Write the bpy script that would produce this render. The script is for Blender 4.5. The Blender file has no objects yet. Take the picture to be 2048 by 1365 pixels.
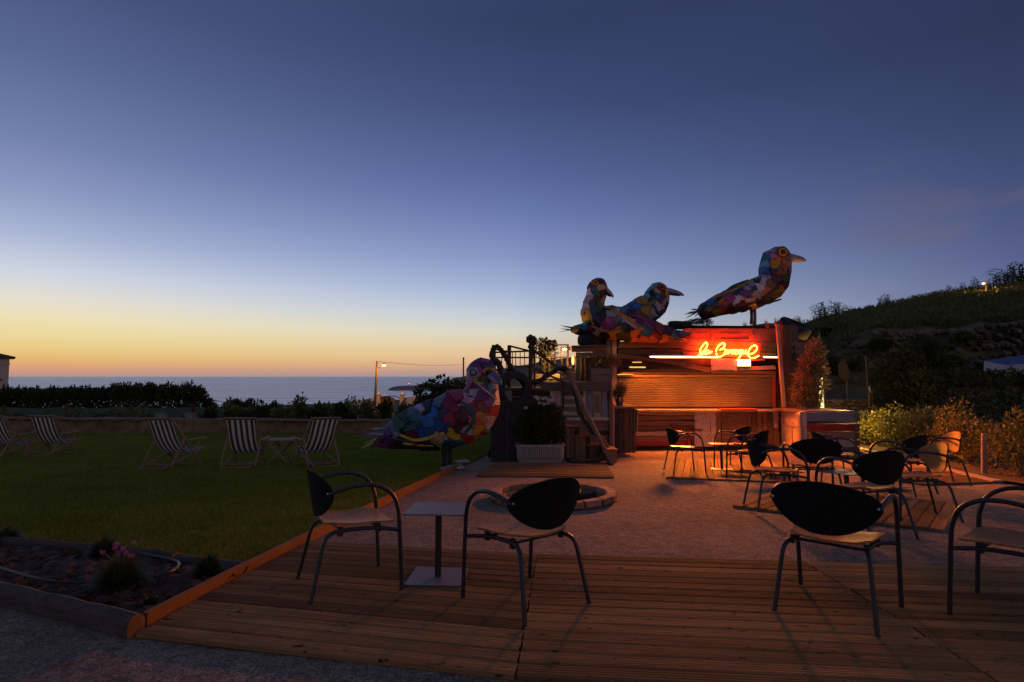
import bpy, bmesh, math, random
import numpy as np
from mathutils import Vector, Matrix, Euler
from mathutils.geometry import tessellate_polygon
random.seed(7)
rng = np.random.default_rng(11)
R = math.radians
SC = bpy.context.scene
COL = SC.collection

# ------------------------------------------------------------------ camera
F, CX, CY, HOR = 1138.0, 1024.0, 682.5, 753.5      # 20 mm lens, measured on the 2048 px photograph
EYE = 1.4
PITCH = math.atan((HOR - CY) / F)
cam = bpy.data.cameras.new('camera')
cam.sensor_width = 36.0
cam.lens = F * 36.0 / 2048.0
cam.clip_start = 0.05
cam.clip_end = 120000
camo = bpy.data.objects.new('camera', cam)
COL.objects.link(camo)
camo.location = (0, 0, EYE)
camo.rotation_euler = (math.pi / 2 + PITCH, 0, 0)
SC.camera = camo

# ------------------------------------------------------------------ sky, exposure
SC.view_settings.view_transform = 'Standard'
SC.view_settings.look = 'None'
SC.view_settings.exposure = 0
SC.view_settings.gamma = 1
SC.view_settings.use_curve_mapping = False
SC.cycles.use_denoising = True
SC.cycles.max_bounces = 6
SC.cycles.diffuse_bounces = 3
SC.cycles.glossy_bounces = 3
SC.cycles.transparent_max_bounces = 6
SC.cycles.sample_clamp_indirect = 4.0
SC.cycles.caustics_reflective = False
SC.cycles.caustics_refractive = False

def lin(c):
    return tuple(((x / 255.0 + 0.055) / 1.055) ** 2.4 if x / 255.0 > 0.04045 else x / 255.0 / 12.92 for x in c) + (1.0,)

SUN_AZ = -42.0     # the sun has set in this direction (degrees right of the view)
W_RAMP = [(0, (172, 146, 140)), (0.35, (196, 152, 134)), (0.75, (220, 160, 122)), (1.3, (228, 180, 114)), (2.2, (233, 203, 133)), (3.4, (237, 217, 158)),
          (4.6, (238, 224, 182)), (6.2, (228, 222, 210)), (8.2, (205, 212, 226)), (11, (170, 182, 213)), (14, (142, 156, 195)), (18, (115, 129, 174)), (24, (89, 103, 148)),
          (30, (70, 83, 124)), (42, (64, 77, 122)), (60, (62, 74, 118)), (90, (62, 73, 116))]
M_RAMP = [(0, (160, 142, 146)), (0.5, (182, 154, 144)), (1.1, (212, 170, 142)), (2.0, (228, 190, 150)), (3.2, (226, 204, 172)), (4.6, (216, 214, 202)),
          (6.4, (190, 202, 216)), (9, (158, 175, 210)), (12, (132, 149, 196)), (16, (106, 123, 174)), (20, (86, 102, 152)), (26, (65, 79, 123)), (33, (50, 62, 98)),
          (45, (58, 70, 112)), (60, (61, 72, 115)), (90, (62, 73, 116))]
R_RAMP = [(0, (118, 118, 150)), (3, (116, 122, 160)), (6, (101, 113, 156)), (9, (88, 97, 140)), (12, (77, 88, 130)), (16, (64, 76, 115)), (20, (54, 66, 102)), (26, (45, 56, 88)),
          (34, (46, 57, 94)), (50, (56, 67, 108)), (90, (62, 73, 116))]
world = bpy.data.worlds.new('World')
SC.world = world
world.use_nodes = True
wt = world.node_tree
for n in list(wt.nodes):
    wt.nodes.remove(n)
def wn(t, **kw):
    n = wt.nodes.new(t)
    for k, v in kw.items():
        setattr(n, k, v)
    return n
def wmath(op, a, b=None):
    n = wn('ShaderNodeMath', operation=op)
    for i, x in enumerate((a, b)):
        if x is None:
            continue
        if isinstance(x, (int, float)):
            n.inputs[i].default_value = x
        else:
            wt.links.new(x, n.inputs[i])
    return n.outputs[0]
tc = wn('ShaderNodeTexCoord')
sep = wn('ShaderNodeSeparateXYZ')
wt.links.new(tc.outputs['Generated'], sep.inputs[0])
elev = wmath('MULTIPLY', wmath('ARCSINE', sep.outputs[2]), 180 / math.pi)
az = wmath('MULTIPLY', wmath('ARCTAN2', sep.outputs[0], sep.outputs[1]), 180 / math.pi)
dif = wmath('ABSOLUTE', wmath('SUBTRACT', az, SUN_AZ))
dif = wmath('MINIMUM', dif, wmath('SUBTRACT', 360.0, dif))
ef = wmath('POWER', wmath('MAXIMUM', wmath('DIVIDE', elev, 90.0), 0.0), 0.5)
def ramp(stops):
    r = wn('ShaderNodeValToRGB')
    cr = r.color_ramp
    cr.interpolation = 'LINEAR'
    while len(cr.elements) > 1:
        cr.elements.remove(cr.elements[-1])
    cr.elements[0].position = 0
    cr.elements[0].color = lin(stops[0][1])
    for e, c in stops[1:]:
        el = cr.elements.new((e / 90.0) ** 0.5)
        el.color = lin(c)
    wt.links.new(ef, r.inputs[0])
    return r.outputs[0]
def wmix(f, a, b):
    n = wn('ShaderNodeMix', data_type='RGBA')
    wt.links.new(f, n.inputs[0]); wt.links.new(a, n.inputs[6]); wt.links.new(b, n.inputs[7])
    return n.outputs[2]
def mrange(x, a, b, smooth=True):
    n = wn('ShaderNodeMapRange')
    n.interpolation_type = 'SMOOTHSTEP' if smooth else 'LINEAR'
    wt.links.new(x, n.inputs[0])
    n.inputs[1].default_value = a; n.inputs[2].default_value = b
    return n.outputs[0]
c = wmix(mrange(dif, 2, 44, False), ramp(W_RAMP), ramp(M_RAMP))
c = wmix(mrange(dif, 42, 84, False), c, ramp(R_RAMP))
# opposite the sunset: pinkish belt above the blue-grey earth shadow
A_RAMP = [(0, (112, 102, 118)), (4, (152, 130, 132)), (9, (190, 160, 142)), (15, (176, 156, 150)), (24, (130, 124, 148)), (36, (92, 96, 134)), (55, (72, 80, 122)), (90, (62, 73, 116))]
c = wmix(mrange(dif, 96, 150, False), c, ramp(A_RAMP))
# faint dusk clouds low over the hill
mp = wn('ShaderNodeMapping')
wt.links.new(tc.outputs['Generated'], mp.inputs[0])
mp.inputs['Scale'].default_value = (3.5, 3.5, 9)
mp.inputs['Rotation'].default_value = (0.25, 0, 0)
ns = wn('ShaderNodeTexNoise')
wt.links.new(mp.outputs[0], ns.inputs['Vector'])
ns.inputs['Scale'].default_value = 1.6
ns.inputs['Detail'].default_value = 5
cl = wmath('MULTIPLY', mrange(ns.outputs[0], 0.46, 0.66), wmath('MULTIPLY', mrange(dif, 68, 82), mrange(elev, 21, 9)))
cc = wn('ShaderNodeRGB'); cc.outputs[0].default_value = lin((108, 98, 116))
c = wmix(wmath('MULTIPLY', cl, 0.55), c, cc.outputs[0])
lowc = wn('ShaderNodeRGB'); lowc.outputs[0].default_value = (0.02, 0.022, 0.03, 1)
c = wmix(mrange(elev, -0.2, -2.0), c, lowc.outputs[0])
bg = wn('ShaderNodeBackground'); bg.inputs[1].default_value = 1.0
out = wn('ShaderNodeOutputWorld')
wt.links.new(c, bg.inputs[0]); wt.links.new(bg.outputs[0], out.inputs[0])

# strengths (watts) of the lamps and of the added fill lights
FLOOD_FILL_W = 300
YARD_FILL_W = 3600
WASH_W = 56
TUBE_W = 300

# ------------------------------------------------------------------ geometry of the place
SLOPE = 0.052
def gz(x, y):
    d = y - 4.2
    return -0.5 * SLOPE * (d + math.sqrt(d * d + 1.0))
def gslope(y):
    d = y - 4.2
    return -0.5 * SLOPE * (1 + d / math.sqrt(d * d + 1.0))
_cp, _sp = math.cos(PITCH), math.sin(PITCH)
def ray(u, v):
    x, z = (u - CX) / F, -(v - CY) / F
    return Vector((x, _cp - z * _sp, _sp + z * _cp))
def at(u, v, Y):
    d = ray(u, v)
    return Vector((0, 0, EYE)) + d * (Y / d.y)
def G(u, v, h=0.0):
    lo, hi = 1.2, 300.0
    for _ in range(50):
        m = (lo + hi) / 2
        p = at(u, v, m)
        if p.z > gz(p.x, p.y) + h: lo = m
        else: hi = m
    p = at(u, v, lo)
    p.z = gz(p.x, p.y) + h
    return p

# ------------------------------------------------------------------ materials
MATS = {}
def _nodes(name):
    m = bpy.data.materials.new(name)
    m.use_nodes = True
    nt = m.node_tree
    return m, nt, nt.nodes['Principled BSDF']
def N(nt, t, **kw):
    n = nt.nodes.new(t)
    for k, v in kw.items():
        setattr(n, k, v)
    return n
def coords(nt, scale, rnd=True, kind='Object', rot=(0, 0, 0)):
    t = N(nt, 'ShaderNodeTexCoord')
    m = N(nt, 'ShaderNodeMapping')
    m.inputs['Scale'].default_value = scale
    m.inputs['Rotation'].default_value = rot
    src = t.outputs[kind]
    if rnd:
        oi = N(nt, 'ShaderNodeObjectInfo')
        mul = N(nt, 'ShaderNodeMath', operation='MULTIPLY'); mul.inputs[1].default_value = 37.0
        nt.links.new(oi.outputs['Random'], mul.inputs[0])
        add = N(nt, 'ShaderNodeVectorMath', operation='ADD')
        nt.links.new(src, add.inputs[0]); nt.links.new(mul.outputs[0], add.inputs[1])
        src = add.outputs[0]
    nt.links.new(src, m.inputs[0])
    return m.outputs[0]
def noise(nt, vec, scale, detail=4, rough=0.55):
    n = N(nt, 'ShaderNodeTexNoise')
    n.inputs['Scale'].default_value = scale
    n.inputs['Detail'].default_value = detail
    n.inputs['Roughness'].default_value = rough
    nt.links.new(vec, n.inputs['Vector'])
    return n.outputs[0]
def cramp(nt, fac, stops):
    r = N(nt, 'ShaderNodeValToRGB')
    cr = r.color_ramp
    while len(cr.elements) > 1:
        cr.elements.remove(cr.elements[-1])
    cr.elements[0].position = stops[0][0]; cr.elements[0].color = tuple(stops[0][1]) + (1,)
    for p, c in stops[1:]:
        e = cr.elements.new(p); e.color = tuple(c) + (1,)
    nt.links.new(fac, r.inputs[0])
    return r.outputs[0]
def mixc(nt, f, a, b, blend='MIX'):
    n = N(nt, 'ShaderNodeMix', data_type='RGBA', blend_type=blend)
    for i, x in ((0, f), (6, a), (7, b)):
        if isinstance(x, (int, float)): n.inputs[i].default_value = x
        elif isinstance(x, tuple): n.inputs[i].default_value = x if len(x) == 4 else x + (1,)
        else: nt.links.new(x, n.inputs[i])
    return n.outputs[2]
def bump(nt, b, h, strength, dist=0.01):
    n = N(nt, 'ShaderNodeBump')
    n.inputs['Strength'].default_value = strength
    n.inputs['Distance'].default_value = dist
    nt.links.new(h, n.inputs['Height'])
    nt.links.new(n.outputs[0], b.inputs['Normal'])
def hsv_rand(nt, col, amt=0.5, hue=0.0):
    oi = N(nt, 'ShaderNodeObjectInfo')
    mr = N(nt, 'ShaderNodeMapRange')
    nt.links.new(oi.outputs['Random'], mr.inputs[0])
    mr.inputs[3].default_value = 1 - amt; mr.inputs[4].default_value = 1 + amt
    h = N(nt, 'ShaderNodeHueSaturation')
    nt.links.new(col, h.inputs['Color']); nt.links.new(mr.outputs[0], h.inputs['Value'])
    return h.outputs[0]

def plain(name, col, rough=0.6, metal=0.0, var=0.15, scale=8.0, bmp=0.0, rnd=0.0, spec=0.5):
    if name in MATS: return MATS[name]
    m, nt, b = _nodes(name)
    v = coords(nt, (1, 1, 1))
    n = noise(nt, v, scale)
    lo = tuple(x * (1 - var) for x in col); hi = tuple(min(1, x * (1 + var)) for x in col)
    c = cramp(nt, n, [(0.3, lo), (0.7, hi)])
    if rnd: c = hsv_rand(nt, c, rnd)
    nt.links.new(c, b.inputs['Base Color'])
    b.inputs['Roughness'].default_value = rough
    b.inputs['Metallic'].default_value = metal
    b.inputs['Specular IOR Level'].default_value = spec
    if bmp: bump(nt, b, n, bmp, 0.01)
    MATS[name] = m
    return m
def wood(name, c1, c2, scale=(1.6, 14, 14), rough=0.75, rnd=0.3, bmp=0.35, paint=None, chip=0.5, specks=False):
    """grain runs along local X; with paint=... the wood shows through chipped paint"""
    if name in MATS: return MATS[name]
    m, nt, b = _nodes(name)
    v = coords(nt, scale)
    n = noise(nt, v, 1.7, 6, 0.65)
    w = noise(nt, v, 6.0, 3, 0.6)
    c = cramp(nt, n, [(0.28, c1), (0.5, tuple((p + q) / 2 for p, q in zip(c1, c2))), (0.72, c2)])
    c = mixc(nt, 0.5, c, cramp(nt, w, [(0.35, (0.3, 0.3, 0.3)), (0.62, (1, 1, 1))]), 'MULTIPLY')
    if paint is not None:
        v2 = coords(nt, (2.2, 2.2, 1.1))
        k = noise(nt, v2, 11.0, 8, 0.75)
        kk = cramp(nt, k, [(chip - 0.03, (0, 0, 0)), (chip + 0.03, (1, 1, 1))])
        c = mixc(nt, kk, c, paint)
    if specks:      # knots, dirt in the grain
        k = noise(nt, coords(nt, (26, 2.6, 1)), 1.0, 2, 0.5)
        c = mixc(nt, cramp(nt, k, [(0.66, (0, 0, 0)), (0.72, (0.85, 0.85, 0.85))]), c, (0.02, 0.012, 0.008))
        k = noise(nt, coords(nt, (2.2, 1.2, 1)), 1.0, 6, 0.7)
        c = mixc(nt, 0.75, c, cramp(nt, k, [(0.36, (0.5, 0.48, 0.46)), (0.62, (1, 1, 1))]), 'MULTIPLY')
    if rnd: c = hsv_rand(nt, c, rnd)
    nt.links.new(c, b.inputs['Base Color'])
    b.inputs['Roughness'].default_value = rough
    b.inputs['Specular IOR Level'].default_value = 0.12 if specks else 0.2
    bump(nt, b, n, bmp, 0.01)
    MATS[name] = m
    return m
def emit(name, col, strength):
    if name in MATS: return MATS[name]
    m, nt, b = _nodes(name)
    nt.nodes.remove(b)
    e = N(nt, 'ShaderNodeEmission')
    e.inputs[0].default_value = tuple(col) + (1,)
    e.inputs[1].default_value = strength
    nt.links.new(e.outputs[0], nt.nodes['Material Output'].inputs[0])
    MATS[name] = m
    return m
def leafm(name, c1, c2, scale=3.0, trans=0.25):
    if name in MATS: return MATS[name]
    m, nt, b = _nodes(name)
    v = coords(nt, (1, 1, 1))
    n = noise(nt, v, scale, 3)
    w = noise(nt, v, scale * 14, 1)
    f = N(nt, 'ShaderNodeMath', operation='ADD'); nt.links.new(n, f.inputs[0]); nt.links.new(w, f.inputs[1])
    h = N(nt, 'ShaderNodeMath', operation='MULTIPLY'); nt.links.new(f.outputs[0], h.inputs[0]); h.inputs[1].default_value = 0.5
    c = cramp(nt, h.outputs[0], [(0.36, c1), (0.64, c2)])
    nt.links.new(c, b.inputs['Base Color'])
    b.inputs['Roughness'].default_value = 0.6
    b.inputs['Specular IOR Level'].default_value = 0.25
    tr = N(nt, 'ShaderNodeBsdfTranslucent'); nt.links.new(c, tr.inputs[0])
    mx = N(nt, 'ShaderNodeMixShader'); mx.inputs[0].default_value = trans
    nt.links.new(b.outputs[0], mx.inputs[1]); nt.links.new(tr.outputs[0], mx.inputs[2])
    nt.links.new(mx.outputs[0], nt.nodes['Material Output'].inputs[0])
    MATS[name] = m
    return m

M_DECK = wood('decking_timber', (0.20, 0.108, 0.040), (0.46, 0.262, 0.10), (1.1, 9, 9), 0.85, 0.42, 0.3, specks=True)
M_BORDER = wood('orange_stained_timber', (0.24, 0.085, 0.02), (0.38, 0.15, 0.04), (1.2, 12, 12), 0.7, 0.1, 0.3)
M_GREYWOOD = wood('weathered_grey_timber', (0.10, 0.085, 0.07), (0.26, 0.22, 0.18), (1.2, 12, 12), 0.85, 0.3, 0.5)
M_BROWN = wood('old_brown_timber', (0.13, 0.075, 0.04), (0.30, 0.18, 0.10), (1.3, 12, 12), 0.8, 0.35, 0.5)
M_DARKWOOD = wood('dark_timber', (0.05, 0.035, 0.025), (0.12, 0.08, 0.055), (1.3, 12, 12), 0.85, 0.3, 0.5)
M_PALEWOOD = wood('pale_timber', (0.36, 0.26, 0.17), (0.55, 0.42, 0.30), (1.2, 12, 12), 0.75, 0.15, 0.35)
M_PINKBOARD = wood('whitewashed_board', (0.4, 0.34, 0.30), (0.55, 0.48, 0.42), (1.2, 12, 12), 0.75, 0.1, 0.3)
M_WHITECHIP = wood('chipped_white_paint', (0.18, 0.12, 0.08), (0.30, 0.22, 0.15), (3, 10, 3), 0.75, 0.15, 0.4, (0.46, 0.40, 0.32), 0.44)
M_REDCHIP = wood('chipped_red_paint', (0.22, 0.14, 0.09), (0.34, 0.24, 0.16), (1.3, 12, 12), 0.8, 0.2, 0.4, (0.26, 0.03, 0.02), 0.52)
M_BLUECHIP = wood('faded_blue_paint', (0.16, 0.14, 0.12), (0.25, 0.22, 0.2), (1.3, 12, 12), 0.7, 0.15, 0.4, (0.16, 0.20, 0.27), 0.40)
M_REDBOARD = wood('red_painted_board', (0.2, 0.05, 0.03), (0.3, 0.1, 0.06), (1.3, 12, 12), 0.7, 0.15, 0.4, (0.33, 0.04, 0.025), 0.42)
M_DOORWOOD = wood('old_door_timber', (0.17, 0.10, 0.055), (0.34, 0.21, 0.12), (3, 3, 14), 0.7, 0.25, 0.4, (0.42, 0.33, 0.24), 0.56)
M_REDDOOR = wood('red_door_timber', (0.35, 0.10, 0.05), (0.5, 0.2, 0.1), (3, 3, 10), 0.6, 0.1, 0.3)
M_DECKCHAIR = wood('deckchair_timber', (0.22, 0.15, 0.10), (0.36, 0.26, 0.18), (8, 8, 8), 0.65, 0.1, 0.2)
M_METAL = plain('black_powder_coat', (0.018, 0.018, 0.020), 0.42, 0.0, 0.2, 30, 0.05)
M_BACK = plain('black_laminate', (0.010, 0.009, 0.009), 0.85, 0, 0.2, 40, 0.0, 0.0, 0.15)
M_STEEL = plain('grey_steel_plate', (0.10, 0.10, 0.105), 0.5, 0.0, 0.2, 6, 0.03)
M_RUBBER = plain('tyre_rubber', (0.016, 0.015, 0.015), 0.8, 0, 0.3, 12, 0.1)
M_ROPE = plain('dark_hawser', (0.045, 0.034, 0.024), 0.95, 0, 0.4, 40, 0.6)
M_IRON = plain('rusty_iron', (0.09, 0.05, 0.03), 0.7, 0.3, 0.4, 15, 0.2)
M_PLASTIC = plain('off_white_plastic', (0.32, 0.295, 0.265), 0.5, 0, 0.08, 5)
M_SHUTTER = plain('beige_shutter_slat', (0.15, 0.105, 0.055), 0.55, 0.0, 0.06, 3)
M_CORR = plain('galvanised_sheet', (0.10, 0.10, 0.105), 0.5, 0.4, 0.3, 3)
M_SOIL = plain('dark_soil', (0.055, 0.030, 0.014), 0.95, 0, 0.6, 14, 0.8)
M_BRICK = plain('fire_pit_brick', (0.30, 0.15, 0.09), 0.85, 0, 0.3, 12, 0.4, 0.35)
M_STONE = plain('hillside_stone', (0.105, 0.085, 0.052), 0.9, 0, 0.4, 4, 0.6, 0.45)
M_WALL = plain('earth_rendered_wall', (0.20, 0.125, 0.065), 0.9, 0, 0.4, 3, 0.6)
M_PLASTER = plain('cream_plaster', (0.5, 0.42, 0.36), 0.85, 0, 0.1, 2)
M_ROOFTILE = plain('brown_roof_tile', (0.12, 0.06, 0.04), 0.85, 0, 0.3, 6)
M_POT = plain('terracotta_brown_pot', (0.12, 0.06, 0.04), 0.7, 0, 0.1, 6)
M_TRUNK = plain('dry_bark', (0.09, 0.065, 0.045), 0.9, 0, 0.4, 12, 0.5)
M_GREEN = plain('green_netting', (0.055, 0.11, 0.075), 0.8, 0, 0.2, 20)
M_WHITE = plain('white_fabric', (0.42, 0.41, 0.41), 0.8, 0, 0.05, 5)
M_HOSE = plain('black_hose', (0.02, 0.02, 0.022), 0.4)
M_FLOWER = plain('pink_petal', (0.5, 0.12, 0.30), 0.7, 0, 0.3, 60)
M_WFLOWER = plain('white_petal', (0.65, 0.6, 0.55), 0.7, 0, 0.1, 60)
L_HEDGE = leafm('hedge_leaf', (0.07, 0.085, 0.018), (0.22, 0.22, 0.055))
L_DARK = leafm('dark_leaf', (0.022, 0.030, 0.008), (0.07, 0.08, 0.022))
L_SHRUB = leafm('shrub_leaf', (0.06, 0.07, 0.018), (0.17, 0.18, 0.06))
L_REED = leafm('reed_leaf', (0.05, 0.065, 0.014), (0.15, 0.16, 0.045))
L_OLEANDER = leafm('oleander_leaf', (0.10, 0.08, 0.04), (0.30, 0.24, 0.12))
L_TUFT = leafm('thrift_leaf', (0.02, 0.03, 0.012), (0.06, 0.08, 0.03))
L_DRY = leafm('dry_flower_leaf', (0.12, 0.09, 0.04), (0.30, 0.23, 0.11))

# ------------------------------------------------------------------ mesh helpers
ORIG = {}
class MB:
    def __init__(s): s.v = []; s.f = []; s.m = []
    def add(s, vs, fs, mi=0):
        b = len(s.v)
        s.v += [Vector(p) for p in vs]
        s.f += [tuple(i + b for i in f) for f in fs]
        s.m += [mi] * len(fs)
        return s
    def box(s, c, size, rot=None, mi=0):
        hx, hy, hz = (x / 2 for x in size)
        vs = [Vector((x * hx, y * hy, z * hz)) for x in (-1, 1) for y in (-1, 1) for z in (-1, 1)]
        if rot is not None: vs = [rot @ p for p in vs]
        c = Vector(c)
        return s.add([p + c for p in vs], [(0, 1, 3, 2), (4, 6, 7, 5), (0, 4, 5, 1), (2, 3, 7, 6), (0, 2, 6, 4), (1, 5, 7, 3)], mi)
    def bar(s, p0, p1, w, t, nrm=(0, -1, 0), mi=0):
        p0, p1 = Vector(p0), Vector(p1)
        x = (p1 - p0); L = x.length; x.normalize()
        n = Vector(nrm); n = (n - x * n.dot(x)).normalized(); y = n.cross(x)
        return s.box((p0 + p1) / 2, (L, w, t), Matrix((x, y, n)).transposed(), mi)
    def tube(s, pts, r, sides=8, mi=0, closed=False, cap=True):
        pts = [Vector(p) for p in pts]
        n = len(pts)
        rr = r if isinstance(r, (list, tuple)) else [r] * n
        ring0 = len(s.v)
        up = None
        for i, p in enumerate(pts):
            if closed: t = pts[(i + 1) % n] - pts[i - 1]
            else: t = pts[min(i + 1, n - 1)] - pts[max(i - 1, 0)]
            if t.length < 1e-9: t = Vector((0, 0, 1))
            t.normalize()
            if up is None:
                up = Vector((0, 0, 1)) if abs(t.z) < 0.9 else Vector((1, 0, 0))
            a = up - t * up.dot(t)
            if a.length < 1e-6: a = Vector((1, 0, 0)) - t * t.x
            a.normalize(); up = a
            b = t.cross(a)
            for k in range(sides):
                an = 2 * math.pi * k / sides
                s.v.append(p + (a * math.cos(an) + b * math.sin(an)) * rr[i])
        rng_ = n if closed else n - 1
        for i in range(rng_):
            j = (i + 1) % n
            for k in range(sides):
                k2 = (k + 1) % sides
                s.f.append((ring0 + i * sides + k, ring0 + i * sides + k2, ring0 + j * sides + k2, ring0 + j * sides + k)); s.m.append(mi)
        if not closed and cap:
            s.f.append(tuple(ring0 + k for k in reversed(range(sides)))); s.m.append(mi)
            s.f.append(tuple(ring0 + (n - 1) * sides + k for k in range(sides))); s.m.append(mi)
        return s
    def lathe(s, c, prof, sides=16, mi=0, axis=None):
        """prof: list of (radius, height); axis: rotation matrix"""
        c = Vector(c); b = len(s.v)
        for r, h in prof:
            for k in range(sides):
                an = 2 * math.pi * k / sides
                p = Vector((r * math.cos(an), r * math.sin(an), h))
                if axis is not None: p = axis @ p
                s.v.append(c + p)
        for i in range(len(prof) - 1):
            for k in range(sides):
                k2 = (k + 1) % sides
                s.f.append((b + i * sides + k, b + i * sides + k2, b + (i + 1) * sides + k2, b + (i + 1) * sides + k)); s.m.append(mi)
        s.f.append(tuple(b + k for k in reversed(range(sides)))); s.m.append(mi)
        e = b + (len(prof) - 1) * sides
        s.f.append(tuple(e + k for k in range(sides))); s.m.append(mi)
        return s
    def prism(s, poly, nrm, t, mi=0):
        """closed planar polygon (3D points) extruded by t along nrm"""
        n = Vector(nrm).normalized() * t
        k = len(poly)
        a = [Vector(p) for p in poly]
        return s.add(a + [p + n for p in a], [tuple(range(k))[::-1], tuple(range(k, 2 * k))] + [(i, (i + 1) % k, k + (i + 1) % k, k + i) for i in range(k)], mi)
    def mesh(s, name, mats, smooth=False, off=None):
        me = bpy.data.meshes.new(name)
        o = Vector(off) if off is not None else Vector((0, 0, 0))
        me.from_pydata([p - o for p in s.v], [], s.f)
        if not isinstance(mats, (list, tuple)): mats = [mats]
        for m in mats: me.materials.append(m)
        if len(mats) > 1: me.polygons.foreach_set('material_index', s.m)
        if smooth:
            me.polygons.foreach_set('use_smooth', [True] * len(me.polygons))
            try: me.set_sharp_from_angle(angle=R(40))
            except Exception: pass
        me.update()
        return me
    def build(s, name, mats, parent=None, smooth=False, origin=None):
        off = ORIG[parent.name] if parent is not None else (Vector(origin) if origin is not None else Vector((0, 0, 0)))
        o = bpy.data.objects.new(name, s.mesh(name, mats, smooth, off))
        COL.objects.link(o)
        if parent is not None: o.parent = parent
        elif origin is not None: o.location = off
        ORIG[o.name] = off
        return o
def tag(o, label=None, cat=None, group=None, kind=None):
    if label: o['label'] = label
    if cat: o['category'] = cat
    if group: o['group'] = group
    if kind: o['kind'] = kind
    return o
def thing(name, label, cat, loc=(0, 0, 0), group=None):
    o = bpy.data.objects.new(name, None)
    o.empty_display_size = 0.2
    COL.objects.link(o)
    o.location = loc
    ORIG[o.name] = Vector(loc)
    return tag(o, label, cat, group)
def dup(root, loc=None, rot=None, label=None, group=None):
    def cp(o, par):
        c_ = o.copy(); COL.objects.link(c_); c_.parent = par
        for ch in KIDS.get(o.name, ()): cp(ch, c_)
        return c_
    r = cp(root, None)
    if loc is not None: r.location = loc
    if rot is not None: r.rotation_euler = rot
    if label: r['label'] = label
    if group: r['group'] = group
    return r
KIDS = {}
def index_kids(root):
    KIDS[root.name] = [o for o in COL.objects if o.parent == root]
    for k in KIDS[root.name]: index_kids(k)
def tilt(x, y, heading):
    """rotation standing on the sloping yard, turned to heading (deg)"""
    sl = math.atan(gslope(y))
    return (Matrix.Rotation(sl, 3, 'X') @ Matrix.Rotation(R(heading), 3, 'Z')).to_euler()
def npmesh(name, verts, faces, mat, parent=None, origin=(0, 0, 0), smooth=False):
    """verts (n,3) world, faces (m,k) all the same k"""
    me = bpy.data.meshes.new(name)
    o_ = np.array(ORIG[parent.name] if parent is not None else origin, dtype=float)
    v = np.asarray(verts, dtype=np.float32) - o_.astype(np.float32)
    f = np.asarray(faces, dtype=np.int32)
    k = f.shape[1]
    me.vertices.add(len(v)); me.vertices.foreach_set('co', v.ravel())
    me.loops.add(f.size); me.loops.foreach_set('vertex_index', f.ravel())
    me.polygons.add(len(f)); me.polygons.foreach_set('loop_start', np.arange(0, f.size, k, dtype=np.int32))
    me.polygons.foreach_set('loop_total', np.full(len(f), k, dtype=np.int32))
    if smooth: me.polygons.foreach_set('use_smooth', np.ones(len(f), dtype=bool))
    me.materials.append(mat)
    me.update(calc_edges=True); me.validate()
    o = bpy.data.objects.new(name, me); COL.objects.link(o)
    if parent is not None: o.parent = parent
    else: o.location = origin
    ORIG[o.name] = Vector(o_)
    return o
def catmull(pts, n=8, closed=False):
    P = [Vector(p) for p in pts]
    out_ = []
    m = len(P)
    segs = m if closed else m - 1
    for i in range(segs):
        if closed: a, b, c_, d = P[i - 1], P[i], P[(i + 1) % m], P[(i + 2) % m]
        else: a, b, c_, d = P[max(i - 1, 0)], P[i], P[i + 1], P[min(i + 2, m - 1)]
        for k in range(n):
            t = k / n
            out_.append(0.5 * ((2 * b) + (c_ - a) * t + (2 * a - 5 * b + 4 * c_ - d) * t * t + (3 * b - a - 3 * c_ + d) * t ** 3))
    if not closed: out_.append(P[-1])
    return out_

# irregular plank meshes (unit length along X, unit width Y, unit thickness Z), shared between pieces
_PL = {}
def plank_mesh(kind, mat, var):
    key = (kind, mat.name, var)
    if key in _PL: return _PL[key]
    r = random.Random(hash(kind) % 1000 + var * 13 if False else var * 13 + len(kind))
    mb = MB()
    if kind == 'rough':
        xs = [-0.5, -0.3, -0.1, 0.12, 0.31, 0.5]
        j = 0.06
        top = [0.5 + r.uniform(-j, j) for _ in xs]; bot = [-0.5 + r.uniform(-j, j) for _ in xs]
        zz = [r.uniform(-0.06, 0.06) for _ in xs]
        vs = []
        for i, x in enumerate(xs):
            vs += [(x, bot[i], -0.5), (x, bot[i] + 0.03, 0.5 + zz[i]), (x, top[i] - 0.03, 0.5 + zz[i]), (x, top[i], -0.5)]
        fs = [(0, 1, 2, 3)]
        for i in range(len(xs) - 1):
            a, b = i * 4, i * 4 + 4
            fs += [(a + k, a + (k + 1) % 4, b + (k + 1) % 4, b + k)[::-1] for k in range(4)]
        e = (len(xs) - 1) * 4
        fs.append((e + 3, e + 2, e + 1, e))
        mb.add(vs, fs)
    else:   # 'deck': reeded decking board
        prof = [(-0.5, -0.5), (-0.5, 0.35), (-0.46, 0.5)]
        g = 5
        for i in range(g):
            c0 = -0.40 + i * 0.2
            prof += [(c0 - 0.035, 0.5), (c0, 0.36), (c0 + 0.035, 0.5)]
        prof += [(0.46, 0.5), (0.5, 0.35), (0.5, -0.5)]
        k = len(prof)
        vs = [(-0.5, y, z) for y, z in prof] + [(0.5, y, z) for y, z in prof]
        fs = [tuple(range(k)), tuple(range(2 * k - 1, k - 1, -1))] + [(i, k + i, k + (i + 1) % k, (i + 1) % k) for i in range(k)]
        mb.add(vs, fs)
    _PL[key] = mb.mesh('plank', mat)
    return _PL[key]
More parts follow.
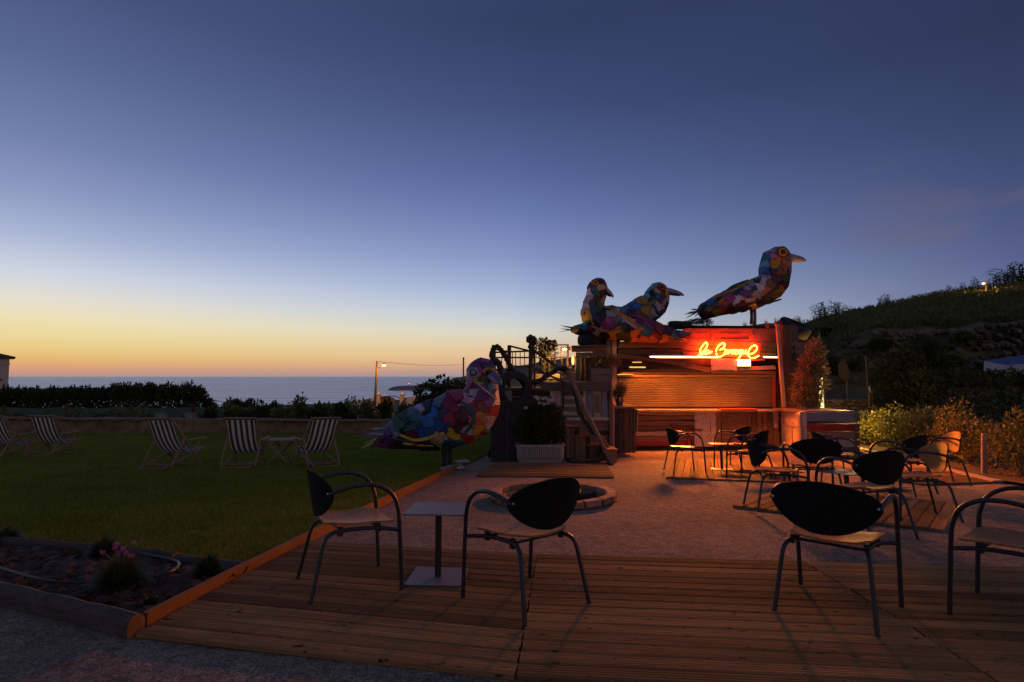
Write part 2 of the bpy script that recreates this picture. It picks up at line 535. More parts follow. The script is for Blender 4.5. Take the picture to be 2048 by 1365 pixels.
def board(parent, p0, p1, w, t, mat, nrm=(0, -1, 0), name='plank', kind='rough', label=None):
    """a plank from p0 to p1 (centre line of its face side), width w across, thickness t behind the face"""
    p0, p1 = Vector(p0), Vector(p1)
    x = p1 - p0; L = x.length; x.normalize()
    n = Vector(nrm); n = (n - x * n.dot(x)).normalized(); y = n.cross(x)
    o = bpy.data.objects.new(name, plank_mesh(kind, mat, random.randrange(4) if kind == 'rough' else 0))
    COL.objects.link(o)
    c_ = (p0 + p1) / 2 - n * t / 2
    m = Matrix((x * L, y * w, n * t)).transposed().to_4x4()
    if random.random() < 0.5 and kind == 'rough':
        m = m @ Matrix.Rotation(math.pi, 4, 'Z')
    m.translation = c_ - (ORIG[parent.name] if parent is not None else Vector((0, 0, 0)))
    if parent is not None: o.parent = parent
    o.matrix_local = m
    ORIG[o.name] = ORIG[parent.name] if parent is not None else Vector((0, 0, 0))
    if label: o['label'] = label
    return o

def leafcloud(clumps, n, size, seed=0, flat=0.0, aspect=2.2, shell=0.55, up=None):
    """diamond leaves spread through ellipsoid clumps -> verts, faces"""
    g = np.random.default_rng(seed)
    C_ = np.array([[*c_[:3]] for c_ in clumps], float); Rr = np.array([[*c_[3:6]] for c_ in clumps], float)
    wgt = (Rr.prod(1)) ** (2 / 3); wgt /= wgt.sum()
    idx = g.choice(len(C_), n, p=wgt)
    d = g.normal(size=(n, 3)); d /= np.linalg.norm(d, axis=1, keepdims=True)
    rad = shell + (1 - shell) * g.random((n, 1)) ** 0.6
    rad *= 1 + 0.13 * np.sin(d[:, :1] * 9 + idx[:, None]) * np.cos(d[:, 1:2] * 7 + idx[:, None] * 2)
    p = C_[idx] + d * Rr[idx] * rad
    a = g.normal(size=(n, 3)) + d * 0.9
    if up is not None: a += np.array(up)
    a /= np.linalg.norm(a, axis=1, keepdims=True)
    b = np.cross(a, g.normal(size=(n, 3))); b /= np.linalg.norm(b, axis=1, keepdims=True)
    s = size * (0.6 + 0.8 * g.random((n, 1)))
    L = a * s; Wd = b * s / aspect
    v = np.stack([p, p + L * 0.5 + Wd * 0.5, p + L, p + L * 0.5 - Wd * 0.5], 1).reshape(-1, 3)
    f = np.arange(n * 4).reshape(n, 4)
    return v, f
def blobs(c, r, n, seed, squash=0.6):
    """n clumps inside an ellipsoid of centre c and radii r"""
    g = random.Random(seed)
    out_ = []
    for _ in range(n):
        while True:
            d = Vector((g.uniform(-1, 1), g.uniform(-1, 1), g.uniform(-1, 1)))
            if d.length < 1: break
        k = g.uniform(0.28, 0.5)
        out_.append((c[0] + d.x * r[0] * squash, c[1] + d.y * r[1] * squash, c[2] + d.z * r[2] * squash, r[0] * k, r[1] * k, r[2] * k))
    return out_
def grid_np(xs, ys, zf):
    X, Y = np.meshgrid(xs, ys, indexing='ij')
    Z = np.vectorize(zf)(X, Y)
    v = np.stack([X, Y, Z], -1).reshape(-1, 3)
    nx, ny = len(xs), len(ys)
    i = (np.arange(nx - 1)[:, None] * ny + np.arange(ny - 1)[None, :]).ravel()
    f = np.stack([i, i + ny, i + ny + 1, i + 1], 1)
    return v, f

# ================================================================== THE SETTING
def structure(o): o['kind'] = 'structure'; return o
def ground_mat():
    m, nt, b = _nodes('dark_scrub_ground')
    v = coords(nt, (1, 1, 1), rnd=False)
    n = noise(nt, v, 0.35, 8, 0.7)
    c = cramp(nt, n, [(0.35, (0.05, 0.048, 0.018)), (0.5, (0.10, 0.085, 0.036)), (0.66, (0.16, 0.12, 0.055))])
    nt.links.new(c, b.inputs['Base Color']); b.inputs['Roughness'].default_value = 0.95
    bump(nt, b, noise(nt, v, 3, 6), 0.7, 0.2)
    return m
def gravel_mat():
    m, nt, b = _nodes('crushed_gravel')
    v = coords(nt, (1, 1, 1), rnd=False)
    big = noise(nt, v, 0.8, 5, 0.6); fine = noise(nt, v, 90, 3, 0.7); mid = noise(nt, v, 9, 5, 0.7)
    c = cramp(nt, big, [(0.3, (0.30, 0.245, 0.17)), (0.7, (0.46, 0.38, 0.265))])
    c = mixc(nt, 0.85, c, cramp(nt, fine, [(0.36, (0.2, 0.2, 0.2)), (0.60, (1.15, 1.15, 1.15))]), 'MULTIPLY')
    c = mixc(nt, 0.7, c, cramp(nt, mid, [(0.34, (0.45, 0.45, 0.45)), (0.62, (1, 1, 1))]), 'MULTIPLY')
    c = mixc(nt, 0.7, c, cramp(nt, noise(nt, v, 34, 4, 0.7), [(0.36, (0.4, 0.4, 0.4)), (0.60, (1.1, 1.1, 1.1))]), 'MULTIPLY')
    nt.links.new(c, b.inputs['Base Color']); b.inputs['Roughness'].default_value = 0.95
    b.inputs['Specular IOR Level'].default_value = 0.2
    ad = N(nt, 'ShaderNodeMath', operation='MULTIPLY_ADD'); nt.links.new(mid, ad.inputs[0]); ad.inputs[1].default_value = 2.5; nt.links.new(fine, ad.inputs[2])
    bump(nt, b, ad.outputs[0], 0.9, 0.012)
    return m
def lawn_mat():
    m, nt, b = _nodes('lawn_turf')
    v = coords(nt, (1, 1, 1), rnd=False)
    big = noise(nt, v, 0.5, 5, 0.65); fine = noise(nt, v, 28, 4, 0.7)
    c = cramp(nt, big, [(0.3, (0.10, 0.135, 0.010)), (0.52, (0.135, 0.165, 0.014)), (0.72, (0.20, 0.205, 0.024))])
    c = mixc(nt, 0.6, c, cramp(nt, fine, [(0.35, (0.45, 0.45, 0.45)), (0.65, (1.1, 1.1, 1.1))]), 'MULTIPLY')
    nt.links.new(c, b.inputs['Base Color']); b.inputs['Roughness'].default_value = 0.95
    b.inputs['Specular IOR Level'].default_value = 0.0
    bump(nt, b, fine, 0.8, 0.03)
    return m
def sea_mat():
    m, nt, b = _nodes('evening_sea')
    t = N(nt, 'ShaderNodeTexCoord')
    mp_ = N(nt, 'ShaderNodeMapping'); mp_.inputs['Scale'].default_value = (0.0016, 0.011, 1)
    nt.links.new(t.outputs['Object'], mp_.inputs[0])
    n = noise(nt, mp_.outputs[0], 3.0, 9, 0.62)
    mp2 = N(nt, 'ShaderNodeMapping'); mp2.inputs['Scale'].default_value = (0.05, 0.16, 1)
    nt.links.new(t.outputs['Object'], mp2.inputs[0])
    n2 = noise(nt, mp2.outputs[0], 1.0, 6, 0.6)
    c = cramp(nt, n, [(0.36, (0.44, 0.39, 0.37)), (0.5, (0.72, 0.66, 0.62)), (0.62, (1.0, 0.95, 0.90))])
    nt.links.new(c, b.inputs['Base Color'])
    b.inputs['Roughness'].default_value = 0.33; b.inputs['Metallic'].default_value = 0.7
    b.inputs['Specular IOR Level'].default_value = 0.8
    ad = N(nt, 'ShaderNodeMath', operation='MULTIPLY_ADD'); nt.links.new(n, ad.inputs[0]); ad.inputs[1].default_value = 3.0; nt.links.new(n2, ad.inputs[2])
    bump(nt, b, ad.outputs[0], 0.7, 2.0)
    return m
M_GROUND, M_GRAVEL, M_LAWN, M_SEA = ground_mat(), gravel_mat(), lawn_mat(), sea_mat()
SEA_Z = -26.0

def land(x, y):
    if y <= 60: return gz(x, y) - 0.10 - 0.32 * min(1, max(0, (25 - y) / 3))
    z60 = gz(x, 60) - 0.10
    if y < 150: return z60 - (y - 60) * 0.06
    return z60 - 5.4 - (y - 150) * 0.16
xs = np.concatenate([np.linspace(-400, -40, 20), np.linspace(-36, 36, 60), np.linspace(42, 400, 20)])
ys = np.concatenate([np.linspace(-60, -4, 10), np.linspace(-3, 40, 60), np.linspace(44, 290, 40)])
structure(npmesh('ground', *grid_np(xs, ys, land), M_GROUND, smooth=True))
S = 70000
structure(npmesh('sea', [(-S, 140, SEA_Z), (S, 140, SEA_Z), (S, S, SEA_Z), (-S, S, SEA_Z)], [(0, 1, 2, 3)], M_SEA))

# border line between the lawn and the terrace (measured: runs 13 degrees right of the view)
B0 = G(300, 1246); B1 = G(982, 905)
BD = (B1 - B0); BD.z = 0; BD.normalize()
BN = Vector((-BD.y, BD.x, 0))       # towards the lawn
def border(t, side=0.0, dz=0.0):
    p = Vector((B0.x, B0.y, 0)) + BD * t + BN * side
    p.z = gz(p.x, p.y) + dz
    return p
K0 = G(1716, 897); K1 = G(2048, 977)   # kerb on the right side of the terrace
KD = (K1 - K0); KD.z = 0; KD.normalize()
def side_of(p0, d, x, y): return d.x * (y - p0.y) - d.y * (x - p0.x)

# terrace gravel sheet: from behind the camera to the bar
FP = G(1106, 995); FPr = 0.82
xs = np.linspace(-9, 12, 211); ys = np.linspace(-3, 19, 221)
gvv, gff = grid_np(xs, ys, lambda x, y: gz(x, y) - 0.03 + 0.006 * math.sin(x * 3.1 + y) * math.sin(y * 2.3))
dd = np.hypot(gvv[:, 0] - FP.x, gvv[:, 1] - FP.y)
sn = (dd > 0.66) & (dd < 0.82)                      # the rim of the fire pit's hole
gvv[sn, 0] = FP.x + (gvv[sn, 0] - FP.x) * 0.74 / dd[sn]; gvv[sn, 1] = FP.y + (gvv[sn, 1] - FP.y) * 0.74 / dd[sn]
fc = gvv[gff].mean(1)
gff = gff[np.hypot(fc[:, 0] - FP.x, fc[:, 1] - FP.y) > 0.70]
structure(npmesh('gravel_yard', gvv, gff, M_GRAVEL, smooth=True))

# lawn: bounded by the border board and, in front, by the back log of the flower bed
BEDB0 = G(-40, 1084); BEDB1 = G(492, 1140)      # back log of the bed
BEDF0 = G(-60, 1180); BEDF1 = G(272, 1262)      # front log of the bed
WALLY = 25.5
lawn_v, lawn_f = [], []
rows = 70; colsn = 60
for i in range(rows + 1):
    for j in range(colsn + 1):
        s_ = j / colsn
        # right edge follows the border, front edge follows the bed's back log
        t = (i / rows)
        xr0, yr0 = BEDB1.x, BEDB1.y
        L0 = (Vector((xr0, yr0, 0)) - Vector((B0.x, B0.y, 0))).dot(BD)
        pr = border(L0 + t * 22.5, 0.02)
        fl = BEDB0 + (BEDB0 - BEDB1) * 4
        pl = Vector((fl.x - t * 10, fl.y + t * (WALLY - fl.y), 0))
        p = pr.lerp(pl, s_)
        lawn_v.append((p.x, p.y, gz(p.x, p.y) - 0.012 + 0.012 * math.sin(p.x * 1.3) * math.sin(p.y * 0.9)))
for i in range(rows):
    for j in range(colsn):
        a = i * (colsn + 1) + j
        lawn_f.append((a, a + colsn + 1, a + colsn + 2, a + 1)[::-1])
structure(npmesh('lawn', lawn_v, lawn_f, M_LAWN, smooth=True))

# grass blades standing in the lawn (nobody could count them)
def lawn_inside(x, y):
    a = (x - B0.x) * BN.x + (y - B0.y) * BN.y        # >0 on the lawn side
    bd = (BEDB1 - BEDB0); nb = np.array([-bd.y, bd.x]); nb /= np.linalg.norm(nb)
    b = (x - BEDB0.x) * nb[0] + (y - BEDB0.y) * nb[1]
    return (a > 0.005) & (b > 0.05)
nb_ = 240000
yy = 3.6 + 21.5 * rng.random(nb_) ** 1.8
xx = -1.02 * yy + (1.02 * yy + 0.9) * rng.random(nb_)
k = lawn_inside(xx, yy); xx, yy = xx[k], yy[k]
zz = np.array([gz(0, y) for y in yy]) - 0.012
nb_ = len(xx)
hh = (0.020 + 0.026 * rng.random(nb_)) * (1 + 0.02 * yy); ww = 0.0022 * (1 + 0.16 * yy)
an = rng.random(nb_) * 6.283; le = rng.normal(size=(nb_, 2)) * 0.016
P = np.stack([xx, yy, zz], 1)
dx = np.stack([np.cos(an) * ww, np.sin(an) * ww, np.zeros(nb_)], 1)
tp = P + np.stack([le[:, 0], le[:, 1], hh], 1)
gv = np.stack([P - dx, P + dx, tp], 1).reshape(-1, 3)
L_GRASS = leafm('grass_blade', (0.10, 0.145, 0.012), (0.22, 0.25, 0.035), 1.2, 0.3)
tag(npmesh('grass', gv, np.arange(nb_ * 3).reshape(-1, 3), L_GRASS), 'short mown grass blades growing on the lawn', 'grass', kind='stuff')

# loose chippings on the gravel in front and on the deck
npb = 7500
px = -4.2 + 8.4 * rng.random(npb); py = 2.0 + 7.5 * rng.random(npb) ** 1.6
ln = (px - B0.x) * BN.x + (py - B0.y) * BN.y
kk = (ln < -0.05) | (py < 3.0 - 0.42 * (px + 2.2))
ondeck = (py < 5.0) & (py > 2.62) & kk
kk &= (~ondeck) | (rng.random(npb) < 0.3)
px, py = px[kk], py[kk]; npb = len(px)
r_ = 0.0022 + 0.0055 * rng.random(npb) ** 3
r_[py < 3] *= 0.9
pz = np.array([gz(0, y) for y in py]) + np.where((py < 5.0) & (py > 2.62), 0.002, -0.028)
oct_ = np.array([(1, 0, 0), (0, 1, 0), (-1, 0, 0), (0, -1, 0), (0, 0, 0.8), (0, 0, -0.5)], float)
jit = 0.6 + 0.8 * rng.random((npb, 6, 3))
pv = np.stack([px, py, pz], 1)[:, None, :] + oct_[None] * jit * r_[:, None, None]
of = np.array([(0, 1, 4), (1, 2, 4), (2, 3, 4), (3, 0, 4), (1, 0, 5), (2, 1, 5), (3, 2, 5), (0, 3, 5)])
pf = (np.arange(npb)[:, None, None] * 6 + of[None]).reshape(-1, 3)
tag(npmesh('gravel', pv.reshape(-1, 3), pf, plain('pale_chippings', (0.26, 0.23, 0.21), 0.9, 0, 0.5, 40)), 'loose pale stone chippings scattered on the yard and deck', 'gravel', kind='stuff')

# ---- hillside on the right, rising behind the bar
CREST = [(860, 800), (895, 766), (930, 757), (993, 744), (1034, 737), (1080, 727), (1140, 715), (1300, 684), (1450, 658), (1520, 648), (1600, 645), (1700, 628), (1800, 606), (1900, 583), (1960, 578), (2048, 566), (2300, 530), (2700, 490), (3200, 470)]
def crest_v(u):
    for (a, va), (b, vb) in zip(CREST, CREST[1:]):
        if a <= u <= b: return va + (vb - va) * (u - a) / (b - a)
    return CREST[0][1] if u < CREST[0][0] else CREST[-1][1]
def hill_point(u, r):
    vc = crest_v(u)
    k = min(1, max(0, (u - 1600) / 120.0))
    rowsY = [30 - 6 * k, 33, 34.4, 46, 60, 75, 140]
    base = G(u, 0, 0)
    Y = rowsY[r]
    x = (u - CX) / F * Y * 1.0
    zc = EYE + (HOR - vc) / F * 60
    z0 = gz(x, rowsY[0]) - 0.25
    if r == 0: z = z0
    elif r == 4: z = zc
    elif r == 1:
        z = (z0 + (zc - z0) * 0.12) * (1 - k) + k * (EYE + (HOR - 768) / F * 33)
    elif r == 2:
        z = (z0 + (zc - z0) * 0.2) * (1 - k) + k * (EYE + (HOR - (668 - (u - 1700) * 0.06)) / F * 34.4)
    elif r == 3:
        z2 = hill_point(u, 2).z
        z = z2 + (zc - z2) * 0.52
    elif r == 5: z = zc + 0.3
    else: z = zc - 8
    return Vector((x, Y, z))
us = list(range(860, 3210, 25))
hv, hf = [], []
RN = 7
sub = 3
for i, u in enumerate(us):
    pr = [hill_point(u, r) for r in range(RN)]
    for r in range(RN - 1):
        for s_ in range(sub):
            p = pr[r].lerp(pr[r + 1], s_ / sub)
            jz = 0.28 * math.sin(u * 0.045 + r * 2.1 + s_) * math.cos(u * 0.017 + s_ * 2 + r) if not (r == 0 and s_ == 0) else 0
            hv.append((p.x, p.y, p.z + jz * (0.4 if r < 2 else 1)))
    hv.append(tuple(pr[-1]))
W_ = (RN - 1) * sub + 1
for i in range(len(us) - 1):
    for j in range(W_ - 1):
        a = i * W_ + j
        hf.append((a, a + W_, a + W_ + 1, a + 1))
structure(npmesh('hillside', hv, hf, M_GROUND, smooth=True))

# low land bank by the coast road, left of the bar
bk_v = [(430, 814, 70), (560, 811, 75), (640, 808, 78), (700, 805, 80), (750, 801, 80), (830, 799, 80), (900, 797, 80), (980, 792, 80)]
mbk = MB()
for (u, v, Y) in bk_v:
    p = at(u, v, Y); mbk.v += [at(u, v + 45, Y - 22), p, p + Vector((0, 14, -0.5)), p + Vector((0, 40, -8))]
for i in range(len(bk_v) - 1):
    for j in range(3):
        mbk.f.append((i * 4 + j, i * 4 + 4 + j, i * 4 + 5 + j, i * 4 + 1 + j)); mbk.m.append(0)
structure(mbk.build('road_bank_hill', M_GROUND, smooth=True))
# far headland with a beacon
hp = [(778, 778), (784, 775), (792, 773.2), (806, 772.4), (822, 772.0), (850, 771), (900, 768), (960, 766)]
mh = MB()
for (u, v) in hp:
    p = at(u, v, 1150); b = p.copy(); b.z = SEA_Z - 0.5
    mh.v += [b + Vector((0, -15, 0)), p, p + Vector((0, 60, 0)), Vector((b.x, b.y + 90, b.z))]
for i in range(len(hp) - 1):
    for j in range(3):
        mh.f.append((i * 4 + j, i * 4 + 4 + j, i * 4 + 5 + j, i * 4 + 1 + j)); mh.m.append(0)
structure(mh.build('headland_terrain', plain('headland_rock', (0.24, 0.18, 0.15), 0.9, 0, 0.2, 0.05)))
bc = thing('harbour_beacon', 'small red beacon light on the far headland', 'beacon', at(818, 771.5, 1150))
mb = MB(); mb.lathe(ORIG[bc.name] + Vector((0, 0, 0.2)), [(0.5, 0), (0.4, 3.0)], 8); mb.build('mast', M_IRON, bc)
mb = MB(); mb.lathe(ORIG[bc.name] + Vector((0, 0, 3.2)), [(0.3, 0), (0.75, 0.6), (0.75, 1.2), (0.2, 1.7)], 8); mb.build('lamp', emit('red_beacon', (1, 0.08, 0.06), 6), bc)

# left brown headland field behind the windbreak
lf = [(-60, 778), (20, 778), (90, 777), (160, 775.5), (230, 777), (300, 781)]
mh = MB()
for (u, v) in lf:
    p = at(u, v, 190); mh.v += [at(u, v + 18, 150), p, p + Vector((0, 50, -6))]
for i in range(len(lf) - 1):
    for j in range(2):
        mh.f.append((i * 3 + j, i * 3 + 3 + j, i * 3 + 4 + j, i * 3 + 1 + j)); mh.m.append(0)
structure(mh.build('clifftop_field', plain('dry_field', (0.16, 0.09, 0.04), 0.95, 0, 0.3, 0.1), smooth=True))

# ================================================================== TERRACE FLOOR
def plank_deck(name, c, heading, length, depth, pitch, mat, inset=None, clip=None, jit=0.004):
    """platform of reeded boards; boards run along heading, laid side by side across depth. kind=structure with plank parts"""
    x, y = c
    o = bpy.data.objects.new(name, None); COL.objects.link(o)
    o.location = (x, y, gz(x, y)); ORIG[o.name] = Vector(o.location); structure(o)
    d = Vector((math.cos(R(heading)), math.sin(R(heading)), 0)); n = Vector((-d.y, d.x, 0))
    k = int(depth / pitch)
    for i in range(k):
        off = (i + 0.5) * pitch - depth / 2
        a, b = -length / 2, length / 2
        if clip: a, b = clip(off, a, b)
        p0 = Vector((x, y, 0)) + n * off + d * (a + random.uniform(-jit, jit)); p1 = Vector((x, y, 0)) + n * off + d * (b + random.uniform(-jit, jit))
        p0.z = gz(p0.x, p0.y) + random.uniform(-.001, .001); p1.z = gz(p1.x, p1.y) + random.uniform(-.001, .001)
        sl = gslope((p0.y + p1.y) / 2)
        board(o, p0, p1, pitch - 0.007, 0.026, mat, (0, -sl, 1), kind='deck')
    return o
# big platform along the front: a left section turned with the border, two right sections
SX0, SX1 = Vector((0.022, 2.79)), Vector((0.20, 4.66))     # seam between left and middle section
def left_clip(off, a, b):
    # board line: centre + n*off + d*t ; ends at the border on the left, at the seam on the right
    d = Vector((math.cos(R(-12)), math.sin(R(-12)))); n = Vector((-d.y, d.x)); o = LC + n * off
    bd = Vector((BD.x, BD.y)); p0 = Vector((B0.x, B0.y)) - Vector((BN.x, BN.y)) * 0.03
    def hit(q, e):
        den = d.x * e.y - d.y * e.x
        w = q - o
        return (w.x * e.y - w.y * e.x) / den
    return hit(p0, bd), hit(SX0, SX1 - SX0) - 0.004
LC = Vector((-0.75, 3.95))
plank_deck('left_terrace_floor', (LC.x, LC.y), -12, 2.0, 1.96, 0.1225, M_DECK, clip=left_clip)
RC = Vector((2.2, 3.56))
def mid_clip(off, a, b):
    d = Vector((math.cos(R(-5.6)), math.sin(R(-5.6)))); n = Vector((-d.y, d.x)); o = RC + n * off
    def hit(q, e):
        den = d.x * e.y - d.y * e.x; w = q - o
        return (w.x * e.y - w.y * e.x) / den
    return hit(SX0, SX1 - SX0) + 0.004, hit(Vector((2.246, 2.63)), Vector((0.012, 1.0))) - 0.004
def right_clip(off, a, b):
    return mid_clip(off, a, b)[1] + 0.009, 2.6
plank_deck('middle_terrace_floor', (RC.x, RC.y), -5.6, 2.0, 1.96, 0.1225, M_DECK, clip=mid_clip)
plank_deck('right_terrace_floor', (RC.x, RC.y), -5.6, 2.0, 1.96, 0.1225, M_DECK, clip=right_clip)
# small square platforms under the far tables
q0, q1, q2 = G(1473, 1009), G(1873, 1081), G(1914, 1007)
cc_ = (q0 + q2) / 2
plank_deck('corner_terrace_floor', (cc_.x, cc_.y), math.degrees(math.atan2(q2.y - q1.y, q2.x - q1.x)), 2.05, 2.05, 0.128, M_DECK)
plank_deck('bar_terrace_floor', (4.25, 11.05), 72, 3.6, 2.35, 0.13, M_DECK)
p_ = G(1900, 950)
plank_deck('hedge_terrace_floor', (p_.x - 0.2, p_.y + 0.1), 8, 2.6, 2.1, 0.13, M_DECK)
p_ = G(1090, 940)
plank_deck('stair_terrace_floor', (0.68, 11.0), -6, 2.35, 2.3, 0.13, M_DECK)

# kerb board between lawn and terrace (three lengths), standing on edge
kb = thing('border_kerb', 'orange stained timber edging board along the lawn', 'edging', border(0))
for a, b in ((-0.02, 1.92), (1.925, 4.3), (4.305, 8.2)):
    board(kb, border(a, 0.0, 0.015), border(b, 0.0, 0.015), 0.105, 0.032, M_BORDER, -BN)
# right kerb in front of the hedge
kb = thing('hedge_kerb', 'low timber kerb lit orange in front of the hedge', 'edging', K0)
Lk = (K1 - K0).length
for a, b in ((-2.6, 0.8), (0.805, 3.4), (3.405, 7.5)):
    pa, pb = K0 + KD * a, K0 + KD * b
    pa.z = gz(pa.x, pa.y) + 0.02; pb.z = gz(pb.x, pb.y) + 0.02
    board(kb, pa, pb, 0.16, 0.10, M_PALEWOOD, (-0.1, 0.0, 1))
kn = Vector((-KD.y, KD.x, 0));
if kn.x < 0: kn = -kn
soil_v = []
for i in range(24):
    for j in range(7):
        p = K0 + KD * (-3 + i * 0.5) + kn * (0.08 + j * 0.45)
        soil_v.append((p.x, p.y, gz(p.x, p.y) + 0.02 + 0.03 * random.random()))
structure(npmesh('hedge_bed_ground', soil_v, [(i * 7 + j, i * 7 + j + 1, i * 7 + j + 8, i * 7 + j + 7) for i in range(23) for j in range(6)], M_SOIL))

# ---- flower bed at the lower left: half-round logs, soil, hose
def halflog(name, p0, p1, w, h, mat, label, ends=None):
    d = (p1 - p0).normalized(); n = Vector((-d.y, d.x, 0))
    prof = [(-w / 2, -0.04), (-w / 2, h * 0.55)] + [(-w / 2 * math.cos(a), h * 0.55 + h * 0.45 * math.sin(a)) for a in (0.4, 0.9, 1.57, 2.24, 2.74)] + [(w / 2, h * 0.55), (w / 2, -0.04)]
    mb = MB(); K = len(prof); SN = 14
    for i in range(SN + 1):
        p = p0.lerp(p1, i / SN)
        b0 = gz(p.x, p.y) - 0.03
        for a, z in prof: mb.v.append(Vector((p.x, p.y, b0 + z * (1 + 0.03 * math.sin(i * 1.7)))) + n * (a * (1 + 0.03 * math.sin(i * 2.3 + a * 30))))
    for i in range(SN):
        for k_ in range(K - 1): mb.f.append((i * K + k_, i * K + k_ + 1, (i + 1) * K + k_ + 1, (i + 1) * K + k_)); mb.m.append(0)
    mb.f += [tuple(range(K))[::-1], tuple(range(SN * K, SN * K + K))]; mb.m += [0, 0]
    mb.m[-2:] = [1, 1]
    return tag(mb.build(name, [mat, M_BORDER], None, True, origin=p0), label, 'edging log')
M_LOG = wood('silvered_log', (0.06, 0.05, 0.037), (0.125, 0.105, 0.08), (2.5, 5, 16), 0.85, 0.1, 0.12)
halflog('edging_log', BEDF0, BEDF1 + Vector((0.0, 0.0, 0)), 0.10, 0.125, M_LOG, 'grey half round log along the front of the flower bed, cut end showing')
halflog('edging_log', BEDB0, G(352, 1122), 0.09, 0.10, M_LOG, 'grey half round log between lawn and flower bed, left length')
halflog('edging_log', G(354, 1123), BEDB1, 0.09, 0.085, M_LOG, 'grey half round log between lawn and flower bed, meeting the orange board')
def soil_z(x, y):
    return gz(x, y) + 0.012 + 0.035 * math.sin(x * 7.3 + y * 3) * math.sin(y * 9.1 + x * 2) * 0.5 + 0.018 * math.sin(x * 31) * math.sin(y * 27 + x * 11) + random.uniform(-0.008, 0.010)
sv, sf = [], []
A0, A1 = BEDF0 + (BEDF0 - BEDF1) * 0.6, B0 + Vector((-0.02, 0.02, 0))
C0_, C1_ = BEDB0 + (BEDB0 - BEDB1) * 0.6, BEDB1 + Vector((0.03, 0, 0))
NI, NJ = 90, 44
for i in range(NI + 1):
    for j in range(NJ + 1):
        p = A0.lerp(A1, i / NI).lerp(C0_.lerp(C1_, i / NI), j / NJ)
        sv.append((p.x, p.y, soil_z(p.x, p.y)))
for i in range(NI):
    for j in range(NJ):
        a = i * (NJ + 1) + j
        sf.append((a, a + NJ + 1, a + NJ + 2, a + 1))
structure(npmesh('flower_bed_ground', sv, sf, M_SOIL))
hz = [(-30, 1084), (40, 1088), (110, 1096), (180, 1106), (240, 1112), (300, 1122), (345, 1132), (358, 1142), (340, 1156), (300, 1166), (240, 1174), (180, 1178), (110, 1177), (50, 1164), (-10, 1146), (-60, 1130)]
hp_ = []
for u, v in hz:
    p = G(u, v); p.z += 0.045; hp_.append(p)
mb = MB(); mb.tube(catmull(hp_, 8), 0.0095, 7)
tag(mb.build('garden_hose', M_HOSE, None, True, origin=hp_[0]), 'black irrigation hose looped over the soil of the flower bed', 'hose')
# clods on the soil
ncl = 900
ci = rng.random((ncl, 2))
cv = []
for a, b in ci:
    p = A0.lerp(A1, 0.25 + 0.75 * a).lerp(C0_.lerp(C1_, 0.25 + 0.75 * a), b * 0.9 + 0.05); cv.append((p.x, p.y, gz(p.x, p.y) + 0.02))
cv = np.array(cv); cr_ = 0.006 + 0.022 * rng.random(ncl) ** 2.5
jit = 0.5 + 1.0 * rng.random((ncl, 6, 3))
pv = cv[:, None, :] + oct_[None] * jit * cr_[:, None, None]
pf = (np.arange(ncl)[:, None, None] * 6 + of[None]).reshape(-1, 3)
tag(npmesh('dirt', pv.reshape(-1, 3), pf, M_SOIL), 'crumbling soil clods lying in the flower bed', 'soil', kind='stuff')

# ---- fire pit: ring of bricks sunk in the gravel
fp = thing('fire_pit', 'round sunken fire pit ringed with two courses of bricks', 'fire pit', FP)
def brickm(key, l, w, h):
    mb = MB()
    mb.box((0, 0, 0), (l, w, h))
    me = mb.mesh('brick', M_BRICK)
    bm = bmesh.new(); bm.from_mesh(me)
    bmesh.ops.bevel(bm, geom=bm.edges[:], offset=0.006, segments=1, affect='EDGES')
    bm.to_mesh(me); bm.free()
    return me
BK1, BK2 = brickm('cap', 0.235, 0.125, 0.075), brickm('course', 0.22, 0.10, 0.07)
def ringof(n, r, z, me, a0=0.0):
    for i in range(n):
        a = a0 + 2 * math.pi * i / n + random.uniform(-.01, .01)
        o = bpy.data.objects.new('brick', me); COL.objects.link(o); o.parent = fp
        x, y = r * math.cos(a), r * math.sin(a)
        o.location = (x, y, z + y * gslope(FP.y) * 0.6 + random.uniform(-.004, .004))
        o.rotation_euler = (random.uniform(-.03, .03), random.uniform(-.03, .03), a + math.pi / 2)
        ORIG[o.name] = FP
nbk = int(2 * math.pi * (FPr - 0.06) / 0.245)
ringof(nbk, FPr - 0.065, 0.045, BK1)
for q in range(3):
    ringof(nbk - 1, FPr - 0.10, -0.03 - 0.075 * q, BK2, 0.11 * (q % 2))
mb = MB(); mb.lathe(FP + Vector((0, 0, -0.235)), [(0.72, -0.02), (0.72, 0.0)], 32)
mb.build('ash_floor', plain('ash', (0.10, 0.095, 0.09), 0.95, 0, 0.4, 12, 0.5), fp)
mb = MB()
for q in range(7):
    a = q * 0.9; r1 = random.uniform(.1, .35)
    c_ = FP + Vector((0.25 + math.cos(a) * 0.16, 0.1 + math.sin(a) * 0.16, -0.18 + 0.03 * q))
    d = Vector((math.cos(a * 2.3), math.sin(a * 2.3), 0.25)) * 0.22
    mb2 = MB(); mb2.tube([c_ - d, c_, c_ + d], [0.035, 0.04, 0.03], 7); mb2.build('charred_log', plain('charcoal', (0.015, 0.014, 0.013), 0.9, 0, 0.3, 20, 0.4), fp)

# ================================================================== THE BAR (shack of salvaged timber)
YF = 15.9                                  # depth of its front
def sh(u, v, dy=0.0): return at(u, v, YF + dy)
PX = YF / F                                # metres per photograph pixel at the front
base = sh(1400, 893); base.z = gz(0, YF)
bar = thing('beach_bar', 'timber beach bar patched together from planks and old doors, shutter closed', 'bar', base)
def hb(u0, v0, u1, v1, w, mat, dy=0.0, t=0.05, name='plank', label=None, par=None):
    return board(par or bar, sh(u0, v0, dy), sh(u1, v1, dy), w * PX, t, mat, (0, -1, 0.0), name, 'rough', label)
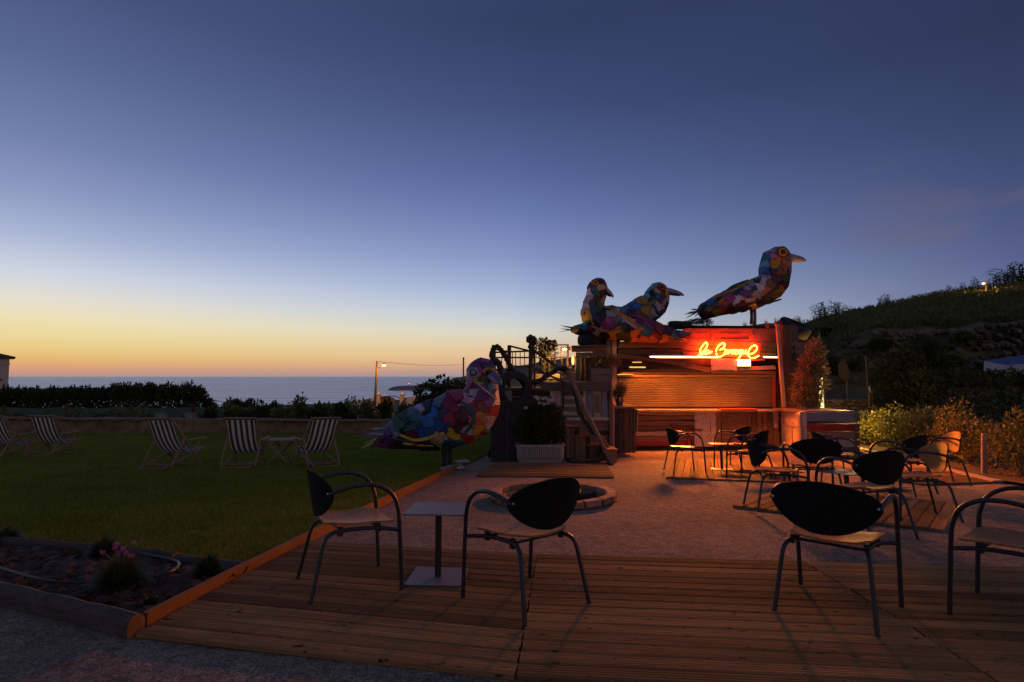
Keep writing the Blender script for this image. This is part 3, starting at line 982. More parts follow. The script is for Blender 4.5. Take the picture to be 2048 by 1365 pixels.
# --- posts
hb(1229, 675, 1229, 900, 10, M_PALEWOOD, -0.02, 0.14, 'post')
hb(1218, 675, 1218, 760, 9, M_GREYWOOD, -0.06, 0.10, 'post')
hb(1556, 649, 1569, 815, 6.5, M_PALEWOOD, -0.24, 0.07, 'post', 'thin leaning post lit pink by the neon')
hb(1573, 650, 1574, 815, 17, M_BROWN, -0.1, 0.2, 'post')
hb(1585, 815, 1580, 700, 7, M_BROWN, -0.08, 0.1, 'post')
# --- planks of the front, top to bottom
hb(1236, 690, 1378, 691, 13, M_BROWN)
hb(1236, 704, 1378, 704, 12, M_DARKWOOD, 0.02)
hb(1364, 686, 1553, 690, 10, M_DOORWOOD, 0.0)
hb(1364, 697, 1552, 700, 10, M_BROWN, 0.01)
hb(1366, 708, 1552, 711, 10, M_DOORWOOD, 0.0)
hb(1426, 719, 1530, 719.5, 6, M_BROWN, 0.03)
hb(1506, 670, 1553, 670, 28, M_BROWN, 0.02, 0.04, 'board')
hb(1508, 716, 1526, 690, 8.5, M_BROWN, -0.10, 0.05, 'board', 'short board nailed at a slant beside the sign')
hb(1235, 711.5, 1330, 722, 9, M_BROWN, -0.05, 0.06); hb(1326, 721.5, 1420, 741, 9.5, M_BROWN, -0.055, 0.06)
hb(1423, 729, 1474, 731, 23, M_PINKBOARD, -0.07, 0.04, 'board', 'wide whitewashed board lit pink under the sign')
hb(1423, 744, 1552, 746, 7, M_BROWN, -0.05, 0.05)
hb(1476, 739.5, 1552, 737, 4, M_PALEWOOD, -0.03, 0.10)
hb(1476, 735.5, 1550, 733, 2.4, M_PALEWOOD, 0.0, 0.12)
hb(1240, 746.5, 1424, 746.5, 4, M_DARKWOOD, 0.0, 0.05)
hb(1240, 740.5, 1424, 741.5, 5, M_DARKWOOD, 0.02, 0.05)
hb(1292, 734, 1424, 737, 7, M_DARKWOOD, 0.05, 0.04)
hb(1240, 734, 1258, 734, 7, M_DARKWOOD, 0.05, 0.04)
hb(1240, 729.5, 1330, 728.5, 3.6, M_DARKWOOD, 0.06, 0.04)
hb(1240, 722, 1264, 722, 5, M_DARKWOOD, 0.06, 0.04); hb(1290, 727, 1424, 728, 6, M_DARKWOOD, 0.065, 0.04)
hb(1300, 720.5, 1424, 722, 6, M_DARKWOOD, 0.07, 0.04)
hb(1234, 751.5, 1552, 751.5, 3.0, M_BROWN, -0.02, 0.08)
# red panelled door laid on its side across the top
def door(par, u0, v0, u1, v1, panels, mat, dy, name='door_panel', label=None, t=0.045):
    """panelled door: slab + proud stiles and rails; panels: list of (u0,v0,u1,v1) recesses in fractions"""
    mb = MB()
    W_, H_ = (u1 - u0), (v1 - v0)
    def P_(a, b): return sh(u0 + W_ * a, v0 + H_ * b, dy)
    def slab(a0, b0, a1, b1, d, th):
        p = sh(u0 + W_ * (a0 + a1) / 2, v0 + H_ * (b0 + b1) / 2, dy)
        mb.box((p.x, p.y - d + th / 2, p.z), (abs(W_) * (a1 - a0) * PX, th, abs(H_) * (b1 - b0) * PX))
    slab(0, 0, 1, 1, 0, t)
    # rails and stiles round every recess: horizontal bands then uprights between recesses
    bs = sorted(set([0, 1] + [x for p in panels for x in (p[1], p[3])]))
    for b0, b1 in zip(bs, bs[1:]):
        row = sorted([p for p in panels if p[1] <= b0 + 1e-6 and p[3] >= b1 - 1e-6])
        a = 0
        for p in row:
            if p[0] - a > 1e-3: slab(a, b0, p[0], b1, 0.022, 0.0195)
            a = p[2]
        if 1 - a > 1e-3: slab(a, b0, 1, b1, 0.022, 0.0195)
    for p in panels:   # raised field
        mx, my = (p[2] - p[0]) * 0.17, (p[3] - p[1]) * 0.2
        slab(p[0] + mx, p[1] + my, p[2] - mx, p[3] - my, 0.008, 0.007)
    o = mb.build(name, mat, par)
    if label: o['label'] = label
    return o
door(bar, 1366, 657.5, 1505, 683, [(0.03, .22, .40, .82), (.45, .22, .94, .82)], M_REDDOOR, 0.0, label='old panelled door laid on its side above the sign')
# --- counter front
for i, v in enumerate((826, 836.5, 847, 857.5, 868, 878, 887.5)):
    hb(1270, v, 1389, v + random.uniform(-.6, .6), 9.3, (M_PALEWOOD, M_BROWN, M_REDCHIP, M_BROWN, M_PALEWOOD, M_REDCHIP, M_REDBOARD)[i], 0.0 + random.uniform(-.015, .015), 0.04)
hb(1340, 850, 1404, 862, 3.5, M_DARKWOOD, -0.06, 0.03)
hb(1352, 858, 1354, 892, 5, M_REDBOARD, -0.03, 0.02); hb(1378, 860, 1379, 892, 6, M_REDBOARD, -0.03, 0.02)
door(bar, 1389, 823, 1431, 893, [(.22, .25, .78, .62), (.22, .70, .78, .95)], M_WHITECHIP, -0.02, label='old door with flaking white paint in the counter front')
hb(1437, 823, 1437, 893, 11, M_BROWN, 0.0, 0.04)
door(bar, 1443.5, 823, 1502, 893, [(.12, .12, .88, .9)], M_BROWN, -0.01)
for u in (1508, 1519, 1530, 1541):
    hb(u, 823, u, 894, 10, M_BROWN, 0.01, 0.04)
hb(1552, 816, 1552, 856, 10, M_PINKBOARD, -0.05, 0.03, 'board', 'short pale board hanging at the end of the counter')
hb(1553, 857, 1553, 896, 12, M_BROWN, 0.0, 0.05)
# counter top and sill
mb = MB(); p = sh(1415, 820.5)
mb.box((p.x, YF - 0.05, p.z), (292 * PX, 0.5, 0.045)); mb.build('counter_top', M_PALEWOOD, bar)
mb = MB(); p = sh(1470, 818.6); mb.box((p.x, YF - 0.18, p.z + 0.012), (70 * PX, 0.3, 0.03)); mb.build('board', M_REDBOARD, bar)
mb = MB(); p = sh(1412, 817.8); mb.box((p.x, YF + 0.08, p.z), (310 * PX, 0.16, 0.03)); mb.build('sill', M_STEEL, bar)
# --- roller shutter: ribbed curtain between two guides
shp = MB()
n = 16
u0, u1, v0, v1 = 1235, 1546, 755, 815
for i in range(n + 1):
    for s_ in range(4):
        v = v0 + (v1 - v0) * (i + s_ / 4) / (n + 1)
        d = (0.0, -0.012, -0.014, -0.009)[s_]
        a, b = sh(u0, v, 0.06), sh(u1, v, 0.06)
        shp.v += [a + Vector((0, d, 0)), b + Vector((0, d, 0))]
for i in range((n + 1) * 4 - 1):
    shp.f.append((2 * i, 2 * i + 1, 2 * i + 3, 2 * i + 2)[::-1]); shp.m.append(0)
shp.build('roller_shutter', M_SHUTTER, bar)
hb(1549, 752, 1549.5, 815, 5, M_REDBOARD, 0.0, 0.09, 'shutter_guide')
hb(1555, 754, 1556, 815, 4, M_DARKWOOD, 0.02, 0.09, 'shutter_guide')
mb = MB(); p = sh(1390, 753.6, 0.05); mb.box((p.x, p.y, p.z), (312 * PX, 0.10, 0.035)); mb.build('shutter_box', M_BROWN, bar)
# --- carcass: roof, side walls, back and inside
gzF = gz(0, YF)
xl, xr = sh(1222, 800).x, sh(1578, 800).x
zr = sh(1400, 684).z
mb = MB(); mb.box(((xl + xr) / 2, YF + 1.65, zr - 0.05), (xr - xl + 0.2, 3.1, 0.10)); mb.build('roof', M_DARKWOOD, bar)
mb = MB(); mb.box(((xl + xr) / 2, YF + 3.15, (zr + gzF) / 2), (xr - xl + 0.1, 0.06, zr - gzF)); mb.build('back_wall', M_BROWN, bar)
zz_ = np.linspace(gzF + 0.1, zr - 0.2, 14)
for z in zz_:
    board(bar, (xr + 0.24, YF + 0.05, z), (xr + 0.24, YF + 3.1, z), 0.23, 0.04, M_DARKWOOD if random.random() < .5 else M_BROWN, (1, 0, 0))
    board(bar, (xl - 0.02, YF + 0.16, z), (xl - 0.02, YF + 3.1, z), 0.23, 0.04, M_BROWN, (-1, 0, 0))
for i, v in enumerate(np.linspace(690, 812, 11)):      # end boards right of the thick post
    hb(1582, v, 1614 - 3 * (i % 2), v, 10.5, (M_BROWN, M_GREYWOOD, M_DARKWOOD)[i % 3], 0.05, 0.04)
hb(1580, 668, 1597, 668, 34, M_GREYWOOD, 0.05, 0.05, 'board')
hb(1552, 648, 1564, 646, 8, M_REDBOARD, -0.2, 0.12, 'block'); hb(1534, 652, 1540, 652, 8, M_REDBOARD, -0.05, 0.1, 'block')
hb(1366, 652, 1555, 655.5, 4, M_DARKWOOD, 0.2, 0.5, 'roof_edge')
# fluorescent tube behind the long gap and inner light
TUBE = emit('fluorescent_tube', (1, 0.55, 0.16), 9)
lt = thing('strip_light', 'long fluorescent strip light glowing through the gap under the sign boards', 'light', sh(1365, 714.5, 0.16))
mb = MB(); mb.tube([sh(1300, 714.4, 0.14), sh(1436, 714.6, 0.14)], 0.022, 8); mb.build('tube', TUBE, lt)
mb = MB(); mb.box(sh(1368, 714.5, 0.20), (138 * PX, 0.05, 0.06)); mb.build('batten', M_PLASTIC, lt)
lt = thing('strip_light', 'short fluorescent strip light between the slanting board and the pink post', 'light', sh(1543, 714.5, 0.16))
mb = MB(); mb.tube([sh(1527, 714.5, -0.07), sh(1554, 715, -0.07)], 0.018, 8); mb.build('tube', TUBE, lt)
mb = MB(); mb.box(sh(1541, 714.7, -0.03), (28 * PX, 0.04, 0.05)); mb.build('batten', M_PLASTIC, lt)
# small warm lamps inside, seen through the slits on the left
INL = emit('inside_lamp', (1, 0.50, 0.10), 1.3)
for (u, v, w, h, lb) in ((1274, 725, 18, 1.7, 'upper inside lamp shining through a slit between dark planks'), (1275, 735, 32, 2.6, 'broad yellow inside lamp shining through a slit left of the beam'),
                         (1251, 749.6, 31, 1.5, 'low yellow inside lamp shining above the left end of the shutter')):
    p = sh(u, v, -0.07 if v > 745 else 0.055)
    l2 = thing('inside_lamp', lb, 'light', p)
    mb = MB(); mb.box(p, (w * PX, 0.03, h * PX)); mb.build('diffuser', INL, l2)
    mb = MB(); mb.box(p + Vector((0, 0.03, 0)), (w * PX * 1.02, 0.024, h * PX * 1.1)); mb.build('housing', M_METAL, l2)
# floodlight under the sign
fl = thing('floodlight', 'glowing rectangular floodlight under the neon lettering', 'floodlight', sh(1488, 727, -0.10))
mb = MB(); p = sh(1488, 726, -0.10); mb.box(p, (25 * PX, 0.05, 13 * PX)); mb.build('lens', emit('flood_lens', (1, 0.66, 0.25), 6), fl)
mb = MB(); mb.box(p + Vector((0, 0.05, 0)), (28 * PX, 0.05, 15 * PX)); mb.build('housing', M_METAL, fl)
mb = MB(); mb.box(sh(1488, 734, -0.1), (25 * PX, 0.05, 1.2 * PX)); mb.build('bracket', M_METAL, fl)

# --- neon sign
ns_ = thing('neon_sign', 'glowing neon script reading la Barraque on the red lit boards', 'neon sign', sh(1457, 703, -0.12))
NEON = emit('neon_glow', (1, 0.046, 0.003), 175)
def zs(x, y): return sh(1380 + x / 10.24, 660 + y / 10.24, -0.13)
STROKES = [('letter_l', [(140, 560), (215, 498), (300, 415), (352, 330), (352, 278), (322, 262), (275, 305), (228, 372), (208, 440), (222, 492), (252, 506), (295, 478), (330, 440)]),
           ('letter_a', [(392, 432), (350, 425), (310, 455), (298, 488), (318, 503), (358, 482), (392, 436), (384, 470), (400, 483), (425, 463), (446, 440)]),
           ('letter_b', [(535, 450), (545, 398), (582, 336), (640, 284), (694, 275), (712, 312), (690, 358), (642, 398), (610, 416)]),
           ('letter_b', [(650, 392), (698, 388), (722, 420), (706, 482), (662, 535), (592, 556), (552, 530), (540, 476)]),
           ('letter_a', [(778, 420), (738, 428), (718, 464), (730, 492), (762, 478), (788, 424), (780, 468), (796, 484), (812, 462)]),
           ('letter_r', [(812, 466), (832, 416), (852, 424), (872, 416), (860, 466), (866, 492), (884, 460)]),
           ('letter_r', [(884, 464), (900, 412), (920, 424), (938, 416), (922, 470), (930, 494)]),
           ('letter_a', [(996, 420), (950, 428), (926, 470), (938, 494), (972, 480), (1000, 424), (992, 474), (1010, 484)]),
           ('letter_q', [(1056, 415), (1022, 430), (1010, 472), (1028, 492), (1054, 460), (1072, 410), (1056, 474), (1022, 552), (962, 624)]),
           ('letter_u', [(1092, 420), (1084, 470), (1100, 486), (1126, 458), (1146, 414), (1138, 470), (1156, 486), (1180, 462)]),
           ('letter_e', [(1150, 490), (1205, 500), (1290, 478), (1356, 420), (1372, 360), (1342, 324), (1296, 326), (1238, 372), (1200, 440), (1194, 502), (1212, 552), (1262, 581), (1322, 574), (1372, 552), (1410, 530)])]
for nm, st in STROKES:
    mb = MB(); mb.tube(catmull([zs(*q) for q in st], 5), 0.0145, 6)
    mb.build(nm, NEON, ns_)
mb = MB()
for q in ((250, 505), (640, 284), (730, 490), (930, 492), (1150, 486), (1300, 326), (322, 262)):
    a = zs(*q); mb.tube([a, a + Vector((0, 0.12, 0))], 0.008, 5)
mb.build('tube_support', M_PLASTIC, ns_)['kind'] = 'stuff'

# --- right return of the counter: old door coming forward, and the stacked plank planter
YP = 14.1
rb = thing('plank_planter', 'raised planter box of stacked painted planks at the end of the bar', 'planter', at(1660, 903, YP))
def pp(u, v, dy=0.0): return at(u, v, YP + dy)
for (va, vb, mat, lb) in ((825, 844, M_BLUECHIP, 'thick grey blue beam with rounded end'), (848, 864, M_REDBOARD, 'dark red painted plank'), (865, 879, M_DOORWOOD, None), (880.5, 894, M_PINKBOARD, None), (894.5, 906, M_GREYWOOD, None)):
    board(rb, pp(1609, (va + vb) / 2), pp(1711 - random.uniform(0, 2), (va + vb) / 2), (vb - va) * YP / F, 0.09, mat, (0, -1, 0), 'plank', 'rough', lb)
    board(rb, pp(1711, (va + vb) / 2, 0.02), pp(1711, (va + vb) / 2, 1.5) + Vector((0.12, 0, 0)), (vb - va) * YP / F, 0.08, M_BROWN, (1, 0, 0))
tz = pp(1660, 823).z
mb = MB(); a, b = pp(1610, 823), pp(1712, 823)
mb.box(((a.x + b.x) / 2, YP + 0.85, tz - 0.03), (b.x - a.x, 1.55, 0.06)); mb.build('top_board', M_DOORWOOD, rb)
dx0 = at(1563, 815, YF - 0.05); dx1 = at(1607, 815, YP - 0.02)
dr = MB()
def dpt(t, z, d):   # point on the return door: t along, z height, d proud
    n = Vector((-(dx1.y - dx0.y), dx1.x - dx0.x, 0)).normalized()
    if n.x > 0: n = -n
    return Vector((dx0.x + (dx1.x - dx0.x) * t, dx0.y + (dx1.y - dx0.y) * t, z)) + n * d
zb, zt = gz(0, 15), sh(1560, 816).z - 0.0
def dslab(t0, t1, z0, z1, d0, d1):
    vs = [dpt(t, z, d) for d in (d0, d1) for t in (t0, t1) for z in (z0, z1)]
    dr.add(vs, [(0, 1, 3, 2), (4, 6, 7, 5), (0, 4, 5, 1), (2, 3, 7, 6), (0, 2, 6, 4), (1, 5, 7, 3)])
dslab(0, 1, zb, zt, -0.06, 0)
for (t0, t1, z0, z1) in ((0, .12, 0, 1), (.80, 1, 0, 1), (.12, .8, .88, 1), (.12, .8, .62, .74), (.12, .8, 0, .06), (.42, .50, .06, .62)):
    dslab(t0, t1, zb + (zt - zb) * z0, zb + (zt - zb) * z1, 0.001, 0.025)
dr.build('door_panel', M_WHITECHIP, bar)['label'] = 'old panelled door turned forward at the right end of the counter'
board(bar, dpt(1.0, zb, 0.03), dpt(1.0, zt, 0.03), 0.14, 0.10, M_PALEWOOD, (0, -1, 0), 'post')

# --- left side counter box with top board
YB = 14.0
lb_ = thing('side_counter', 'narrow timber side counter left of the shutter', 'counter', at(1250, 905, YB))
def lp(u, v, dy=0.0): return at(u, v, YB + dy)
for u, w, m_ in ((1231, 11, M_DARKWOOD), (1242.5, 10.5, M_DARKWOOD), (1254, 10.5, M_BROWN), (1265, 10, M_BROWN)):
    board(lb_, lp(u, 818), lp(u, 906), w * YB / F, 0.05, m_, (0, -1, 0))
for i, dy in enumerate((0.1, 0.45, 0.8, 1.15, 1.5)):
    board(lb_, lp(1270, 818) + Vector((0, dy, 0)), lp(1270, 905) + Vector((0.0, dy, 0)), 0.33, 0.04, M_BROWN, (1, 0, 0))
mb = MB(); p = lp(1249, 815); mb.box((p.x, YB + 0.85, p.z), (54 * YB / F, 1.9, 0.045)); mb.build('top_board', M_GREYWOOD, lb_)
mb = MB()  # broken weathered offcut on the lit side
q = lp(1273, 820) + Vector((0.015, 0, 0))
mb.prism([q + Vector((0, 0, 0)), q + Vector((0, 0.9, 0)), q + Vector((0, 1.0, -0.5)), q + Vector((0, 0.5, -0.62)), q + Vector((0, 0.1, -0.55))], (1, 0, 0), 0.03)
mb.build('offcut', M_PALEWOOD, lb_)

# --- the left part: terrace wall of old doors, posts, roof piece
YL = 13.7
def lw(u, v, dy=0.0): return at(u, v, YL + dy)
def zl(x, y, dy=0.0): return at(960 + x / 4.707, 660 + y / 4.707, YL + dy)     # from the enlarged crop
PL = YL / F / 4.707
tw = thing('terrace_wall', 'wall of salvaged doors and planks under the raised terrace', 'wall', zl(900, 1230))
def tb(x0, y0, x1, y1, w, mat, dy=0.0, t=0.04, name='plank', label=None):
    return board(tw, zl(x0, y0, dy), zl(x1, y1, dy), w * PL, t, mat, (0, -1, 0), name, 'rough', label)
tb(575, 530, 1220, 533, 82, M_GREYWOOD, -0.12, 0.16, 'beam', 'heavy grey beam along the terrace edge')
tb(690, 575, 690, 850, 60, M_WHITECHIP, 0.0); tb(740, 575, 740, 850, 38, M_WHITECHIP, 0.0)
for i in range(7): tb(762, 600 + i * 38, 985, 600 + i * 38, 30, M_WHITECHIP if i % 2 else M_GREYWOOD, 0.03, 0.02)
tb(985, 575, 985, 850, 26, M_WHITECHIP, -0.01)
tb(1035, 575, 1035, 850, 50, M_BLUECHIP, 0.0)
tb(1172, 575, 1172, 850, 56, M_BLUECHIP, 0.0); tb(1104, 575, 1104, 850, 75, M_WHITECHIP, 0.03)
tb(1104, 610, 1104, 780, 50, M_GREYWOOD, 0.01, 0.02)
tb(820, 838, 1215, 838, 30, M_WHITECHIP, -0.02)
for i in range(8): tb(690, 880 + i * 46, 1232, 880 + i * 46, 42, (M_BROWN, M_GREYWOOD, M_DARKWOOD)[i % 3], 0.04)
tb(1236, 520, 1236, 1200, 26, M_BROWN, -0.05, 0.1, 'post'); tb(1258, 700, 1258, 1120, 18, M_PALEWOOD, 0.2, 0.1, 'post')
for i in range(6): tb(300, 600 + i * 60, 680, 600 + i * 60, 56, M_DARKWOOD, 0.1)
mb = MB(); a, b = zl(120, 545), zl(1230, 545)
mb.box(((a.x + b.x) / 2, YL + 1.75, a.z - 0.05), (b.x - a.x, 3.1, 0.08)); mb.build('terrace_slab', M_BROWN, tw)
for i in range(8):
    board(tw, zl(1236, 560 + i * 80) + Vector((0.02, 0.1, 0)), zl(1236, 560 + i * 80) + Vector((0.02, 2.0, 0)), 75 * PL, 0.04, M_BROWN, (1, 0, 0))
# roof piece and uprights between terrace and bar
cab = thing('bar_annex', 'boarded annex with a grey slab roof left of the bar', 'annex', zl(1040, 480, 1.2))
def cb(x0, y0, x1, y1, w, mat, dy=1.0, t=0.05, name='plank'):
    return board(cab, zl(x0, y0, dy) , zl(x1, y1, dy), w * PL * (YL + dy) / YL, t, mat, (0, -1, 0), name)
cb(868, 158, 1210, 152, 24, M_GREYWOOD, 0.9, 1.2, 'roof_slab'); cb(862, 190, 1200, 188, 34, M_BROWN, 1.0, 0.2)
cb(900, 232, 1200, 232, 40, M_GREYWOOD, 1.1, 0.1)
cb(922, 250, 922, 490, 44, M_GREYWOOD, 1.1); cb(968, 260, 968, 490, 34, M_DARKWOOD, 1.2); cb(1010, 265, 1010, 490, 40, M_DARKWOOD, 1.25); cb(1055, 260, 1055, 490, 44, M_DARKWOOD, 1.25)
for i in range(4): cb(940, 285 + i * 50, 1240, 285 + i * 50, 46, M_DARKWOOD, 1.95)
# planter box on top, with two visible boards
px_ = thing('planter_box', 'timber planter box with feathery plant beside the left post', 'planter', zl(1140, 490, 1.25))
for y in (392, 455): board(px_, zl(1042, y, 1.2), zl(1236, y, 1.2), 68 * PL, 0.03, M_GREYWOOD, (0, -1, 0)); board(px_, zl(1043, y, 1.23), zl(1043, y, 1.7), 68 * PL, 0.03, M_GREYWOOD, (-1, 0, 0)); board(px_, zl(1235, y, 1.23), zl(1235, y, 1.7), 68 * PL, 0.03, M_GREYWOOD, (1, 0, 0))
mb = MB(); p = zl(1140, 372, 1.45); mb.box(p, (205 * PL, 0.46, 0.03)); mb.build('soil', M_SOIL, px_)
bx = thing('crate_planter', 'pale crate planter standing on the terrace near the lamp', 'planter', zl(820, 490, 1.0))
for y in (378, 420, 462): board(bx, zl(752, y, 0.9), zl(888, y, 0.9), 38 * PL, 0.03, M_DOORWOOD, (0, -1, 0)); board(bx, zl(888, y, 0.92), zl(888, y, 1.4), 38 * PL, 0.03, M_DOORWOOD, (1, 0, 0)); board(bx, zl(752, y, 0.92), zl(752, y, 1.4), 38 * PL, 0.03, M_DOORWOOD, (-1, 0, 0))
# lit bench on the terrace
bn = thing('terrace_bench', 'pale bench on the raised terrace lit yellow', 'bench', zl(620, 500, 1.6))
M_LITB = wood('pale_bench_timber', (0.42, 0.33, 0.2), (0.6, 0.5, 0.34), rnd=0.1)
for y, w in ((425, 22), (450, 26)): board(bn, zl(470, y, 1.6), zl(752, y, 1.6), w * PL * 1.1, 0.04, M_LITB, (0, -1, 0), 'backrest_plank')
mb = MB(); p = zl(610, 486, 1.5); mb.box(p, (260 * PL * 1.1, 0.45, 0.04)); mb.build('seat', M_LITB, bn)
for x in (480, 600, 740): board(bn, zl(x, 480, 1.45), zl(x, 545, 1.45), 0.06, 0.05, M_LITB, (0, -1, 0), 'leg')
board(bn, zl(478, 300, 1.65), zl(460, 480, 1.65), 0.05, 0.05, M_LITB, (0, -1, 0), 'post')

# --- steps of crates
stp = thing('crate_steps', 'steps built of old crates with red brown treads', 'steps', at(1170, 925, 12.6))
YS = 12.7
def zt_(x, y, dy=0.0): return at(960 + x / 4.707, 660 + y / 4.707, YS + dy)
PS = YS / F / 4.707
M_TREAD = wood('red_brown_tread', (0.28, 0.10, 0.06), (0.40, 0.17, 0.10), rnd=0.15)
gS = gz(0, YS)
for (x0, x1, ytop) in ((806, 955, 895), (895, 1048, 985), (1010, 1162, 1072)):
    a, b = zt_(x0, ytop), zt_(x1, ytop)
    mb = MB(); mb.box(((a.x + b.x) / 2, YS + 0.42, a.z - 0.025), (b.x - a.x, 0.95, 0.045)); mb.build('tread', M_TREAD, stp)
    mb = MB(); mb.box((b.x - 0.02, YS + 0.42, (a.z + gS) / 2 - 0.03), (0.03, 0.90, a.z - gS - 0.05)); mb.build('riser', M_TREAD, stp)
for (x0, x1, y0) in ((812, 888, 920), (895, 950, 1006), (955, 1035, 1010), (1042, 1130, 1092)):
    n_ = 2 if x1 - x0 > 60 else 1
    for i in range(n_):
        w = (x1 - x0) / n_
        p0 = zt_(x0 + w * (i + .5), y0); p1 = p0.copy(); p1.z = gS + 0.01
        board(stp, p0, p1, w * PS * 0.95, 0.03, random.choice((M_BROWN, M_GREYWOOD, M_DARKWOOD)), (0, -1, 0))
a, b = at(1216, 899, 12.1), at(1235, 899, 12.1)
fs = thing('step_block', 'small red brown wooden step block on the gravel at the foot of the steps', 'step', (a.x, 12.1, gz(0, 12.1)))
h_ = a.z - gz(0, 12.1)
mb = MB(); mb.box(((a.x + b.x) / 2, 12.35, a.z - 0.02), (b.x - a.x + 0.02, 0.5, 0.04)); mb.build('tread', M_TREAD, fs)
mb = MB(); mb.box(((a.x + b.x) / 2, 12.35, a.z - 0.04 - h_ / 2 + 0.01), (b.x - a.x - 0.02, 0.46, h_ - 0.04)); mb.build('body', M_TREAD, fs)

# --- railing of the terrace, pole, ropes
rl = thing('terrace_railing', 'rusty railing with balusters round the raised terrace', 'railing', zl(300, 540, 0.2))
def rod(x0, y0, x1, y1, r, name, mat=M_IRON, dy=0.0, dy1=None, par=None):
    mb = MB(); mb.tube([zl(x0, y0, dy), zl(x1, y1, dy if dy1 is None else dy1)], r, 7); return mb.build(name, mat, par or rl, True)
for x in (205, 248, 306, 336, 378, 420, 462): rod(x, 190 if x < 265 else 205, x, 345 if x > 290 else 480, 0.011, 'baluster')
rod(275, 148, 272, 545, 0.05, 'post', M_DARKWOOD); rod(485, 80, 470, 545, 0.055, 'post', M_DARKWOOD); rod(512, 205, 514, 545, 0.03, 'post')
rod(130, 150, 130, 560, 0.05, 'post', M_DARKWOOD)
rod(125, 182, 275, 208, 0.02, 'rail'); rod(125, 214, 485, 200, 0.022, 'rail'); rod(150, 262, 490, 262, 0.020, 'rail'); rod(300, 340, 485, 352, 0.018, 'rail')
rod(268, 150, 475, 202, 0.024, 'rail')
rod(490, 104, 625, 132, 0.022, 'rail', dy=0.1, dy1=1.6); rod(490, 262, 720, 262, 0.018, 'rail', dy=0.1, dy1=1.8)
for x in (530, 565): rod(x, 112, x, 262, 0.010, 'baluster', dy=0.6)
rod(490, 185, 860, 440, 0.035, 'rail', M_DARKWOOD); rod(520, 372, 850, 520, 0.028, 'rail', M_DARKWOOD)
rod(705, 142, 705, 362, 0.02, 'post', dy=1.8); rod(826, 135, 826, 352, 0.03, 'post', dy=1.6); rod(700, 144, 830, 142, 0.02, 'rail', dy=1.75); rod(705, 262, 826, 258, 0.018, 'rail', dy=1.75)
rod(612, 120, 600, 410, 0.035, 'post', M_DARKWOOD, dy=1.4); rod(642, 130, 648, 410, 0.03, 'post', M_DARKWOOD, dy=1.5)
rod(785, 490, 778, 1080, 0.028, 'post', M_DARKWOOD, dy=-0.6)
pl_ = thing('handrail_pole', 'slanting peeled log handrail beside the crate steps', 'handrail', at(1222, 928, 12.2))
mb = MB(); mb.tube([zl(825, 395, -0.4), zl(1010, 800, -1.0), at(960 + 1245 / 4.707, 660 + 1268 / 4.707, 12.0)], [0.05, 0.055, 0.045], 9)
mb.build('pole', M_BROWN, pl_, True)
def rope(pts, r, label, dy=-0.1, name='rope', wob=0.02):
    P = catmull([zl(x, y, dy + (d[0] if d else 0)) for x, y, *d in pts], 7)
    P = [p + Vector((random.uniform(-wob, wob), random.uniform(-wob, wob), random.uniform(-wob, wob))) for p in P]
    mb = MB(); mb.tube(P, [r * random.uniform(0.82, 1.18) for _ in P], 7)
    return tag(mb.build(name, M_ROPE, None, True, origin=P[0]), label, 'rope')
rope([(125, 340), (112, 210), (150, 150), (200, 185), (255, 290), (320, 395), (375, 450), (480, 492), (565, 478), (655, 418), (745, 365), (800, 362), (850, 440, -0.25), (885, 570, -0.3), (935, 760, -0.5), (1015, 890, -0.7), (1085, 970, -0.8), (1150, 1040, -1.0), (1192, 1110, -1.2), (1165, 1190, -1.4), (1075, 1240, -1.4), (950, 1248, -1.4), (815, 1222, -1.3)], 0.055, 'thick dark rope looped from the railing down along the handrail', -0.1)
rope([(190, 400), (185, 330), (140, 305), (125, 360), (170, 560), (215, 700), (205, 850), (175, 1000), (120, 1110), (95, 1190)], 0.075, 'thick dark rope hanging down beside the leaning tyre', -0.3)
rope([(600, 410), (575, 300), (570, 180), (610, 120), (660, 150), (640, 250), (590, 200), (600, 130), (680, 112), (715, 130), (690, 160), (650, 140)], 0.05, 'knotted dark rope wound round the rear railing post', 1.35, wob=0.04)
rope([(470, 110), (460, 85), (485, 72), (502, 90), (500, 130), (470, 160), (495, 190)], 0.06, 'dark rope knotted on top of the tall railing post', -0.05, wob=0.03)
def tyre(c, Rr, w, rot, label):
    mb = MB()
    prof = [(-w / 2, 0.60), (-w / 2 * 1.02, 0.74), (-w / 2 * 0.98, 0.90), (-w / 2 * 0.72, 0.985), (0, 1.0), (w / 2 * 0.72, 0.985), (w / 2 * 0.98, 0.90), (w / 2 * 1.02, 0.74), (w / 2, 0.60), (w / 2 * 0.7, 0.64), (-w / 2 * 0.7, 0.64)]
    n, k = 36, len(prof)
    M_ = rot
    for i in range(n):
        a = 2 * math.pi * i / n
        for j, (x, r) in enumerate(prof):
            rr = r * Rr * (1 - (0.018 if (i % 2 and 3 <= j <= 5) else 0))
            mb.v.append(Vector(c) + M_ @ Vector((rr * math.cos(a), rr * math.sin(a), x)))
    for i in range(n):
        for j in range(k):
            mb.f.append((i * k + j, i * k + (j + 1) % k, ((i + 1) % n) * k + (j + 1) % k, ((i + 1) % n) * k + j)); mb.m.append(0)
    return tag(mb.build('tyre', M_RUBBER, None, True, origin=c), label, 'tyre')
tyre(zl(318, 570, -0.35), 0.46, 0.24, Matrix.Rotation(R(24), 3, 'Z') @ Matrix.Rotation(R(90), 3, 'X'), 'worn tyre hanging on the railing beside the bird on the lawn')
Ztop = zr
tyre(sh(1183, 681, 0.3), 0.40, 0.27, Matrix.Identity(3), 'tyre lying flat under the left bird on the roof')
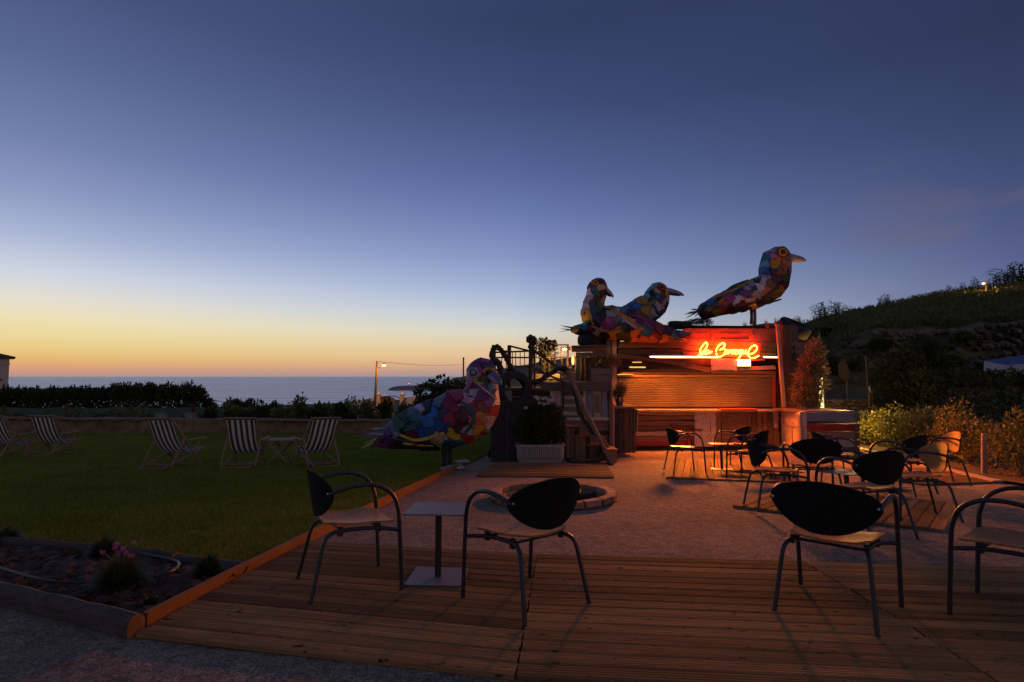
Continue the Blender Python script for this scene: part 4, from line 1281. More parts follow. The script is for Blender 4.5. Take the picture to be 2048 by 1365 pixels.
tyre(sh(1358, 651, 0.7), 0.31, 0.20, Matrix.Rotation(R(4), 3, 'Y'), 'tyre lying flat on the roof behind the tail of the left bird')
tyre(sh(1588, 657, 0.6), 0.46, 0.34, Matrix.Rotation(R(22), 3, 'Y') @ Matrix.Rotation(R(24), 3, 'X'), 'big tyre leaning on the right end of the roof')
tyre(sh(1624, 672, 0.7), 0.22, 0.32, Matrix.Rotation(R(3), 3, 'Y'), 'small tyre at the right corner behind the red lit bush')
board(bar, sh(1612, 684, 0.5), sh(1648, 690, 0.6), 0.12, 0.3, M_DARKWOOD, (0, -1, 0), 'bracket')
net = []
for i in range(26):
    u = 1338 + i * 3.2
    net.append(sh(u, 650 - 9 * math.exp(-((u - 1400) / 26.0) ** 2) + 0.5 * math.sin(i * 2), 0.9))
gN = leafm('grey_net', (0.05, 0.05, 0.055), (0.10, 0.10, 0.11))
v_, f_ = leafcloud([(p.x, p.y, p.z - 0.02, 0.14, 0.3, 0.09) for p in net], 2600, 0.045, 31, shell=0.2)
tag(npmesh('fishing_net', v_, f_, gN, origin=tuple(net[12])), 'tangled grey fishing net heaped on the bar roof', 'net')

# --- corrugated sheets and trough planter in front of the terrace
ct = thing('corrugated_fence', 'dark corrugated metal sheets closing the space under the terrace', 'fence', at(1010, 918, 12.5))
YC = 12.55
for (u0, u1, vt) in ((981, 1013, 806), (1013.5, 1046, 805), (1046.5, 1100, 812)):
    mb = MB(); n = 48
    a, b = at(u0, vt, YC), at(u1, vt, YC); zb_ = gz(0, YC) - 0.02
    for i in range(n + 1):
        x = a.x + (b.x - a.x) * i / n; d = 0.022 * math.sin(i * 2 * math.pi / 6)
        mb.v += [Vector((x, YC + d, zb_)), Vector((x, YC + d, a.z)), Vector((x, YC + d + 0.004, a.z)), Vector((x, YC + d + 0.004, zb_))]
    for i in range(n):
        p, q = i * 4, i * 4 + 4
        mb.f += [(p, q, q + 1, p + 1), (p + 3, p + 2, q + 2, q + 3), (p + 1, q + 1, q + 2, p + 2)]; mb.m += [0] * 3
    mb.build('sheet', M_CORR, ct)
board(ct, at(980, 804, YC - 0.02), at(1102, 808, YC - 0.02), 0.06, 0.05, M_DARKWOOD, (0, -1, 0), 'top_rail')
YT = 11.95
tr = thing('trough_planter', 'long off white ribbed plastic trough planter on the wooden platform', 'planter', at(1081, 930, YT))
t0, t1 = at(1032, 890, YT), at(1130, 890, YT)
zg = gz(0, YT)
mb = MB()
def ringt(k, z, d):
    xa, xb = t0.x + d, t1.x - d; ya, yb = YT + d * 0.6, YT + 0.45 - d * 0.6
    r_ = 0.05; out_ = []
    for (cx_, cy_, a0) in ((xb - r_, ya + r_, -90), (xb - r_, yb - r_, 0), (xa + r_, yb - r_, 90), (xa + r_, ya + r_, 180)):
        for q in (0, 45, 90):
            a = R(a0 + q); out_.append(Vector((cx_ + r_ * math.cos(a), cy_ + r_ * math.sin(a), z)))
    return out_
H_ = t0.z - zg
rs = [ringt(0, zg + 0.005, 0.07), ringt(0, zg + H_ * 0.25, 0.025), ringt(0, zg + H_ * 0.9, 0.012), ringt(0, zg + H_ * 0.9, -0.01), ringt(0, zg + H_, -0.01), ringt(0, zg + H_, 0.015), ringt(0, zg + H_ * 0.8, 0.02)]
for r_ in rs: mb.v += r_
for i in range(len(rs) - 1):
    for k in range(12): mb.f.append((i * 12 + k, i * 12 + (k + 1) % 12, i * 12 + 12 + (k + 1) % 12, i * 12 + 12 + k)); mb.m.append(0)
mb.f += [tuple(range(12))[::-1], tuple(range(72, 84))]; mb.m += [0, 0]
mb.build('trough', M_PLASTIC, tr)
nr = 19
for i in range(nr):
    x = t0.x + 0.10 + (t1.x - t0.x - 0.20) * i / (nr - 1)
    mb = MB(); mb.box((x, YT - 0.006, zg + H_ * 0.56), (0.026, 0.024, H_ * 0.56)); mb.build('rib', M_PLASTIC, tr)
mb = MB(); mb.box(((t0.x + t1.x) / 2, YT + 0.012, zg + H_ * 0.56), (t1.x - t0.x - 0.16, 0.020, H_ * 0.58)); mb.build('recess', plain('groove_shade_plastic', (0.15, 0.125, 0.10), 0.8, 0, 0.3, 12), tr)  # darker colour stands in for the shade between the ribs
mb = MB(); mb.box(((t0.x + t1.x) / 2, YT + 0.22, zg + H_ * 0.82), (t1.x - t0.x - 0.06, 0.38, 0.02)); mb.build('soil', M_SOIL, tr)

# --- lamps of the place and fill lights added along the bar front
def lamp(name, loc, energy, color, kind='POINT', size=0.08, rot=None, cone=None, blend=0.3):
    l = bpy.data.lights.new(name, kind)
    l.energy = energy; l.color = color
    if kind == 'AREA': l.shape = 'RECTANGLE'; l.size, l.size_y = size
    else: l.shadow_soft_size = size
    if kind == 'SPOT': l.spot_size = R(cone); l.spot_blend = blend
    o = bpy.data.objects.new(name, l); COL.objects.link(o); o.location = loc
    if rot is not None: o.rotation_euler = rot
    return o
def aim(frm, to): return (Vector(to) - Vector(frm)).to_track_quat('-Z', 'Y').to_euler()
SOD = (1.0, 0.19, 0.014)
# floodlight beam plus spots added along the fascia: their cones cut the warm pool off about six metres before the bar
for u, tx_, k in ((1290, -1.2, 0.7), (1345, -0.3, 1.0), (1410, 0.4, 0.9), (1488, -0.6, 0.8), (1488, 'far', 11)):
    p = sh(u, 729 if u == 1488 else 717, -0.36)
    if tx_ == 'far': tgt, cone = (8.7, 9.9, gz(0, 9.9)), 42
    else: tgt, cone = (p.x + tx_ * 0.7, YF - 1.15, gz(0, YF - 1.15)), 88
    lamp('flood_and_fill_spot', p, FLOOD_FILL_W * k, SOD, 'SPOT', 0.14, aim(p, tgt), cone, 0.35)
p = sh(1366, 715, -0.30)
lamp('shutter_wash_light', sh(1400, 746, -0.62), WASH_W, (1, 0.22, 0.02), 'AREA', (4.1, 0.04), aim(sh(1400, 746, -0.62), sh(1400, 868, 0.0)))  # added wash on shutter and counter, no fixture of its own
lamp('yard_fill_spot', p, YARD_FILL_W, (1, 0.24, 0.03), 'SPOT', 0.34, aim(p, (p.x - 1.0, 3.5, 0.35)), 92, 0.95)  # added spot that fills the foreground yard with warm light
p = zl(875, 285, 0.9)
tl = thing('terrace_lamp', 'small bright lamp on top of the terrace partition', 'lamp', p)
mb = MB(); mb.lathe(p, [(0.02, -0.12), (0.035, -0.05), (0.035, 0.05), (0.0, 0.11)], 8); mb.build('bulb', emit('warm_bulb', (1, 0.5, 0.12), 3), tl)
mb = MB(); mb.lathe(p + Vector((0, 0, -0.2)), [(0.04, 0), (0.04, 0.08)], 8); mb.build('holder', M_METAL, tl)
lamp('terrace_lamp_light', p + Vector((-0.25, 0.3, 0.05)), 45, (1, 0.5, 0.12), size=0.04)

# ================================================================== THE BIRDS (sculptures clad in scrap plastic)
_PM = {}
def plastic(rgb):
    """glossy sun-bleached scrap plastic of one colour, slightly scuffed"""
    key = tuple(round(x, 3) for x in rgb)
    if key in _PM: return _PM[key]
    m, nt, b = _nodes('scrap_plastic')
    v = coords(nt, (1, 1, 1))
    n = noise(nt, v, 5.0, 5, 0.65); w = noise(nt, v, 40, 3, 0.6)
    lo = tuple(x * 0.72 for x in rgb); hi = tuple(min(1, x * 1.12 + 0.01) for x in rgb)
    c = cramp(nt, n, [(0.35, lo), (0.65, hi)])
    c = mixc(nt, 0.35, c, cramp(nt, w, [(0.38, (0.55, 0.5, 0.45)), (0.55, (1, 1, 1))]), 'MULTIPLY')
    c = hsv_rand(nt, c, 0.12)
    nt.links.new(c, b.inputs['Base Color'])
    b.inputs['Roughness'].default_value = 0.42
    b.inputs['Specular IOR Level'].default_value = 0.35
    bump(nt, b, noise(nt, coords(nt, (1, 1, 1)), 7.0, 3), 0.35, 0.03)
    _PM[key] = m
    return m
PAL = dict(mag=(.34, .06, .24), dmag=(.16, .035, .14), pink=(.55, .24, .38), mauve=(.42, .36, .44), navy=(.03, .045, .10), red=(.45, .035, .025), dred=(.20, .02, .018), crim=(.30, .02, .06),
           green=(.03, .12, .05), dgreen=(.012, .05, .03), teal=(.03, .20, .24), dteal=(.015, .085, .10), cream=(.60, .52, .40), peach=(.62, .42, .30), orange=(.62, .20, .03), rorange=(.60, .12, .03),
           ochre=(.48, .26, .02), yellow=(.60, .40, .02), tan=(.45, .34, .20), blue=(.03, .16, .46), dblue=(.02, .085, .26), lblue=(.16, .42, .56), slate=(.10, .14, .20), dark=(.018, .016, .018),
           maroon=(.14, .02, .03), dmaroon=(.08, .014, .02), purple=(.16, .04, .24), dpurple=(.08, .025, .12), grey=(.32, .32, .35), white=(.62, .60, .60), brown=(.22, .10, .05), olive=(.16, .14, .04), dolive=(.07, .06, .025))
PAL = {k_: tuple(min(.8, c_ * 0.98) for c_ in v_) for k_, v_ in PAL.items()}
def bird(name, label, crop, Yd, stations, seeds, beak, eye, legs=(), tails=(), trims=(), wf=0.8, base=None, bodies_extra=(), yaw=0.0):
    """crop: (x0, y0, scale) of the enlarged view in which the outline was measured; built around the plane y = Yd"""
    x0, y0, sc = crop
    def W(x, y, d=0.0):
        return at(x0 + x / sc, y0 + y / sc, Yd) + Vector((0, d, 0))
    px = Yd / F / sc
    b0 = W(*base)
    root = thing(name, label, 'bird sculpture', b0, 'patchwork bird sculptures')
    rs = random.Random(hash(label) & 0 or len(label) * 7 + int(x0))
    # --- loft
    st = [Vector((s[0], s[1], s[2])) for s in stations]
    P = catmull([(s.x, s.y, s.z) for s in st], 7)
    NS, M_ = len(P), 40
    V = np.zeros((NS, M_, 3)); UV = np.zeros((NS, M_, 2))
    for i, p in enumerate(P):
        a, b = P[max(0, i - 2)], P[min(NS - 1, i + 2)]
        t = Vector((b.x - a.x, b.y - a.y)).normalized(); n = Vector((-t.y, t.x))
        h = max(p.z, 2)
        for k in range(M_):
            th = 2 * math.pi * k / M_
            c_, s_ = math.cos(th), math.sin(th)
            # slightly boxy section
            e = 0.85
            cx_ = math.copysign(abs(c_) ** e, c_); sx_ = math.copysign(abs(s_) ** e, s_)
            x, y = p.x + n.x * h * cx_, p.y + n.y * h * cx_
            w = W(x, y, h * px * wf * sx_)
            V[i, k] = w; UV[i, k] = (x, y)
    cen = np.array([W(p.x, p.y) for p in P])
    # inner hull
    hv = []; hf = []
    for i in range(0, NS, 2):
        for k in range(0, M_, 2):
            q = cen[i] + (V[i, k] - cen[i]) * 0.965; hv.append(q)
    ni, mk = len(range(0, NS, 2)), M_ // 2
    for i in range(ni - 1):
        for k in range(mk):
            hf.append((i * mk + k, i * mk + (k + 1) % mk, (i + 1) * mk + (k + 1) % mk, (i + 1) * mk + k))
    npmesh('body', hv, hf, plastic(PAL['dark']), root, smooth=True)
    # --- cladding: every face goes to the nearest seed, one panel per seed and side
    sd = np.array([(s[0], s[1]) for s in seeds], float)
    cells = {}
    for i in range(NS - 1):
        for k in range(M_):
            k2 = (k + 1) % M_
            for tri in (((i, k), (i, k2), (i + 1, k2)), ((i, k), (i + 1, k2), (i + 1, k))):
                u = np.mean([UV[q] for q in tri], 0)
                u = u + np.array((16 * math.sin(u[1] / 23.0) + 9 * math.sin(u[0] / 11.0), 14 * math.sin(u[0] / 27.0 + 1)))
                j = int(np.argmin(((sd - u) ** 2).sum(1)))
                kk = np.mean([q[1] if q[1] != 0 or k < 5 else M_ for q in tri])
                cells.setdefault((j, 0 if kk > M_ / 2 else 1), []).append(tri)
    for (j, side), tris in cells.items():
        ids = sorted(set(q for t in tris for q in t))
        ix = {q: n for n, q in enumerate(ids)}
        pts = np.array([V[q] for q in ids])
        c0 = pts.mean(0)
        if len(pts) > 4:
            u_, s_, vt = np.linalg.svd(pts - c0)
            nrm = vt[2]
            cc_ = cen[int(np.mean([q[0] for q in ids]))]
            if np.dot(nrm, c0 - cc_) < 0: nrm = -nrm
            dist = (pts - c0) @ nrm
            flat = 0.72 if abs(dist).max() < 0.30 else 0.2
            pts = pts - np.outer(dist * flat, nrm)
        else:
            nrm = c0 - cen[ids[0][0]]; nrm = nrm / (np.linalg.norm(nrm) + 1e-9)
        lift = rs.uniform(0.004, 0.028)
        # each piece is cut a little smaller than its place and sits at its own slight angle
        pts = c0 + (pts - c0) * (1 - min(0.04, 0.012 / (np.linalg.norm(pts - c0, axis=1).mean() + 1e-6)))
        ta = np.cross(nrm, np.array((0.3, 0.9, 0.2))); ta = ta / (np.linalg.norm(ta) + 1e-9); tb_ = np.cross(nrm, ta)
        pts = pts + np.outer(np.clip((pts - c0) @ ta * rs.uniform(-.09, .09) + (pts - c0) @ tb_ * rs.uniform(-.09, .09), -.018, .018), nrm)
        top = pts + nrm * lift
        # boundary skirt gives the piece its thickness
        ed = {}
        for t in tris:
            for a, b in ((t[0], t[1]), (t[1], t[2]), (t[2], t[0])):
                ed[(a, b)] = ed.get((a, b), 0) + 1
        bnd = [(a, b) for (a, b) in ed if (b, a) not in ed]
        mb = MB()
        mb.v = [Vector(q) for q in top] + [Vector(q) for q in (pts - nrm * 0.03)]
        nn = len(ids)
        for t in tris: mb.f.append(tuple(ix[q] for q in t)[::-1])
        for a, b in bnd: mb.f.append((ix[a], ix[b], nn + ix[b], nn + ix[a]))
        mb.m = [0] * len(mb.f)
        col = PAL[seeds[j][2]]
        if side == 0 and rs.random() < 0.0: pass
        mb.build('panel', plastic(col), root)
    # --- beak: lofted wedge, upper and lower mandible
    bx0, by0, bx1, by1, h0, h1, bc = beak[:7]
    hookd = beak[7] if len(beak) > 7 else 18
    bd0, bd1 = (beak[8], beak[9]) if len(beak) > 8 else (0.0, 0.0)
    d = Vector((bx1 - bx0, by1 - by0)); L = d.length; d.normalize(); n = Vector((-d.y, d.x))
    if n.y > 0: n = -n          # points up in the picture
    for nm, sgn, l_ in (('upper_beak', 1, 1.0), ('lower_beak', -1, 0.86)):
        mb = MB(); K = 10; NB = 10
        for i in range(NB):
            t = i / (NB - 1)
            hh_ = (h0 + (h1 - h0) * t) * math.sqrt(1 - 0.72 * (max(0, t - 0.72) / 0.28) ** 2)
            cx_, cy_ = bx0 + d.x * L * l_ * t, by0 + d.y * L * l_ * t + (hookd * t ** 3 if sgn > 0 else hookd * .3 * t ** 3)
            for k in range(K):
                a = math.pi * k / (K - 1)
                up = hh_ * math.sin(a) * sgn * (0.82 if sgn > 0 else 0.66); sd_ = hh_ * math.cos(a) * 0.75
                mb.v.append(W(cx_ + n.x * up, cy_ + n.y * up, sd_ * px + bd0 + (bd1 - bd0) * t))
        for i in range(NB - 1):
            for k in range(K - 1): mb.f.append((i * K + k, i * K + k + 1, i * K + K + k + 1, i * K + K + k)); mb.m.append(0)
            mb.f.append((i * K + K - 1, i * K, i * K + K, i * K + 2 * K - 1)); mb.m.append(0)
        mb.f.append(tuple(range((NB - 1) * K, NB * K))); mb.m.append(0)
        mb.f.append(tuple(range(K))[::-1]); mb.m.append(0)
        mb.build(nm, plastic(PAL[bc[0] if sgn > 0 else bc[1]]), root)
    # --- eyes on both sides: socket ring > iris > pupil
    ex, ey, er, c1, c2, c3, off = eye
    for sgn in (-1, 1):
        p = W(ex, ey, sgn * off * px)
        ax = Matrix.Rotation(R(90 * (1 if sgn < 0 else -1)), 3, 'X')
        er_ = er * px
        mb = MB(); mb.lathe(p, [(er_ * 1.0, -0.06), (er_ * 1.0, 0.02), (er_ * 0.92, 0.035), (er_ * 0.70, 0.035)], 20, axis=ax); e1 = mb.build('eye', plastic(PAL[c1]), root)
        mb = MB(); mb.lathe(p, [(er_ * 0.70, 0.0), (er_ * 0.70, 0.045), (er_ * 0.64, 0.055), (er_ * 0.40, 0.055)], 20, axis=ax); mb.build('iris', plastic(PAL[c2]), e1)
        mb = MB(); mb.lathe(p, [(er_ * 0.44, 0.0), (er_ * 0.44, 0.065), (er_ * 0.30, 0.085), (er_ * 0.05, 0.092)], 16, axis=ax); mb.build('pupil', plastic(PAL[c3]), e1)
    for (xa, ya, xb, yb, wd, dd, cl) in legs:
        mb = MB(); a, b = W(xa, ya, dd), W(xb, yb, dd)
        mb.tube([a, a.lerp(b, .5) + Vector((0.01, 0, 0)), b], [wd * px, wd * px * .9, wd * px], 8); mb.build('leg', plastic(PAL[cl]), root)
    for (xa, ya, xb, yb, wd, dd, cl) in tails:      # tail feathers: tapered slats
        a, b = W(xa, ya, dd), W(xb, yb, dd * 1.4)
        x = (b - a).normalized(); nz = Vector((0, -1, 0.15)); nz = (nz - x * nz.dot(x)).normalized(); y = nz.cross(x)
        w_ = wd * px
        mb = MB(); mb.prism([a - y * w_ * .6, a.lerp(b, .6) - y * w_ * .5, b, a.lerp(b, .75) + y * w_ * .4, a + y * w_ * .6], nz, 0.015)
        mb.build('tail_feather', plastic(PAL[cl]), root)
    # --- trim strips lying proud on the near side, mirrored on the far side
    def surf(x, y, sgn):
        """depth offset of the hull at picture point x, y"""
        best = 1e9; r_ = 0
        dd = np.hypot(np.array([p.x for p in P]) - x, np.array([p.y for p in P]) - y)
        rel = dd / np.array([max(p.z, 2) for p in P]); i = int(np.argmin(rel))
        h = P[i].z; k = min(0.98, rel[i])
        return sgn * h * px * wf * math.sqrt(max(0.02, 1 - k * k)) ** 0.9
    for (pts, wd, cl) in trims:
        pp_ = catmull([(x, y, 0) for x, y in pts], 5)
        for sgn in (-1, 1):
            mb = MB(); Pn = [W(q.x, q.y, surf(q.x, q.y, sgn) + sgn * 0.035) for q in pp_]
            Nn = len(Pn)
            for i, q in enumerate(Pn):
                a, b = pp_[max(0, i - 1)], pp_[min(Nn - 1, i + 1)]
                t = Vector((b.x - a.x, b.y - a.y)).normalized(); n2 = Vector((-t.y, t.x)) * wd * (0.75 + 0.25 * math.sin(math.pi * i / (Nn - 1)))
                o1 = W(pp_[i].x + n2.x, pp_[i].y + n2.y, q.y - Yd); o2 = W(pp_[i].x - n2.x, pp_[i].y - n2.y, q.y - Yd)
                mb.v += [o1, o2, o2 + Vector((0, -sgn * 0.05, 0)), o1 + Vector((0, -sgn * 0.05, 0))]
            for i in range(Nn - 1):
                for k in range(4): mb.f.append((i * 4 + k, i * 4 + (k + 1) % 4, i * 4 + 4 + (k + 1) % 4, i * 4 + 4 + k)); mb.m.append(0)
            mb.f += [(0, 1, 2, 3), tuple(range((Nn - 1) * 4, Nn * 4))[::-1]]; mb.m += [0, 0]
            mb.build('trim_strip', plastic(PAL[cl]), root)
    return root

# --- bird on the lawn
bird('bird_sculpture', 'patchwork bird with magenta head and blue wing standing on the lawn', (720, 700, 5.687), 11.2,
     [(165, 1062, 22), (225, 1045, 62), (330, 1008, 118), (470, 950, 175), (650, 890, 235), (860, 850, 272), (1060, 790, 300), (1230, 715, 300), (1350, 590, 245), (1385, 470, 182), (1385, 370, 165), (1385, 270, 160), (1380, 190, 140), (1370, 130, 85), (1365, 100, 14)],
     [(1320, 130, 'dmag'), (1260, 170, 'dmag'), (1420, 110, 'mag'), (1460, 190, 'navy'), (1350, 230, 'mag'), (1270, 330, 'mag'), (1395, 320, 'dred'), (1440, 335, 'green'), (1350, 305, 'tan'), (1500, 340, 'dteal'), (1470, 405, 'teal'), (1220, 380, 'dmag'),
      (1230, 430, 'crim'), (1320, 475, 'mauve'), (1390, 515, 'dmag'), (1230, 560, 'pink'), (1130, 520, 'crim'), (1460, 520, 'dmag'), (1480, 565, 'mag'), (1560, 590, 'cream'), (1420, 440, 'purple'), (1340, 400, 'dmag'),
      (1400, 660, 'dred'), (1300, 640, 'dred'), (1190, 740, 'dmaroon'), (1050, 620, 'crim'), (1050, 760, 'crim'), (1140, 850, 'dmaroon'), (1545, 680, 'red'), (1480, 800, 'peach'), (1510, 900, 'peach'), (1330, 800, 'rorange'), (1400, 740, 'orange'), (1350, 900, 'ochre'), (1250, 905, 'mauve'), (1420, 960, 'dred'), (1250, 980, 'red'), (1330, 960, 'ochre'),
      (960, 700, 'navy'), (900, 600, 'slate'), (850, 700, 'blue'), (800, 800, 'blue'), (940, 850, 'dblue'), (830, 910, 'dblue'), (1000, 900, 'dblue'), (660, 760, 'teal'), (610, 850, 'dteal'), (540, 790, 'dgreen'), (430, 920, 'slate'), (690, 650, 'mauve'), (790, 640, 'dark'), (620, 700, 'slate'), (500, 830, 'green'), (640, 950, 'maroon'), (720, 930, 'dblue'), (330, 940, 'dpurple'), (250, 1040, 'dmag'), (380, 1040, 'dmag'), (450, 1070, 'dmaroon'), (620, 1100, 'dmaroon'), (540, 1000, 'dark'), (740, 1080, 'dmaroon'), (880, 1010, 'tan'), (1070, 950, 'yellow'), (1040, 1040, 'dteal'), (1130, 1070, 'dteal'), (820, 1060, 'dark'), (940, 960, 'tan')],
     (1480, 275, 1606, 380, 80, 56, ('slate', 'pink'), 22, -0.26, -0.55), (1297, 262, 60, 'mauve', 'navy', 'grey', 118),
     legs=[(962, 1080, 958, 1345, 34, -0.10, 'dark'), (1005, 1080, 1000, 1335, 30, 0.22, 'dark')],
     tails=[(300, 935, 60, 945, 14, -0.1, 'blue'), (280, 960, -10, 972, 16, -0.2, 'blue'), (330, 900, 95, 900, 12, 0.1, 'white'), (350, 880, 110, 915, 12, 0.0, 'lblue'), (300, 950, 90, 930, 16, -0.25, 'ochre'), (210, 1000, 80, 1050, 14, -0.2, 'tan'), (170, 1040, 40, 1115, 12, -0.15, 'cream'), (180, 1060, 100, 1150, 12, 0.1, 'dark'), (420, 850, 230, 900, 14, 0.15, 'lblue')],
     trims=[([(430, 935), (540, 970), (660, 1005), (800, 985), (900, 940), (985, 925)], 16, 'yellow'), ([(515, 1045), (640, 1060), (760, 1062), (860, 1070)], 15, 'yellow'), ([(1070, 545), (1180, 590), (1280, 680), (1315, 760), (1270, 860), (1150, 980)], 20, 'dteal'), ([(330, 985), (450, 1000), (600, 1020)], 10, 'dteal'), ([(780, 660), (720, 760), (690, 880)], 8, 'dteal'), ([(1260, 320), (1320, 365), (1410, 382)], 12, 'yellow'), ([(1405, 255), (1450, 215), (1540, 230)], 16, 'ochre'), ([(1330, 370), (1450, 470), (1560, 560)], 9, 'cream')],
     wf=0.82, base=(980, 1340))
# --- right bird on the roof
bird('bird_sculpture', 'tall patchwork bird with ochre cheek standing on two legs above the neon sign', (1350, 480, 6.824), 16.6,
     [(325, 1010, 40), (375, 990, 98), (470, 950, 112), (620, 885, 135), (850, 808, 175), (1080, 735, 188), (1270, 645, 188), (1360, 545, 190), (1365, 440, 205), (1370, 340, 200), (1385, 250, 188), (1395, 170, 145), (1390, 115, 70), (1388, 97, 12)],
     [(1200, 260, 'teal'), (1190, 360, 'lblue'), (1190, 440, 'blue'), (1300, 120, 'grey'), (1420, 110, 'grey'), (1500, 150, 'dred'), (1270, 240, 'pink'), (1310, 330, 'ochre'), (1270, 380, 'ochre'), (1420, 420, 'brown'), (1500, 190, 'red'), (1560, 190, 'grey'), (1470, 260, 'brown'), (1450, 330, 'rorange'), (1560, 270, 'peach'), (1530, 420, 'dred'), (1260, 430, 'navy'), (1220, 460, 'blue'), (1300, 540, 'dmaroon'), (1440, 540, 'dgreen'), (1550, 520, 'dteal'), (1460, 640, 'maroon'), (1380, 470, 'brown'), (1200, 520, 'mauve'), (1150, 580, 'white'), (1080, 560, 'dgreen'), (1060, 520, 'grey'), (1000, 640, 'mauve'), (920, 610, 'slate'), (930, 670, 'mauve'), (1100, 670, 'white'), (920, 740, 'purple'), (960, 740, 'dmag'), (1000, 690, 'dteal'), (1240, 640, 'brown'), (1200, 720, 'orange'), (1060, 770, 'peach'), (960, 840, 'peach'), (810, 830, 'white'), (690, 830, 'mag'), (740, 800, 'mag'), (560, 850, 'ochre'), (640, 885, 'red'), (860, 890, 'dred'), (720, 730, 'slate'), (800, 700, 'dteal'), (860, 640, 'ochre'), (470, 870, 'blue'), (430, 930, 'olive'), (520, 920, 'dolive'), (400, 1040, 'dmaroon'), (500, 1060, 'dmaroon'), (530, 1000, 'ochre'), (640, 990, 'red'), (720, 970, 'dred'), (830, 970, 'olive'), (900, 950, 'dred'), (1050, 910, 'dred'), (1180, 870, 'olive'), (1100, 850, 'dmaroon'), (1330, 770, 'ochre'), (1440, 710, 'ochre'), (860, 1015, 'olive'), (1240, 820, 'olive'), (1000, 980, 'brown')],
     (1555, 248, 1780, 280, 78, 52, ('grey', 'peach'), 14), (1393, 203, 82, 'dred', 'yellow', 'dgreen', 152),
     legs=[(1018, 940, 1018, 1160, 23, -0.12, 'maroon'), (1102, 930, 1104, 1160, 24, 0.08, 'brown')],
     tails=[(330, 970, 110, 1085, 16, -0.1, 'dgreen'), (330, 985, 112, 1020, 16, 0.0, 'olive'), (330, 970, 185, 990, 18, 0.1, 'dblue'), (340, 965, 198, 960, 16, -0.1, 'navy'), (340, 960, 230, 940, 18, 0.05, 'ochre'), (350, 960, 280, 932, 16, 0.12, 'maroon'), (320, 1000, 230, 1060, 16, -0.15, 'dark')],
     trims=[([(620, 745), (780, 690), (900, 630), (1040, 545)], 14, 'ochre'), ([(700, 700), (800, 620), (980, 552)], 8, 'dark'), ([(520, 930), (760, 915), (960, 890), (1140, 810), (1280, 700), (1370, 620)], 20, 'dmaroon'), ([(1430, 815), (1390, 830), (1330, 850)], 12, 'dolive')],
     wf=0.78, base=(1060, 1145))
# --- middle bird, behind
bird('bird_sculpture', 'patchwork bird with light blue nape looking right behind the left bird', (1110, 540, 7.062), 16.9,
     [(220, 835, 28), (330, 850, 66), (520, 830, 110), (800, 760, 140), (1060, 670, 170), (1260, 580, 195), (1400, 480, 180), (1430, 400, 172), (1445, 330, 155), (1450, 265, 125), (1445, 215, 80), (1440, 185, 12)],
     [(1300, 270, 'lblue'), (1270, 350, 'lblue'), (1400, 200, 'grey'), (1580, 270, 'olive'), (1540, 225, 'tan'), (1420, 330, 'tan'), (1350, 370, 'dark'), (1410, 375, 'blue'), (1340, 410, 'dgreen'), (1450, 400, 'dgreen'), (1500, 370, 'dred'), (1520, 470, 'mauve'), (1550, 530, 'maroon'), (1480, 440, 'maroon'), (1230, 440, 'ochre'), (1100, 510, 'blue'), (1010, 570, 'slate'), (1360, 480, 'olive'), (1440, 520, 'mauve'), (1250, 600, 'ochre'), (1150, 630, 'olive'), (1370, 620, 'mauve'), (1330, 690, 'grey'), (1360, 720, 'dgreen'), (1210, 690, 'teal'), (1420, 730, 'slate'), (1480, 640, 'slate'), (1560, 350, 'ochre'), (390, 830, 'teal'), (280, 865, 'orange'), (230, 830, 'olive'), (350, 900, 'dark'), (300, 820, 'slate'), (480, 860, 'dpurple'), (600, 800, 'navy'), (800, 740, 'grey'), (920, 660, 'slate'), (900, 800, 'dred')],
     (1565, 305, 1816, 352, 74, 46, ('grey', 'slate'), 18), (1475, 265, 58, 'maroon', 'rorange', 'dark', 112),
     tails=[(250, 830, 75, 790, 14, -0.05, 'dark'), (240, 845, 70, 830, 12, 0.05, 'olive'), (230, 850, 35, 886, 6, 0.0, 'dark'), (290, 815, 100, 785, 8, 0.1, 'slate'), (260, 860, 130, 850, 14, -0.1, 'ochre')],
     trims=[([(1040, 620), (1150, 560), (1250, 510), (1340, 505)], 14, 'slate'), ([(1340, 505), (1400, 590), (1440, 680)], 14, 'navy')],
     wf=0.75, base=(1000, 960))
